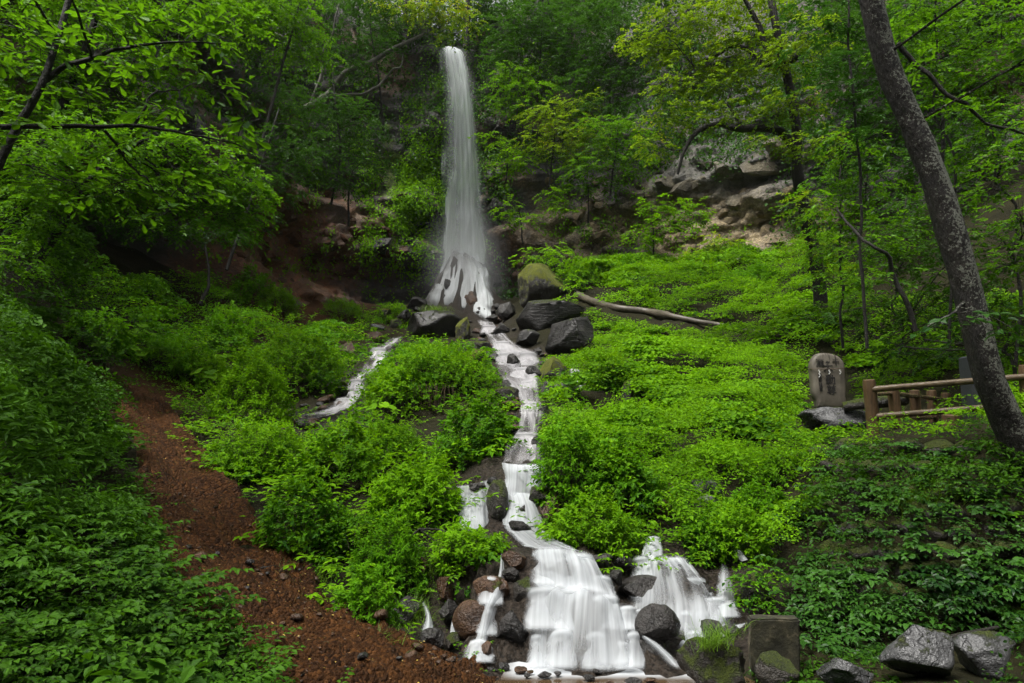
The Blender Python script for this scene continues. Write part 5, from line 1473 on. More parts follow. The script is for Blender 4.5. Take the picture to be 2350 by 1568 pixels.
lf = lambda d: 0.036 + 0.0030 * d
RIGHT = [(1190, 600), (1300, 560), (1900, 560), (2000, 700), (2360, 700), (2360, 1000), (1890, 1010), (1870, 1150), (1790, 1330), (1740, 1400), (1560, 1290), (1250, 1262), (1240, 800), (1330, 800), (1350, 700)]
LEFTMID = [(190, 640), (560, 600), (880, 690), (960, 760), (1130, 800), (1200, 1000), (1150, 1260), (1000, 1450), (860, 1440), (720, 1340), (600, 1180), (470, 1040), (390, 900), (280, 870), (150, 760)]
LEFTB = [(-60, 380), (180, 640), (200, 760), (270, 880), (300, 1000), (320, 1140), (350, 1240), (400, 1350), (470, 1430), (600, 1530), (680, 1600), (680, 1800), (-60, 1800)]
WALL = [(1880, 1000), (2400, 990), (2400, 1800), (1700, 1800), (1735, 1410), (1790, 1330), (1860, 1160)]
N0 = 170000
cover('undergrowth', 'bright green carpet of small herbs over the right slope', N0, 1, RIGHT, 0.26, 36, lf, G_bright, tint_off=0.0, dens=1.25)
cover('undergrowth', 'mixed herbs and nettles crowding the slope between path and stream', N0, 2, LEFTMID, 0.26, 30, lf, G_mid, tint_off=0.0, dens=0.7)
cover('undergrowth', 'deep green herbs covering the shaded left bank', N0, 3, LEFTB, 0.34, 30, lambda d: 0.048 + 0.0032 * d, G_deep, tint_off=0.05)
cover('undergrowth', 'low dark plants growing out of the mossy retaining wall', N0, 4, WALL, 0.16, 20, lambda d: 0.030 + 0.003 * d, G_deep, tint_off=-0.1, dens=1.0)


# leafy arching sprays: nettles on the wall, brambles on the left bank
def sprays(bag, p, d, n_st, Lst, Lleaf, K, seed, tm='near', width=0.66, arch=0.5, lean=(0, -0.5, 0), tint_off=0.0, stem_r=0.0025, mi_stem=1):
    r = np.random.default_rng(seed)
    n = len(p) * n_st
    base = np.repeat(p, n_st, 0) + r.normal(0, 0.05, (n, 3)) * np.array([1, 1, 0.1])
    th_ = r.uniform(0, 2 * math.pi, n)
    dr = norm(np.stack([np.cos(th_) * 0.7 + lean[0], np.sin(th_) * 0.7 + lean[1], np.full(n, 0.9) + r.normal(0, 0.2, n)], 1))
    Ls = Lst * r.uniform(0.6, 1.3, n)
    ts = np.linspace(0, 1, 6)
    hz = norm(dr * np.array([1, 1, 0]))
    ctr = np.repeat(0.42 + 0.5 * patchy(p, 0.7, 14) + tint_off, n_st) + r.normal(0, 0.08, n)
    def at(t):
        return base + dr * (Ls * t)[:, None] + hz * (arch * Ls * t ** 2)[:, None] * 0.5 - np.array([0, 0, 1]) * (arch * Ls * t ** 2)[:, None] * 0.55
    # stems: thin three-sided
    ring = np.array([(1, 0), (-0.5, 0.87), (-0.5, -0.87)])
    V = np.stack([at(np.full(n, t))[:, None] + np.concatenate([ring * stem_r * (1.2 - t), np.zeros((3, 1))], 1)[None] for t in ts], 1)   # n,6,3,3
    q = []
    for a in range(5):
        for k in range(3):
            q.append([a * 3 + k, a * 3 + (k + 1) % 3, (a + 1) * 3 + (k + 1) % 3, (a + 1) * 3 + k])
    F = (np.arange(n) * 18)[:, None, None] + np.array(q)[None]
    bag.add(V.reshape(-1, 3), F.reshape(-1, 4), 0.5, mi_stem)
    for k in range(K):
        t = 0.30 + 0.70 * (k + 0.5) / K
        a0 = at(np.full(n, t)); a1 = at(np.full(n, t + 0.04))
        T = norm(a1 - a0)
        side = norm(np.cross(T, np.array([0, 0, 1.0])))
        sg = 1 if k % 2 else -1
        for sgn_ in ((sg, -sg) if tm == 'near' else (sg,)):
            ax = norm(side * sgn_ * r.uniform(0.6, 1.0, n)[:, None] + T * 0.55 + r.normal(0, 0.15, (n, 3)) - np.array([0, 0, 0.15]))
            nn = np.array([0, -0.15, 1.0]) + r.normal(0, 0.25, (n, 3))
            L = Lleaf * r.uniform(0.7, 1.2, n) * (1.05 - 0.35 * abs(t - 0.6))
            add_leaves(bag, a0 + ax * L[:, None] * 0.12, ax, nn, L, L * width, ctr + r.normal(0, 0.12, n) + 0.1 * (t - 0.5), tm)
    add_leaves(bag, at(np.full(n, 1.0)), norm(hz - np.array([0, 0, 0.3])), np.array([0, -0.1, 1.0]) + r.normal(0, 0.25, (n, 3)), Lleaf * 0.8, Lleaf * 0.5, ctr + 0.1, tm)

def plant_things(name, label_fn, cat, pts_uv, group, mat, **kw):
    for i, (u, v) in enumerate(pts_uv):
        p, d = hit(u, v)
        root = empty(name, p)
        tag(root, label_fn(i, u, v), cat, group)
        bag = Bag()
        kk = dict(kw); kk['seed'] = kw.get('seed', 0) + i * 13
        sprays(bag, p[None] + 0.0, np.array([d]), **kk)
        bag.build('foliage', [mat, M_stem], root, smooth=False)

# taller stalks standing out of the carpet
for nm, lab, poly, n, mat, to, sd in (('tall_stalks', 'tall thin-stalked herbs standing out of the right slope', RIGHT, 30000, G_bright, 0.05, 71), ('tall_stalks', 'tall thin-stalked herbs on the bank left of the stream', LEFTMID, 30000, G_bright, 0.08, 72)):
    p, u, v, d = scatter(n, sd, poly, 1.0)
    p[:, 2] += canopy(p)[0] * 0.8
    bag = Bag()
    for lo, hi, L, Ll in ((0, 10, 0.42, 0.070), (10, 16, 0.5, 0.085), (16, 26, 0.62, 0.12), (26, 60, 0.8, 0.17)):
        k = (d >= lo) & (d < hi)
        if k.any():
            sprays(bag, p[k], d[k], 2, L, Ll, 6, sd + lo, tm='far', width=0.45, arch=0.45, lean=(0, -0.1, 0), tint_off=to, stem_r=0.003 + 0.0002 * lo)
    tag(bag.build(nm, [mat, M_stem], smooth=False), lab, 'undergrowth', kind='stuff')

def mound(name, label, u, vt, vb, w, mat, Lpx=9, seed=1, cover_k=1.9, tint_off=0.0, cat='shrub', group=None, tm=None, width=0.55, dmax=None, ry=0.75):
    """bushy herb mound: tufts of leaves over a lumpy half ellipsoid, dark underneath"""
    p, d = hit(u, vb)
    if dmax and d > dmax:
        d = dmax; p = P(u, vb, d)
    px = d / FPX
    rad = np.array([w / 2 * px, w / 2 * px * ry, (vb - vt) * px])
    c = p + np.array([0, rad[1] * 0.75, -0.04 * rad[2]])
    r = np.random.default_rng(seed)
    rr_ = np.random.default_rng(seed + 5)
    Lpx = Lpx * rr_.uniform(0.75, 1.35); width = rr_.uniform(0.34, 0.72); tint_off = tint_off + rr_.normal(0, 0.10)
    L0 = Lpx * px
    area = math.pi * (w / 2) * (vb - vt) * 1.5
    M = int(cover_k * area / (Lpx * Lpx * width * 0.5) / 9)
    q = norm(r.normal(size=(M * 4, 3)))
    q = q[(q[:, 2] > -0.12) & (r.random(len(q)) < np.clip(0.30 + 1.3 * q[:, 2], 0.25, 1))][:M]
    M = len(q)
    lump = 1 + 0.36 * fbm(q * 1.9 + seed, 2, seed) + 0.16 * fbm(q * 6 + seed, 2, seed + 1) + np.where(r.random(M) < 0.10, r.uniform(0.05, 0.32, M), 0)
    o = c + q * rad * (lump * (0.74 + 0.28 * r.random(M) ** 0.6))[:, None]
    g = norm(q / rad * rad.min() + np.array([0, 0, 0.35]) + r.normal(0, 0.25, (M, 3)))
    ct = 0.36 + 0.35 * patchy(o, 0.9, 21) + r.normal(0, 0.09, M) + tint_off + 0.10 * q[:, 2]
    root = empty(name, p)
    tag(root, label, cat, group)
    bag = Bag()
    e1 = norm(np.cross(g, np.array([0.3, 0.2, 1.0]))); e2 = np.cross(g, e1)
    K = 9
    for k in range(K):
        a = 2 * math.pi * k / K * 2.4 + r.uniform(0, 1.2, M)
        t = (k + 0.5) / K
        ax = norm((e1 * np.cos(a)[:, None] + e2 * np.sin(a)[:, None]) * (1.15 - 0.55 * t) + g * (0.15 + 0.75 * t) - np.array([0, 0, 0.25]))
        L = L0 * r.uniform(0.65, 1.25, M)
        nn = g * 0.6 + np.array([0, 0, 0.8]) + r.normal(0, 0.25, (M, 3))
        add_leaves(bag, o + g * (L0 * (t - 0.35) * 1.5)[..., None] if False else o + g * (L0 * (t - 0.35) * 1.5), ax, nn, L, L * width, ct + r.normal(0, 0.10, M), tm or ('mid' if d < 9.5 else 'far'))
    # stalks
    s0 = c + (o - c) * 0.55
    sd = norm(np.cross(g, np.array([0, 1.0, 0.1]))) * 0.05 * L0
    V = np.stack([s0 - sd, s0 + sd, o + g * L0 * 0.8], 1)
    k = r.random(M) < 0.5
    V = V[k]
    bag.add(V.reshape(-1, 3), np.arange(len(V) * 3).reshape(-1, 3), 0.5, 1)
    bag.build('foliage', [mat, M_stem], root, smooth=False)

for i, (u, vt, vb, w, mat, lp_, lab) in enumerate(MOUNDS):
    mound('bush', lab, u, vt, vb, w, mat, lp_, 600 + i, group='bushes and herb mounds on the slopes', tint_off=0.04)
# ---------------------------------------------------------------- trees and shrubs
def pad_leaves(bag, pads, Lpx, cover_k, seed, tm='far', width=0.55, layer=0.5, droop=0.35, K=9, tint_off=0.0, twig=True, out=None):
    """leafy sprays filling ellipsoids: pads = (u, v, d, ru, rv) in pixels at that distance"""
    r = np.random.default_rng(seed)
    for pi, pad in enumerate(pads):
        u, v, d, ru, rv = pad[:5]
        c = P(u, v, d)
        px = d / FPX
        L0 = Lpx * px
        nleaf = int(cover_k * math.pi * ru * rv / (Lpx * Lpx * width * 0.5))
        M = max(3, nleaf // K)
        # twig starts: more on the shell than in the middle
        q = norm(r.normal(size=(M, 3))) * (r.random(M) ** 0.45)[:, None]
        rad = np.array([ru * px, min(ru, rv) * px * 1.1, rv * px])
        lay = np.round(q[:, 2] * 3.2) / 3.2
        q[:, 2] = q[:, 2] * (1 - layer) + lay * layer
        o = c + q * rad
        hz = norm(q * np.array([1, 1, 0.15]) + r.normal(0, 0.45, (M, 3)) * np.array([1, 1, 0.35]))
        Lt = L0 * K * 0.38 * r.uniform(0.6, 1.3, M)
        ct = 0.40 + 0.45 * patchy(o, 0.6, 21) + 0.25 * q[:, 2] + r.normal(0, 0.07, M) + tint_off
        side = norm(np.cross(hz, np.array([0, 0, 1.0])))
        nb = np.array([0, -0.10, 1.0]) + r.normal(0, 0.22, (M, 3))
        if out is not None:
            out.append((c, o))
        tps = []
        for k in range(K):
            t = (k + 0.6) / K
            a0 = o + hz * (Lt * t)[:, None] - np.array([0, 0, 1.0]) * (droop * Lt * t * t)[:, None]
            sg = 1 if k % 2 else -1
            ax = norm(hz * 0.75 + side * sg * 0.8 + r.normal(0, 0.22, (M, 3)) - np.array([0, 0, 0.22 + 0.3 * droop]))
            L = L0 * r.uniform(0.65, 1.25, M)
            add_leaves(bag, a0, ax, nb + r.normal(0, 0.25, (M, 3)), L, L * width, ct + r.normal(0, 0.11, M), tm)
        if twig:
            e = o + hz * Lt[:, None] - np.array([0, 0, 1.0]) * (droop * Lt)[:, None]
            s0 = o - hz * (Lt * 0.35)[:, None]
            w_ = np.maximum(L0 * 0.035, 0.0015)
            up_ = np.array([0, 0, 1.0])
            V = np.stack([s0 + up_ * w_, s0 - up_ * w_, s0 + side * w_ * 1.5, e], 1)
            F = (np.arange(M) * 4)[:, None, None] + np.array([[0, 1, 3], [1, 2, 3], [2, 0, 3]])[None]
            bag.add(V.reshape(-1, 3), F.reshape(-1, 3), 0.5, 1)

def limb(bag, pts, r0, r1, sides=7, n=16, wob=0.0, seed=0, rough=0.1):
    c = catmull(pts, n)
    if wob:
        t = np.linspace(0, 1, n)
        c = c + wob * np.stack([fbm(np.stack([t * 6, 0 * t + k, 0 * t + seed], -1), 2, seed + k) for k in range(3)], -1) * np.sin(t * math.pi)[:, None]
    tube(bag, c, np.linspace(r0, r1, n), sides, rough=rough, seed=seed)
    return c

def tree(name, label, trunk, pads, leafmat, Lpx, cover_k=1.6, seed=1, cat='tree', group=None, limbs=(), barkmat=None, r0=None, r1=None, tm='far', auto=True, width=0.55, K=9, droop=0.35, tint_off=0.0, layer=0.5, sides=9, rough=0.15, wob=0.05):
    """trunk = list of (u, v, d); pads = foliage masses; limbs = explicit branches [(pts), r0, r1]"""
    tp = [P(*q) for q in trunk]
    root = empty(name, tp[0])
    tag(root, label, cat, group)
    tb = Bag()
    px = trunk[0][2] / FPX
    c = limb(tb, tp, r0 if r0 else 8 * px, r1 if r1 else 3 * px, sides, 24, wob, seed, rough)
    arms = [c]
    for k, (pts, a, b_) in enumerate(limbs):
        arms.append(limb(tb, [P(*q) for q in pts], a, b_, 6, 22, wob * 1.4, seed + k * 3, rough))
    cb_ = Bag()
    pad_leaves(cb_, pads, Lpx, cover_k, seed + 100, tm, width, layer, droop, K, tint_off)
    if auto:
        r = np.random.default_rng(seed + 7)
        ap = np.concatenate(arms)
        for (u, v, d, ru, rv) in [q[:5] for q in pads]:
            e = P(u, v, d)
            i = np.argmin(((ap - e) ** 2).sum(1) + 0.8 * np.maximum(ap[:, 2] - e[2], 0) ** 2)
            s0 = ap[i]
            ln = np.linalg.norm(e - s0)
            mid_ = (s0 + e) / 2 + r.normal(0, 0.08, 3) * ln + np.array([0, 0, 0.12 * ln])
            rr = np.clip(0.010 * ln, 0.005, 0.013)
            cc = limb(tb, [s0, mid_, e], rr * 1.6, rr * 0.7, 4, 9, 0.06 * ln, seed + int(u))
            for q in range(4):
                f = cc[r.integers(3, 9)]
                g = e + norm(r.normal(size=3)) * np.array([ru, ru, rv]) * d / FPX * 0.8
                limb(tb, [f, (f + g) / 2 + r.normal(0, 0.06, 3) * np.linalg.norm(g - f), g], rr * 0.7, rr * 0.25, 3, 6, 0)
    tb.build('trunk', barkmat or M_bark, root)
    if cb_.n:
        cb_.build('crown', [leafmat, M_twig], root, smooth=False)
    return root

# bark of the near leaning tree: dark with pale lichen mostly on the right flank
m, t = newmat('lichen_spotted_bark')
pos = geo_pos(t)
n1 = noise(t, 5, 4, 0.6, pos); 
vo = N(t, 'ShaderNodeTexVoronoi'); vo.inputs['Scale'].default_value = 26; t.links.new(pos, vo.inputs['Vector'])
nl = noise(t, 34, 3, 0.7, pos)
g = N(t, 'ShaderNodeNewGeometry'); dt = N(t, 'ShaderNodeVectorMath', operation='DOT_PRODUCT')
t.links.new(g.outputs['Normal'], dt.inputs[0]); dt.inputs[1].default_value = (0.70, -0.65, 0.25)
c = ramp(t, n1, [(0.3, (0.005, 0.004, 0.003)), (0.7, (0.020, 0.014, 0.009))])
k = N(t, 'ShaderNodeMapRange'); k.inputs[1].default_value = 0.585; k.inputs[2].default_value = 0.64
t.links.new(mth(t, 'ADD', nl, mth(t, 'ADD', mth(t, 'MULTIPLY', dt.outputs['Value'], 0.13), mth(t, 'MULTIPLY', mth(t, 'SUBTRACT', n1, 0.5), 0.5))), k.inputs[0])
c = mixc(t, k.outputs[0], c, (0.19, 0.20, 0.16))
mp = N(t, 'ShaderNodeMapping'); mp.inputs['Scale'].default_value = (1, 1, 0.25); t.links.new(pos, mp.inputs['Vector'])
nb = noise(t, 16, 4, 0.7, mp.outputs[0])
finish(t, c, 0.8, mth(t, 'ADD', nb, mth(t, 'MULTIPLY', k.outputs[0], 0.2)), 1.0, 0.09)
M_lich = m
M_palebark = rock_mat('pale_lichen_branch', (0.05, 0.05, 0.04), (0.20, 0.19, 0.15), 0.3, (0.6, 0.8), 3.0)

# 1 the leaning tree in front of the fence
ld = 8.2
tree('leaning_tree', 'thick dark leaning trunk spotted with pale lichen at the right', [(2368, 1085, ld), (2308, 960, ld), (2262, 850, ld), (2222, 690, ld + 0.05), (2170, 500, ld + 0.1), (2105, 320, ld + 0.2), (2045, 170, ld + 0.3), (2000, 0, ld + 0.4), (1960, -160, ld + 0.5)],
     [(2175, 745, 7.7, 70, 26), (2260, 715, 7.9, 66, 26), (2320, 752, 7.6, 50, 26), (2050, -150, 8.0, 260, 90), (2330, -130, 7.6, 220, 90), (2550, 60, 7.2, 180, 110), (2300, -350, 6.8, 260, 90), (2620, -200, 6.4, 220, 110)], G_gloss, 24, 0.8, 1, r0=0.178, r1=0.125, barkmat=M_lich, sides=36, rough=0.16, wob=0.03, tm='mid', width=0.6, K=5,  # pads outside the frame are unseen, added for shade on the right bank
     limbs=[([(2220, 690, 8.2), (2170, 720, 7.9), (2120, 755, 7.7)], 0.016, 0.006)])

# 2 big-leaved tree reaching in from the left
tree('magnolia_tree', 'near tree with large paddle leaves reaching in from the upper left', [(-80, 560, 7.2), (20, 330, 7.5), (95, 190, 7.7), (140, 60, 7.9), (175, -60, 8.0)],
     [(420, 60, 8.3, 90, 40), (520, 100, 8.4, 60, 30), (330, 130, 8.2, 90, 40), (470, 190, 8.5, 70, 28), (240, 60, 8.0, 90, 45), (380, 255, 8.3, 70, 30), (120, 130, 7.8, 80, 45), (300, 330, 8.0, 70, 30), (480, 330, 8.6, 55, 25), (60, 300, 7.4, 70, 40), (200, 230, 7.8, 80, 40),
      (420, 430, 8.4, 60, 30), (380, 490, 8.2, 40, 20), (560, 265, 8.6, 34, 18), (600, 375, 8.7, 26, 10), (150, 420, 7.6, 70, 40), (30, 60, 7.6, 70, 60), (260, 430, 7.9, 60, 30), (-200, 100, 6.8, 160, 110), (-150, -150, 6.5, 180, 110), (120, -160, 6.5, 160, 90), (-350, 300, 6.0, 160, 120), (-420, -50, 5.5, 200, 120)],  # pads beyond the frame are unseen, added overhead to shade the left bank
     G_tree, 30, 1.3, 2, r0=0.05, r1=0.03, tm='obov', width=0.46, K=6, droop=0.2, layer=0.6, tint_off=0.02,
     limbs=[([(0, 292, 7.5), (120, 292, 7.8), (300, 297, 8.0), (440, 305, 8.4), (540, 330, 8.6)], 0.035, 0.008), ([(95, 190, 7.7), (200, 130, 7.9), (330, 95, 8.2), (520, 100, 8.4)], 0.035, 0.008),
            ([(300, 297, 8.0), (350, 230, 8.2), (450, 190, 8.5)], 0.018, 0.006), ([(240, 300, 7.9), (310, 390, 8.2), (390, 470, 8.3)], 0.018, 0.006)])
# 3 fine-leaved shrub tree under it
tree('hornbeam_tree', 'bright fine-leaved tree spilling down the left slope above the cave', [(60, 640, 12), (140, 520, 12.5), (220, 400, 13), (330, 320, 13.3)],
     [(330, 330, 13.4, 120, 55), (450, 350, 13.8, 100, 50), (530, 410, 14, 75, 45), (560, 470, 14.2, 50, 45), (420, 430, 13.6, 110, 55), (300, 440, 13.2, 120, 60), (180, 420, 12.6, 120, 70), (500, 500, 14, 60, 34), (380, 515, 13.4, 70, 28), (80, 470, 12, 90, 70), (190, 320, 12.8, 110, 60), (60, 350, 12, 90, 70), (585, 430, 14.3, 40, 40), (560, 530, 14.3, 40, 22), (110, 560, 12.4, 80, 44), (20, 600, 11.6, 80, 50)],
     G_tree, 12, 2.4, 3, r0=0.09, r1=0.03, tint_off=0.22, droop=0.5)
tree('hornbeam_tree', 'tall leafy tree filling the top left corner behind the paddle leaves', [(-60, 700, 14), (40, 500, 14.5), (120, 300, 15), (200, 100, 15.5), (260, -100, 16)],
     [(60, 40, 15, 130, 70), (210, 20, 15.5, 130, 70), (350, 60, 16, 110, 60), (470, 20, 16.5, 100, 50), (90, 170, 15, 130, 70), (250, 160, 15.5, 120, 60), (390, 180, 16, 90, 50), (40, 280, 14.5, 110, 70), (180, 270, 15, 110, 60), (320, 260, 15.5, 90, 45), (20, 400, 14, 100, 70), (540, 60, 17, 70, 45)],
     G_tree, 12, 2.2, 4, r0=0.14, r1=0.05, tint_off=0.12)
# 4 trees on the left wall, standing over the cave
LB = [
    ('dark layered tree on the cliff over the cave, left of the brown wall', [(520, 620, 26), (560, 500, 27), (600, 380, 28), (640, 250, 29)], [(620, 330, 29, 80, 40), (680, 370, 29.5, 70, 36), (560, 400, 28, 80, 40), (640, 430, 29, 80, 36), (720, 330, 30, 60, 34), (580, 500, 28, 60, 34), (500, 450, 27, 70, 40)], G_far, 8, 1.3, 0.05),
    ('feathery bright-topped tree at the top left of the cliff', [(600, 330, 30), (640, 180, 31), (680, 40, 32), (700, -80, 33)], [(620, 40, 31, 80, 40), (700, 70, 32, 60, 40), (560, 80, 31, 70, 40), (660, 120, 32, 60, 30), (740, 130, 33, 36, 20), (600, 0, 31, 90, 40), (690, 10, 32, 60, 30), (540, 10, 30, 80, 40)], G_tree, 8, 1.7, 0.12),
    ('dim leafy tree hanging on the dark wall left of the fall', [(760, 470, 38), (780, 350, 38), (770, 230, 38), (760, 120, 38)], [(650, 210, 35, 80, 50), (730, 240, 37, 70, 50), (800, 260, 38, 60, 44), (690, 290, 36, 70, 40), (780, 330, 38, 60, 40), (840, 300, 39, 40, 40)], G_far, 7, 1.2, -0.05),
    ('dim leafy mass high on the wall between the bare arching branches', [(880, 300, 41), (870, 180, 41), (850, 60, 41), (860, -60, 41)], [(800, 60, 40, 70, 50), (860, 120, 41, 60, 40), (760, 130, 39, 60, 50), (900, 60, 41, 50, 40), (830, -10, 40, 90, 40), (820, 170, 40, 50, 30)], G_far, 7, 1.1, -0.05),
    ('shrubs drooping over the brown soil wall left of the fall', [(800, 520, 39), (800, 440, 39), (810, 390, 39)], [(730, 400, 37, 60, 34), (800, 420, 38.5, 60, 34), (860, 380, 40, 40, 24)], G_far, 7, 1.3, 0.1),
    ('dark bushes hanging at the rim of the cave', [(460, 700, 24), (480, 640, 24.5), (470, 560, 25)], [(480, 530, 25, 70, 30), (400, 520, 24, 80, 30), (330, 510, 23, 80, 30), (540, 540, 26, 40, 26), (250, 520, 22, 80, 34)], G_far, 8, 1.2, -0.1),
]
for i, (lab, tr_, pads, mat, lp_, cv, to) in enumerate(LB):
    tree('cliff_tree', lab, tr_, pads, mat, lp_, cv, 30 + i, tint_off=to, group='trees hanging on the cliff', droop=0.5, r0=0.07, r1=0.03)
# bare arching branches left of the lip, yellow-green crown over it
tree('arching_tree', 'yellow-green tree with pale bare arching branches left of the lip', [(700, 250, 40), (750, 220, 40), (800, 165, 40), (860, 140, 40.5), (930, 100, 41), (970, 80, 41.5)],
     [(1010, 28, 41.5, 64, 24), (1065, 45, 41.8, 44, 22), (960, 30, 41.2, 50, 26), (1040, 75, 41.8, 50, 12), (1000, 5, 41.3, 80, 24), (905, 15, 41, 50, 24)], G_yel, 7, 1.5, 51, r0=0.22, r1=0.09, barkmat=M_palebark, tint_off=0.22, droop=0.6, wob=0.25,
     limbs=[([(715, 235, 40), (735, 170, 40), (745, 120, 40), (770, 60, 40), (785, -20, 40)], 0.12, 0.05), ([(760, 218, 40), (830, 215, 40), (875, 180, 40.3), (915, 155, 40.6), (925, 125, 40.8)], 0.10, 0.04), ([(600, 50, 39), (640, 90, 39), (680, 60, 39.5), (720, 0, 40)], 0.10, 0.03)])
# trees behind the lip
for i, (lab, tr_, pads, mat, to) in enumerate([
    ('slim dark-trunked tree standing right behind the lip of the fall', [(1070, 110, 49), (1072, 40, 49), (1075, -60, 49)], [(1080, 70, 50, 50, 30), (1130, 40, 50, 60, 50), (1050, 10, 51, 80, 40), (1000, 60, 51, 40, 26), (1030, 50, 52, 60, 34), (960, 90, 52, 50, 24), (1100, 60, 52, 60, 40), (1040, 90, 53, 50, 20), (1090, 105, 49, 26, 14), (1120, -10, 50, 80, 30)], G_far, 0.1),
    ('hazy tree on the rim left of the lip', [(930, 110, 48), (930, 40, 48), (935, -50, 48)], [(930, 70, 49, 50, 34), (890, 30, 49, 60, 40), (960, 20, 50, 50, 40), (870, 100, 47, 40, 40)], G_far, 0.0)]):
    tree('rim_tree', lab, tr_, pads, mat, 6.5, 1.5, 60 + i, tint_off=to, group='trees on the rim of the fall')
for i, (lab, pads) in enumerate([('dim wooded top right of the lip, under the upper picture edge', [(1180, 0, 52, 90, 40), (1290, -10, 52, 100, 44), (1400, 0, 51, 100, 44), (1500, -10, 50, 90, 50), (1340, 40, 50, 90, 40), (1230, 50, 51, 70, 34)]),
                                 ('dim wooded top left of the lip, under the upper picture edge', [(720, -10, 48, 90, 44), (820, 0, 49, 90, 44), (640, 20, 46, 80, 44), (900, -20, 50, 80, 40), (990, -20, 52, 80, 30)]),
                                 ('dim forest wall in the upper right corner behind the nearer trees', [(1880, 20, 34, 120, 60), (2020, 20, 32, 120, 60), (2160, 30, 31, 120, 60), (2300, 40, 30, 110, 70), (1960, 110, 32, 110, 50), (2100, 130, 31, 110, 50), (2250, 160, 30, 110, 60)])]):
    c0 = pads[1]
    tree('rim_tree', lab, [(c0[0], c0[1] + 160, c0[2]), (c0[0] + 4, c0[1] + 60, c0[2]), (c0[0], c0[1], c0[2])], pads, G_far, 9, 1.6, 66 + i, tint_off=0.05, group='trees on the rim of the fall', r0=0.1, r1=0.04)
# 5 hillside right of the fall
HB = [
    ('hazy dark tree high above the cliff right of the lip', [(1230, 260, 46), (1240, 130, 46), (1250, -40, 46)], [(1180, 60, 46, 70, 50), (1260, 30, 46, 80, 50), (1230, 120, 46, 80, 44), (1320, 80, 45, 70, 50), (1160, 140, 46, 50, 40), (1290, 160, 45, 70, 40)], G_far, 0.10),
    ('dark tree in the gap between the fall and the yellow-green crown', [(1400, 330, 43), (1400, 160, 43), (1410, -40, 43)], [(1380, 40, 43, 80, 50), (1450, 70, 42, 60, 50), (1400, 130, 43, 80, 44), (1350, 190, 43, 60, 36), (1440, 180, 42, 50, 40), (1380, 250, 42, 60, 36)], G_far, 0.0),
    ('yellowing bush on the wall right of the upper fall', [(1180, 300, 44), (1190, 230, 44), (1190, 160, 44)], [(1180, 165, 44, 50, 20), (1220, 200, 43.5, 50, 24), (1150, 210, 44, 36, 30), (1190, 245, 43.5, 50, 24)], G_tree, 0.15),
    ('light green leafy tree clinging to the middle of the right wall', [(1260, 430, 42), (1270, 340, 42), (1275, 250, 42)], [(1250, 260, 42, 60, 34), (1310, 290, 41.5, 60, 34), (1230, 320, 42, 44, 28), (1290, 350, 41.5, 60, 30), (1350, 320, 41, 50, 30), (1330, 230, 42, 50, 24)], G_yel, 0.05),
    ('spreading green tree right of the wall middle', [(1400, 450, 40), (1410, 370, 40), (1420, 280, 40)], [(1380, 290, 40, 60, 30), (1440, 300, 39.5, 60, 34), (1400, 350, 40, 70, 28), (1460, 360, 39, 40, 34), (1350, 380, 40, 50, 26)], G_tree, 0.15),
    ('low bush beside the fall with broad bright leaves', [(1160, 420, 43), (1165, 380, 43), (1165, 340, 43)], [(1160, 350, 43, 34, 18), (1200, 365, 42.6, 32, 20), (1170, 385, 42.8, 36, 18), (1130, 320, 43.4, 24, 24)], G_bright, 0.1),
    ('mixed bush on the wall foot right of the fall', [(1200, 560, 42), (1195, 510, 42), (1190, 470, 42)], [(1180, 480, 42, 34, 20), (1210, 510, 41.6, 30, 20), (1160, 500, 42.4, 22, 16), (1280, 450, 41.5, 40, 26), (1300, 480, 41, 30, 20)], G_bright, 0.0),
    ('bush sprouting in the middle of the tan rock', [(1500, 600, 38), (1500, 540, 38), (1495, 470, 38)], [(1490, 470, 38, 40, 24), (1560, 480, 38, 60, 26), (1510, 520, 38, 40, 30), (1470, 545, 38, 30, 30), (1600, 500, 37.6, 40, 24)], G_bright, -0.05),
    ('rounded bright bush at the foot of the tan rock', [(1640, 620, 36), (1640, 590, 36), (1640, 550, 36)], [(1620, 575, 36, 56, 24), (1670, 565, 36, 40, 22), (1650, 550, 36, 34, 14), (1590, 600, 36, 30, 16)], G_yel, 0.1),
    ('dark shrub on the grey rock left shoulder', [(1350, 520, 41), (1350, 470, 41), (1350, 420, 41)], [(1340, 420, 41, 44, 26), (1390, 430, 40.5, 36, 24), (1420, 400, 40, 34, 20), (1320, 400, 41, 30, 20), (1360, 520, 40.6, 26, 20)], G_tree, -0.05),
]
for i, (lab, tr_, pads, mat, to) in enumerate(HB):
    tree('wall_tree' if i < 5 else 'wall_shrub', lab, tr_, pads, mat, 7.5 if i < 5 else 9, 1.8, 80 + i, cat='tree' if i < 5 else 'shrub', tint_off=to, group='trees and shrubs on the right wall', r0=0.06, r1=0.02)
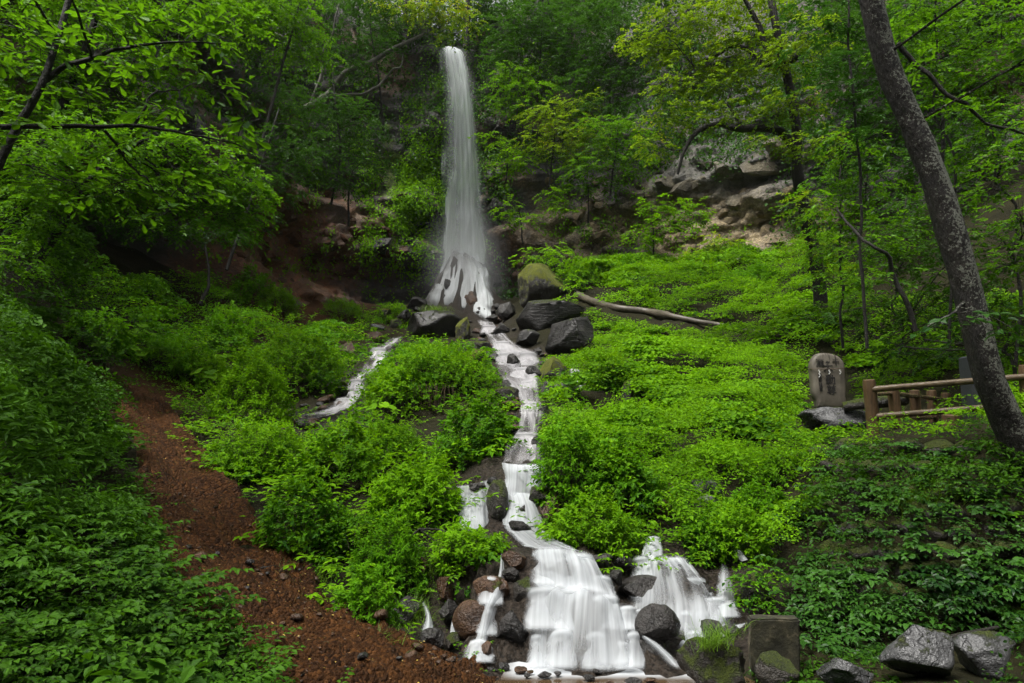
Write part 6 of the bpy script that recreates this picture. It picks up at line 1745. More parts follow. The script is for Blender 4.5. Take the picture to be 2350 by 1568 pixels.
# 6 the yellow-green tree right of centre
tree('maple_tree', 'broad yellow-green tree with an arching dark limb right of centre', [(1885, 760, 23), (1878, 640, 23), (1850, 500, 22.5), (1832, 400, 22), (1828, 310, 22), (1810, 200, 22), (1780, 60, 22), (1760, -60, 22)],
     [(1560, 80, 23, 90, 50), (1650, 50, 22.5, 90, 50), (1500, 110, 23, 50, 36), (1620, 140, 22.5, 90, 44), (1720, 90, 22, 90, 50), (1570, 200, 22.5, 90, 44), (1680, 190, 22, 90, 44), (1780, 150, 21.5, 80, 50), (1540, 270, 22.5, 70, 34), (1640, 270, 22, 80, 34), (1740, 260, 21.5, 80, 40), (1820, 230, 21, 70, 44), (1500, 330, 22.5, 40, 34), (1840, 90, 21, 80, 50),
      (1590, 10, 23, 110, 40), (1730, 0, 22, 110, 40), (1460, 90, 23, 30, 30), (1880, 330, 20.5, 70, 44), (1780, 320, 21, 60, 20), (1850, 470, 20, 60, 34), (1870, 560, 20, 60, 34), (1900, 620, 20, 50, 24)],
     G_yel, 9.5, 1.5, 100, r0=0.24, r1=0.10, droop=0.45, tint_off=0.02,
     limbs=[([(1830, 345, 22), (1790, 305, 21.8), (1740, 292, 21.6), (1690, 295, 21.8), (1650, 285, 22), (1600, 300, 22), (1570, 345, 22), (1555, 400, 22)], 0.17, 0.04), ([(1828, 130, 22), (1770, 150, 22), (1740, 60, 22), (1700, -20, 22)], 0.13, 0.06), ([(1770, 160, 22), (1700, 105, 22.3), (1640, 130, 22.5), (1590, 150, 22.6)], 0.08, 0.03), ([(1700, 295, 21.8), (1690, 270, 21.8), (1670, 240, 21.8)], 0.08, 0.03)])
# 7 forest of the right side
RF = [
    ('leafy understory tree between the tan rock and the leaning trunk', [(1935, 800, 17), (1930, 650, 17), (1920, 500, 17), (1930, 380, 17)], [(1960, 330, 16, 80, 44), (1920, 420, 16.5, 80, 40), (2000, 430, 16, 70, 44), (1870, 480, 17, 70, 34), (1950, 510, 16, 90, 34), (1900, 570, 16.5, 80, 30), (2010, 590, 15.5, 80, 34), (1960, 650, 15.5, 80, 30), (2060, 520, 15, 60, 40), (1880, 640, 16.5, 50, 24)], G_tree, 11, 1.3, 0.0),
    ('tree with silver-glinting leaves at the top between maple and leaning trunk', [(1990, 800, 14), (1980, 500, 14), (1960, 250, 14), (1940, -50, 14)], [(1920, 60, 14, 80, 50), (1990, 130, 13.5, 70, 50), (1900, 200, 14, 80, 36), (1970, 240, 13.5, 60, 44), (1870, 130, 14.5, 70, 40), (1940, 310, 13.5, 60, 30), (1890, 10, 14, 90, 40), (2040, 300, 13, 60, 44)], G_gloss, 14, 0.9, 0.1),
    ('tall tree behind the leaning trunk filling the top right corner', [(2180, 820, 15), (2170, 500, 15), (2160, 250, 15), (2150, -60, 15)], [(2140, 60, 15, 90, 60), (2240, 50, 14.5, 90, 60), (2330, 80, 14, 80, 60), (2190, 150, 14.5, 90, 50), (2290, 170, 14, 90, 50), (2130, 200, 15, 70, 44), (2230, 250, 14, 90, 44), (2330, 270, 13.5, 70, 50), (2090, 100, 15.5, 60, 50), (2100, 10, 15, 90, 40)], G_tree, 12, 1.25, 0.05),
    ('forked forest tree right of the leaning trunk', [(2330, 860, 13), (2335, 600, 13.5), (2300, 420, 14), (2260, 250, 14.5)], [(2240, 350, 14, 80, 44), (2330, 370, 13, 70, 50), (2280, 440, 13.5, 80, 40), (2210, 460, 14, 60, 36), (2340, 490, 12.5, 60, 44), (2270, 540, 13, 80, 36), (2330, 600, 12.5, 60, 40), (2250, 620, 13, 70, 34)], G_tree, 12, 1.2, -0.05),
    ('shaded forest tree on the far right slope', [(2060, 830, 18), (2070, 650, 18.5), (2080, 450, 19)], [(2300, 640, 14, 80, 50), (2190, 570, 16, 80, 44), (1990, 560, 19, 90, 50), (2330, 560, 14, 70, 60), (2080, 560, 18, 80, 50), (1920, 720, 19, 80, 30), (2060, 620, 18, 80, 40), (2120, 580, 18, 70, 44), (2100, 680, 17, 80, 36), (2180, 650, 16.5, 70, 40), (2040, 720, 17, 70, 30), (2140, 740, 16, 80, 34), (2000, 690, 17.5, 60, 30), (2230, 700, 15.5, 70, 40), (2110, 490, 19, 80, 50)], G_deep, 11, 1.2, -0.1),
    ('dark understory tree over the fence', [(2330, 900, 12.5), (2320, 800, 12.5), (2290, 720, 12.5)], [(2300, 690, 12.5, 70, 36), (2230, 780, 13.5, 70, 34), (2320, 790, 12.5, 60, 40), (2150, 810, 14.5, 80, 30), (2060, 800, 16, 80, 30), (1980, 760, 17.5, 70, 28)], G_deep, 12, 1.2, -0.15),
    ('far forest tree behind the maple crown', [(2000, 600, 27), (2000, 400, 28), (2000, 100, 28)], [(1950, 150, 27, 120, 70), (2060, 250, 26, 110, 70), (1900, 280, 28, 100, 60), (2000, 380, 26, 110, 60), (2150, 380, 25, 110, 70), (2260, 300, 25, 110, 80), (2080, 480, 24, 100, 50), (1850, 60, 29, 120, 60), (2050, 60, 27, 130, 70), (2250, 120, 26, 130, 80)], G_far, 10, 1.2, 0.15),
]
for i, (lab, tr_, pads, mat, lp_, cv, to) in enumerate(RF):
    tree('forest_tree', lab, tr_, pads, mat, lp_, cv, 120 + i, tint_off=to, group='forest trees on the right slope', r0=0.035, r1=0.02, wob=0.3, tm='mid' if i == 1 else 'far')
# thin bare stems among them
for i, (pts, lab) in enumerate([([(2165, 420, 16), (2160, 250, 16), (2155, 60, 16), (2160, -40, 16)], 'straight thin stem behind the leaning trunk near the top'),
                                ([(2060, 100, 12), (2120, 170, 12), (2230, 260, 12), (2360, 310, 12)], 'dark slanting branch crossing the top right corner'),
                                ([(2100, 760, 12), (2050, 640, 12), (1990, 560, 12), (1920, 480, 12.5)], 'thin slanting sapling left of the leaning trunk'),
                                ([(1740, 0, 9), (1700, 60, 9.2), (1740, 30, 9.1), (1790, -30, 9)], 'dark near twig at the top edge right of centre')]):
    if i == 3: continue
    b_ = Bag(); c = limb(b_, [P(*q) for q in pts], 0.05, 0.02, 6, 20, 0.15, i)
    root = empty('sapling', c[0]); tag(root, lab, 'tree', 'thin stems in the right forest')
    b_.build('trunk', M_bark, root)
    cb_ = Bag()
    pad_leaves(cb_, [(q[0], q[1] - 10, q[2], 60, 24) for q in pts], 13, 0.7, 700 + i)
    cb_.build('crown', [G_tree, M_twig], root, smooth=False)
# ---------------------------------------------------------------- individual plants
rs = np.random.default_rng(77)
def spray_set(name, cat, group, labels, mat, **kw):
    """labels: (u, v, text)"""
    for i, (u, v, lab) in enumerate(labels):
        p, d = hit(u, v)
        root = empty(name, p)
        tag(root, lab, cat, group)
        bag = Bag()
        kk = dict(kw); fs = rs.uniform(0.55, 1.25); kk['Lleaf'] = kk['Lleaf'] * fs; kk['width'] = kk.get('width', 0.66) * rs.uniform(0.6, 1.15); tj = rs.normal(0, 0.12); kk['tint_off'] = kk.get('tint_off', 0) + tj
        size_ = 'small' if fs < 0.78 else ('medium' if fs < 1.02 else 'broad')
        tone_ = 'dark green' if tj < -0.05 else ('mid green' if tj < 0.06 else 'pale green')
        for old in ('dark green bramble plant', 'dark green nettle plant', 'dark nettle plant', 'bright green herb plant', 'small weed'):
            if old in root['label']:
                root['label'] = root['label'].replace(old, size_ + '-leaved ' + tone_ + ' ' + old.split()[-2 if old != 'small weed' else -1] + (' plant' if old != 'small weed' else ''))
                break
        n = kk.pop('n', 4); spread = kk.pop('spread', 0.18); sd = kk.pop('seed', 0) + i * 17
        pts = p[None] + rs.normal(0, spread, (n, 3)) * np.array([1, 1, 0])
        pts[:, 2] = tz(pts[:, 0], pts[:, 1])
        sprays(bag, pts, np.full(n, d), seed=sd, **kk)
        bag.build('foliage', [mat, M_stem], root, smooth=False)

WU = []
names_r = ['at the upper left of the leafy wall', 'at the upper middle of the leafy wall', 'at the upper right of the leafy wall', 'hanging on the middle of the leafy wall', 'at the right of the leafy wall', 'low on the leafy wall over the concrete block', 'low on the leafy wall above the silver boulder', 'at the right foot of the leafy wall']
def zone_r(u, v):
    col = 0 if u < 2000 else (1 if u < 2180 else 2)
    row = 0 if v < 1130 else (1 if v < 1270 else 2)
    return [['at the upper left of the dark leafy bank', 'at the upper middle of the dark leafy bank', 'at the upper right of the dark leafy bank'],
            ['half-way down the left of the dark leafy bank', 'in the centre of the dark leafy bank', 'half-way down the right of the dark leafy bank'],
            ['low on the dark leafy bank over the concrete block', 'low on the dark leafy bank above the silver boulder', 'low on the dark leafy bank in the right corner']][row][col]
cnt = {}
labs = []
for v in np.arange(1050, 1440, 44):
    for u in np.arange(1800 if v > 1180 else 1890, 2370, 58):
        uj, vj = u + rs.uniform(-22, 22), v + rs.uniform(-16, 16)
        if uj < 1800 and vj > 1400: continue
        if rs.random() < (0.4 if (v < 1260 and u > 2060) else 0.1): continue
        labs.append((uj, vj, 'glossy dark green nettle plant ' + zone_r(uj, vj)))
labs += [(u, v, 'dark nettle plant in the shade between the block and the silver boulder') for u, v in ((1860, 1440), (1900, 1455), (1945, 1440), (1990, 1455), (2030, 1440), (1870, 1490), (1920, 1500), (1975, 1490), (2020, 1500), (1850, 1530), (1880, 1400), (1960, 1405), (2050, 1400), (2200, 1420), (2300, 1425), (2330, 1450))]
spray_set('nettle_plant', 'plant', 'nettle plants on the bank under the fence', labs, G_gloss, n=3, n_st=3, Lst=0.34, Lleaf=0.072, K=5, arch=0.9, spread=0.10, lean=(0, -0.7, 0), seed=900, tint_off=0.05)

def zone_l(u, v):
    col = 'near the picture edge' if u < 180 else ('half-way to the path' if u < 340 else 'beside the path')
    row = 'at the top' if v < 1050 else ('in the middle' if v < 1270 else 'at the bottom')
    return 'dark green bramble plant on the left bank, %s, %s' % (row, col)
labs = []
for v in np.arange(900, 1640, 58):
    for u in np.arange(-10, 640, 70):
        uj, vj = u + rs.uniform(-25, 25), v + rs.uniform(-20, 20)
        edge_u = np.interp(vj, [q[1] for q in PATH_L], [q[0] for q in PATH_L])
        if uj > edge_u - 12: continue
        labs.append((uj, vj, zone_l(uj, vj)))
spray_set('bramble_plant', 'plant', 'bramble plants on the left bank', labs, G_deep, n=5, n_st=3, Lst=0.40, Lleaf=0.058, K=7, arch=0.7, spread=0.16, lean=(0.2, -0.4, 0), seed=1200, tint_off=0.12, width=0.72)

labs = []
ML = [(430, 1000), (480, 1040), (520, 960), (560, 1090), (600, 1010), (640, 1120), (690, 1060), (660, 960), (740, 1130), (760, 1040), (820, 1080), (820, 1190), (880, 1150), (700, 1220), (760, 1270), (800, 1330), (860, 1290), (840, 1390), (920, 1230), (950, 1160), (980, 1080), (1010, 1180), (880, 1010), (930, 960), (580, 900), (640, 860), (500, 870), (420, 900), (380, 830), (700, 850), (540, 800), (620, 770), (1000, 1260), (1060, 1050), (1120, 1040), (1100, 940), (1040, 930), (960, 880), (1000, 860), (1060, 860), (920, 860), (1110, 990), (1300, 1040), (1340, 1080), (1300, 1110), (1380, 1040), (1430, 1120), (1480, 1080), (1400, 1170), (1330, 1000), (1560, 1230), (1620, 1250), (1700, 1240), (1580, 1190), (1680, 1170), (1360, 1240), (1310, 1230), (1420, 1240), (1500, 1150)]
def zone_m(u, v):
    if u > 1260:
        if v > 1150: w_ = 'on the grassy brow above the right curtain'
        else: w_ = 'right of the stream by the middle step'
    elif u > 900 and v < 1010: w_ = 'on the mound between the two streams'
    elif v < 920: w_ = 'on the upper slope left of the side stream'
    elif u < 620: w_ = 'beside the upper dirt path'
    elif v < 1160: w_ = 'on the middle of the bank right of the path'
    else: w_ = 'low on the bank left of the cascade'
    return 'leafy bright green herb plant ' + w_
spray_set('leafy_herb', 'plant', 'tall herbs beside the stream', [(u, v, zone_m(u, v)) for u, v in ML], G_bright, n=8, n_st=4, Lst=0.40, Lleaf=0.095, K=6, arch=0.55, spread=0.28, lean=(0, -0.3, 0), seed=1500, tm='mid', width=0.5)

# grass tufts
GR = [(900, 1330, 'grass tuft hanging over the dark rocks left of the cascade'), (1000, 1300, 'long grass overhanging the orange rock columns'), (1060, 1260, 'grass tuft left of the orange-brown slab'), (940, 1400, 'grass tuft by the flat-topped boulder'),
      (1330, 1230, 'thick grass on the brow between the two curtains'), (1400, 1225, 'grass tuft at the middle of the brow between the curtains'), (1290, 1200, 'grass tuft below the rusty boulder'), (1440, 1260, 'grass at the right end of the brow between the curtains'),
      (700, 1330, 'sparse grass on the edge of the lower path'), (860, 1470, 'thin grass lying over the soil near the stones'), (1000, 708, 'short grass tuft with straw on the broad dark slab'), (1310, 970, 'long grass right of the stream bend'), (1620, 1530, 'grass sprouting on the mossy pool-edge boulder'), (880, 1200, 'fresh grass patch on the left bank'), (920, 1120, 'fine bright grass above the left branch'), (2150, 1130, 'thin drooping grass tuft on the dark leafy bank'), (2080, 1150, 'second drooping grass tuft on the dark leafy bank')]
for i, (u, v, lab) in enumerate(GR):
    p, d = hit(u, v + 10)
    if 'broad dark slab' in lab: p = P(1000, 716, 31.6); d = 31.6
    if 'pool-edge boulder' in lab: p = P(1640, 1478, 5.6); d = 5.6
    n = 300
    r = np.random.default_rng(2000 + i)
    sp_ = (26 if d < 20 else 16) * d / FPX
    pos = p + r.normal(0, 1, (n, 3)) * np.array([sp_, sp_ * 0.7, 0])
    pos[:, 2] = p[2] + (tz(pos[:, 0], pos[:, 1]) - tz(p[:1], p[1:2])[0] if d < 20 else 0)
    th_ = r.uniform(0, 6.28, n)
    ax = np.stack([np.cos(th_) * 0.6, np.sin(th_) * 0.6 - 0.25, r.uniform(0.5, 1.1, n)], 1)
    L = (60 if d < 20 else 24) * d / FPX * r.uniform(0.4, 1.1, n)
    bag = Bag()
    add_leaves(bag, pos, ax, np.stack([-np.cos(th_), -np.sin(th_), np.full(n, 0.9)], 1), L, np.maximum(0.004, L * 0.022), 0.5 + r.normal(0, 0.2, n), 'blade')
    # fine heads of leaf
    tag(bag.build('grass_tuft', G_grass, origin=p, smooth=False), lab, 'grass', 'grass tufts on the banks')

# ferns
def fern(u, v, lab, n_fr, Lf, seed, lean=0.0):
    p, d = hit(u, v)
    root = empty('fern', p)
    tag(root, lab, 'fern', 'ferns on the banks')
    r = np.random.default_rng(seed)
    for k in range(n_fr):
        th_ = 2 * math.pi * k / n_fr + r.uniform(-0.3, 0.3)
        h = np.array([math.cos(th_), math.sin(th_), 0.0])
        L = Lf * r.uniform(0.75, 1.1)
        ts = np.linspace(0, 1, 26)
        sp_ = p + h * (L * ts * 0.85)[:, None] + np.array([0, 0, 1]) * (L * (0.75 * ts - 0.62 * ts ** 2))[:, None]
        bag = Bag()
        tube(bag, sp_, np.linspace(0.004, 0.001, 26), 4, mi=1)
        T = norm(np.gradient(sp_, axis=0))
        S = norm(np.cross(T, np.array([0, 0, 1.0])))
        w_ = np.sin(np.clip(ts * 1.05 + 0.04, 0, 1) * math.pi) ** 0.8 * L * 0.20
        for sg in (1, -1):
            add_leaves(bag, sp_[2:], S[2:] * sg + T[2:] * 0.35 - np.array([0, 0, 0.15]), np.array([0, 0, 1.0]) + h * 0.3 + np.zeros((24, 3)), w_[2:] + 0.01, 0.022 + 0 * w_[2:], 0.55 + r.normal(0, 0.1, 24), 'mid')
        bag.build('frond', [G_mid, M_stem], root, smooth=False)
for i, (u, v, lab, n_fr, L) in enumerate([(235, 1010, 'large feathery fern overhanging the upper dirt path', 11, 0.75), (180, 960, 'second feathery fern left of the large one', 9, 0.6), (2290, 905, 'upright fern beside the fence foot and leaning trunk', 7, 0.5), (2310, 1190, 'small fern on the dark leafy bank at the right', 7, 0.35),
                                       (430, 800, 'light fern above the broad-leaved plants on the left', 9, 0.8), (505, 770, 'fern on the slope below the cave', 9, 0.8), (2150, 1060, 'little fern hanging at the top of the dark leafy bank', 6, 0.3), (1180, 990, 'fern fronds leaning over the stream', 7, 0.4), (350, 790, 'fern near the cave mouth', 9, 0.8)]):
    fern(u, v, lab, n_fr, L, 2200 + i)

# broad-leaved butterbur: each leaf a piece
def disc_leaf(bag, c, nrm_, R_, r, tint):
    a = np.linspace(0.25, 2 * math.pi - 0.25, 15)
    z = norm(nrm_)
    x = norm(np.cross(z, np.array([0.1, 1, 0.2])))
    y = np.cross(z, x)
    rr = R_ * (1 + 0.10 * np.cos(a * 3) + r.normal(0, 0.03, 15)) 
    ring = c + x * (np.cos(a) * rr)[:, None] + y * (np.sin(a) * rr)[:, None] + z * (0.10 * R_ * np.cos(a * 4))[:, None] 
    ring2 = c + (ring - c) * 0.5 + z * 0.05 * R_
    V = np.vstack([c[None] - z * 0.08 * R_, ring2, ring])
    F3 = [[0, 1 + k, 2 + k] for k in range(14)]
    F4 = [[1 + k, 16 + k, 17 + k, 2 + k] for k in range(14)]
    b0 = bag.n
    bag.add(V, F4, tint)
    bag.f.append(np.array(F3) + b0); bag.m.append(np.zeros(14, np.int32))
BB = [(250, 780, 'butterbur with broad round leaves at the cave mouth'), (300, 800, 'butterbur with broad leaves right of the cave-mouth one'), (345, 850, 'big-leaved butterbur at the top of the dirt path'), (400, 870, 'butterbur patch edge beside the upper path'), (240, 850, 'butterbur left of the top of the path'), (470, 905, 'butterbur on the bank right of the upper path'), (500, 860, 'butterbur behind the bank right of the path'), (1340, 610, 'round-leaved butterbur at the foot of the right wall'), (1390, 600, 'second round-leaved butterbur at the foot of the right wall'), (880, 990, 'butterbur below the bushy mound')]
for i, (u, v, lab) in enumerate(BB):
    p, d = hit(u, v)
    r = np.random.default_rng(2400 + i)
    root = empty('butterbur', p); tag(root, lab, 'plant', 'butterbur plants')
    sb = Bag()
    n = 9
    for k in range(n):
        th_ = r.uniform(0, 6.28); h = r.uniform(0.3, 0.55); rad = r.uniform(0.1, 0.5)
        q = p + np.array([math.cos(th_) * rad, math.sin(th_) * rad, h])
        tube(sb, catmull([p + np.array([math.cos(th_), math.sin(th_), 0]) * 0.05, p + np.array([math.cos(th_) * rad * 0.6, math.sin(th_) * rad * 0.6, h * 0.75]), q], 8), 0.006, 4)
        lb = Bag()
        disc_leaf(lb, q, np.array([math.cos(th_) * 0.4 + r.normal(0, 0.15), math.sin(th_) * 0.4 - 0.25, 1.0]), r.uniform(0.10, 0.17), r, 0.5 + r.normal(0, 0.12))
        lb.build('leaf', G_bright, root)
    sb.build('stem', M_stem, root)

# shrubs on the mound and along the stream
SH = [
    ('leaf clump spilling over the huge mossy boulder', [(1280, 640, 36), (1290, 620, 36), (1300, 590, 36)], [(1230, 590, 37, 50, 24), (1290, 600, 36.5, 46, 26), (1310, 640, 35.5, 30, 26), (1300, 690, 34.5, 26, 20), (1260, 570, 38, 40, 16), (1330, 660, 35, 20, 16)], G_bright, 8, 1.6, 0.15),
    ('mossy hanging shrub on the narrow spout bank', [(1720, 1400, 7.2), (1720, 1350, 7.2), (1720, 1320, 7.3)], [(1715, 1310, 7.3, 40, 26), (1745, 1340, 7.1, 34, 30), (1710, 1360, 7.1, 26, 30), (1760, 1380, 7, 30, 26)], G_mid, 12, 1.2, -0.05),
    ('leafy fringe hanging under the brow at the left of the cascade', [(880, 1300, 7.9), (890, 1280, 7.9), (890, 1250, 8)], [(860, 1260, 8, 50, 30), (920, 1270, 7.9, 50, 30), (1060, 1270, 7.7, 44, 26), (1110, 1260, 7.7, 36, 20), (980, 1250, 7.9, 50, 24), (850, 1340, 7.4, 50, 34), (890, 1390, 7.1, 30, 30)], G_bright, 13, 0.9, -0.12),
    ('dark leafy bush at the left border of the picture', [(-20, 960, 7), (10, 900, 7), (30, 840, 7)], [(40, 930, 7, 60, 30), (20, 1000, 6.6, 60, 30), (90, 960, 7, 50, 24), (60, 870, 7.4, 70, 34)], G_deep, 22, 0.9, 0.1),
]
for i, (lab, tr_, pads, mat, lp_, cv, to) in enumerate(SH):
    pads = [(u, v, min(d, hit(u, v + rv)[1] + 0.1), ru, rv) for (u, v, d, ru, rv) in pads]
    tree('shrub', lab, [(a, b_, min(c, hit(a, b_ + 10)[1])) for a, b_, c in tr_], pads, mat, lp_, cv, 300 + i, cat='shrub', group='shrubs beside the streams', tint_off=to, r0=0.02, r1=0.01, droop=0.45, layer=0.2, tm='mid' if lp_ > 11 else 'far')

# moss and small creepers on the wall behind the fall
r = np.random.default_rng(61)
bag = Bag()
pos, nn = [], []
for (u0, v0, su, sv, n) in [(975, 440, 46, 120, 900), (930, 470, 26, 60, 260), (1000, 200, 10, 70, 160), (840, 530, 14, 80, 160), (1075, 470, 20, 100, 120), (700, 590, 60, 40, 60), (1150, 470, 30, 90, 160), (1400, 540, 60, 30, 100), (1560, 560, 60, 25, 80), (1250, 380, 90, 90, 400), (900, 360, 60, 70, 300), (770, 360, 80, 40, 250), (1240, 150, 90, 90, 400), (680, 250, 90, 120, 500), (540, 500, 60, 40, 150), (1440, 400, 40, 30, 80)]:
    uvs = np.stack([u0 + r.normal(size=n) * su, v0 + r.normal(size=n) * sv], 1)
    ok = fbm(np.stack([uvs[:, 0] * 0.03, uvs[:, 1] * 0.012, np.ones(n)], 1), 2, 3) > (-0.05 if n < 850 else -0.3)
    for u, v in uvs[ok]:
        p, nr, d = cliff_at(u, v)
        pos.append(p + r.normal(0, 0.15, 3)); nn.append(nr)
pos = np.array(pos); nn = np.array(nn)
K = 14
idx = np.repeat(np.arange(len(pos)), K); M = len(idx)
q = pos[idx] + r.normal(0, 0.22, (M, 3)) + nn[idx] * r.uniform(0.0, 0.25, M)[:, None]
ax = r.normal(0, 0.5, (M, 3)) + nn[idx] * 0.4 - np.array([0, 0, 0.5])
L = r.uniform(0.10, 0.24, M)
add_leaves(bag, q, ax, nn[idx] * 0.7 + np.array([0, 0, 0.8]) + r.normal(0, 0.3, (M, 3)), L, L * 0.7, 0.5 + 0.4 * patchy(q, 0.5, 44) + r.normal(0, 0.12, M), 'far')
tag(bag.build('creepers', G_bright, smooth=False), 'moss and small creepers clinging to the wet cliff', 'creeper', kind='stuff')

# woodland growth on the hillside above the cliff
r = np.random.default_rng(62)
keep = ~((uu > 540) & (uu < 1010) & (vv > 400) & (vv < 760)) & ~((uu > 1180) & (uu < 1800) & (vv > 390) & (vv < 640)) & ~((uu > 180) & (uu < 540) & (vv > 560) & (vv < 760))
ok = np.where(keep & (_cn[:, 2] > 0.12) & (dd_ > 2) & (uu > -300) & (uu < 2700) & (vv < 900) & (vv > -300))[0]
pk = r.choice(ok, 7200)
K = 11
idx = np.repeat(pk, K); M = len(idx)
q = _cv[idx] + r.normal(0, 0.45, (M, 3)) + np.array([0, 0, 0.15]) + _cn[idx] * r.uniform(0, 0.5, M)[:, None]
L = r.uniform(0.14, 0.30, M) * np.clip(dd_[idx] / 40, 0.5, 1.1)
bag = Bag()
add_leaves(bag, q, r.normal(0, 0.6, (M, 3)) + np.array([0, -0.2, -0.2]), np.array([0, -0.2, 0.9]) + r.normal(0, 0.4, (M, 3)), L, L * 0.65, 0.35 + 0.5 * patchy(q, 0.3, 45) + r.normal(0, 0.12, M), 'far')
tag(bag.build('woodland_undergrowth', G_far, smooth=False), 'dim bushes covering the steep hillside above and around the cliff', 'undergrowth', kind='stuff')

# flowers
m, t = newmat('cream_petal'); finish(t, (0.62, 0.60, 0.36), 0.6); M_petal = m
m, t = newmat('yellow_petal'); finish(t, (0.62, 0.40, 0.02), 0.6); M_ypetal = m
for i, (u, v, lab, mat, s_) in enumerate([(150, 1277, 'cream hydrangea flower head on the left bank, largest', M_petal, 1.0), (136, 1310, 'cream flower head below the largest one on the left', M_petal, 0.8), (140, 1363, 'small cream flower head lowest on the left bank', M_petal, 0.7), (163, 1157, 'cream flower head highest on the left bank', M_petal, 0.7), (378, 1354, 'cream flower head beside the lower path', M_petal, 0.8), (410, 1400, 'tiny cream flower head nearest the path', M_petal, 0.6),
                                       (60, 940, 'cream flower cluster at the left picture border', M_petal, 1.2), (85, 975, 'second cream flower cluster at the left border', M_petal, 1.1), (1746, 664, 'yellow flower clump on the upper green slope', M_ypetal, 3.0), (1770, 664, 'small yellow flower clump right of the other', M_ypetal, 2.4)]):
    p, d = hit(u, v + 8)
    p = P(u, v, d - 0.12 if d < 12 else d - 0.4)
    bag = Bag()
    r = np.random.default_rng(2600 + i)
    n = 14
    th_ = r.uniform(0, 6.28, n)
    q = p + np.stack([np.cos(th_), np.sin(th_), 0.2 * r.random(n)], 1) * (0.03 * s_ * np.sqrt(r.random(n)))[:, None]
    add_leaves(bag, q, np.stack([np.cos(th_), np.sin(th_), 0 * th_], 1), np.array([0, -0.3, 1.0]) + r.normal(0, 0.3, (n, 3)), 0.022 * s_, 0.018 * s_, 0.5 + 0 * th_, 'mid')
    tag(bag.build('flower_head', mat, origin=p, smooth=False), lab, 'flower', 'flower heads')

# weeds along the ragged edges of the path, leaf litter on it
labs = []
for k in range(30):
    e_ = (PATH_L if k % 2 else PATH_R)
    j = rs.uniform(0.2, 8.4); i0 = int(j); f = j - i0
    u = e_[i0][0] * (1 - f) + e_[i0 + 1][0] * f + (rs.uniform(-6, 16) if k % 2 else rs.uniform(-16, 6)); v = e_[i0][1] * (1 - f) + e_[i0 + 1][1] * f
    if v > 1560: continue
    labs.append((u, v, 'small weed on the %s edge of the dirt path' % ('left' if k % 2 else 'right')))
spray_set('path_weed', 'plant', 'weeds along the dirt path', labs, G_mid, n=3, n_st=3, Lst=0.16, Lleaf=0.045, K=4, arch=0.6, spread=0.05, seed=3100, tm='mid', width=0.5)
m, t = newmat('dead_leaf')
finish(t, ramp(t, N(t, 'ShaderNodeAttribute', attribute_name='tint').outputs['Fac'], [(0.2, (0.035, 0.014, 0.005)), (0.6, (0.14, 0.07, 0.02)), (0.95, (0.30, 0.22, 0.03))]), 0.6); M_dead = m
r = np.random.default_rng(88)
n = 1100
j = (r.random(n) ** 0.8 * 149).astype(int); k = r.integers(2, 68, n)
q = np.stack([XY[j, k, 0], XY[j, k, 1], Z[j, k] + 0.008], 1) + r.normal(0, 0.01, (n, 3)) * np.array([1, 1, 0])
th_ = r.uniform(0, 6.28, n)
bag = Bag()
add_leaves(bag, q, np.stack([np.cos(th_), np.sin(th_), r.normal(0, 0.2, n)], 1), np.array([0, 0, 1.0]) + r.normal(0, 0.35, (n, 3)), r.uniform(0.012, 0.04, n), r.uniform(0.006, 0.02, n), r.random(n), 'far')
tag(bag.build('leaf_litter', M_dead, smooth=False), 'scattered dead leaves and twigs on the dirt path', 'leaf litter', kind='stuff')

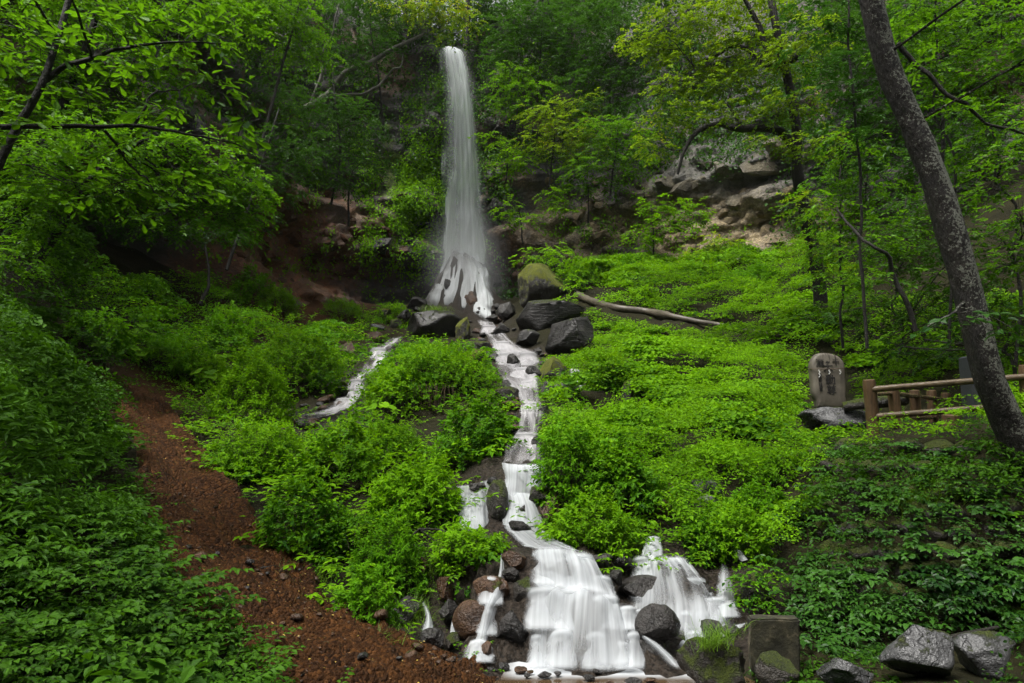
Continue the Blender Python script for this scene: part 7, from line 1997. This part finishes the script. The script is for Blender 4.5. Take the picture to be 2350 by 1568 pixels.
# roots trailing over the dark hollow of the mound
r = np.random.default_rng(91)
bag = Bag()
p0, d0 = hit(985, 915)
d0 -= 0.25
for k in range(46):
    u = 985 + r.normal() * 26; v = 880 + abs(r.normal()) * 8
    ln_ = r.uniform(40, 95)
    c = catmull([P(u, v, d0), P(u + r.normal() * 4, v + ln_ * 0.5, d0 - 0.05), P(u + r.normal() * 8, v + ln_, d0 - 0.02)], 7)
    tube(bag, c, np.linspace(0.008, 0.003, 7), 3)
m, t = newmat('dry_root'); finish(t, (0.075, 0.05, 0.022), 0.8); 
tag(bag.build('hanging_roots', m, origin=P(985, 890, d0)), 'brown root curtain trailing over the dark hollow of the mound', 'roots', kind='stuff')
# ---------------------------------------------------------------- damp air
hb = Bag()
box(hb, (0, 22, 24), np.eye(3), np.array([75, 75, 34]))
m = bpy.data.materials.new('damp_air'); m.use_nodes = True
t = m.node_tree; t.nodes.clear()
pv_ = N(t, 'ShaderNodeVolumePrincipled')
pv_.inputs['Color'].default_value = (0.92, 0.96, 0.97, 1)
pv_.inputs['Density'].default_value = 0.00012
pv_.inputs['Anisotropy'].default_value = 0.2
o = N(t, 'ShaderNodeOutputMaterial'); t.links.new(pv_.outputs[0], o.inputs['Volume'])
tag(hb.build('haze', m, smooth=False), 'thin damp haze hanging in the gorge', 'haze', kind='stuff')

# spray drifting round the foot of the tall fall
V, F = ICO[3]
c = P(1068, 610, 43.0)
mb = Bag(); mb.add(V * np.array([3.2, 2.2, 5.0]) + c, F)
m = bpy.data.materials.new('drifting_spray'); m.use_nodes = True
t = m.node_tree; t.nodes.clear()
tc = N(t, 'ShaderNodeTexCoord')
mp = N(t, 'ShaderNodeMapping'); mp.inputs['Scale'].default_value = (1 / 3.2, 1 / 2.2, 1 / 5.0)
t.links.new(tc.outputs['Object'], mp.inputs['Vector'])
ln = N(t, 'ShaderNodeVectorMath', operation='LENGTH'); t.links.new(mp.outputs[0], ln.inputs[0])
dn = mth(t, 'MULTIPLY', mth(t, 'POWER', mth(t, 'SUBTRACT', 1.0, ln.outputs['Value'], True), 1.5), 0.3)
pv_ = N(t, 'ShaderNodeVolumePrincipled'); pv_.inputs['Color'].default_value = (0.95, 0.97, 0.98, 1)
t.links.new(dn, pv_.inputs['Density'])
o = N(t, 'ShaderNodeOutputMaterial'); t.links.new(pv_.outputs[0], o.inputs['Volume'])
tag(mb.build('mist', m, origin=c), 'soft white spray drifting round the foot of the tall fall', 'mist', kind='stuff')
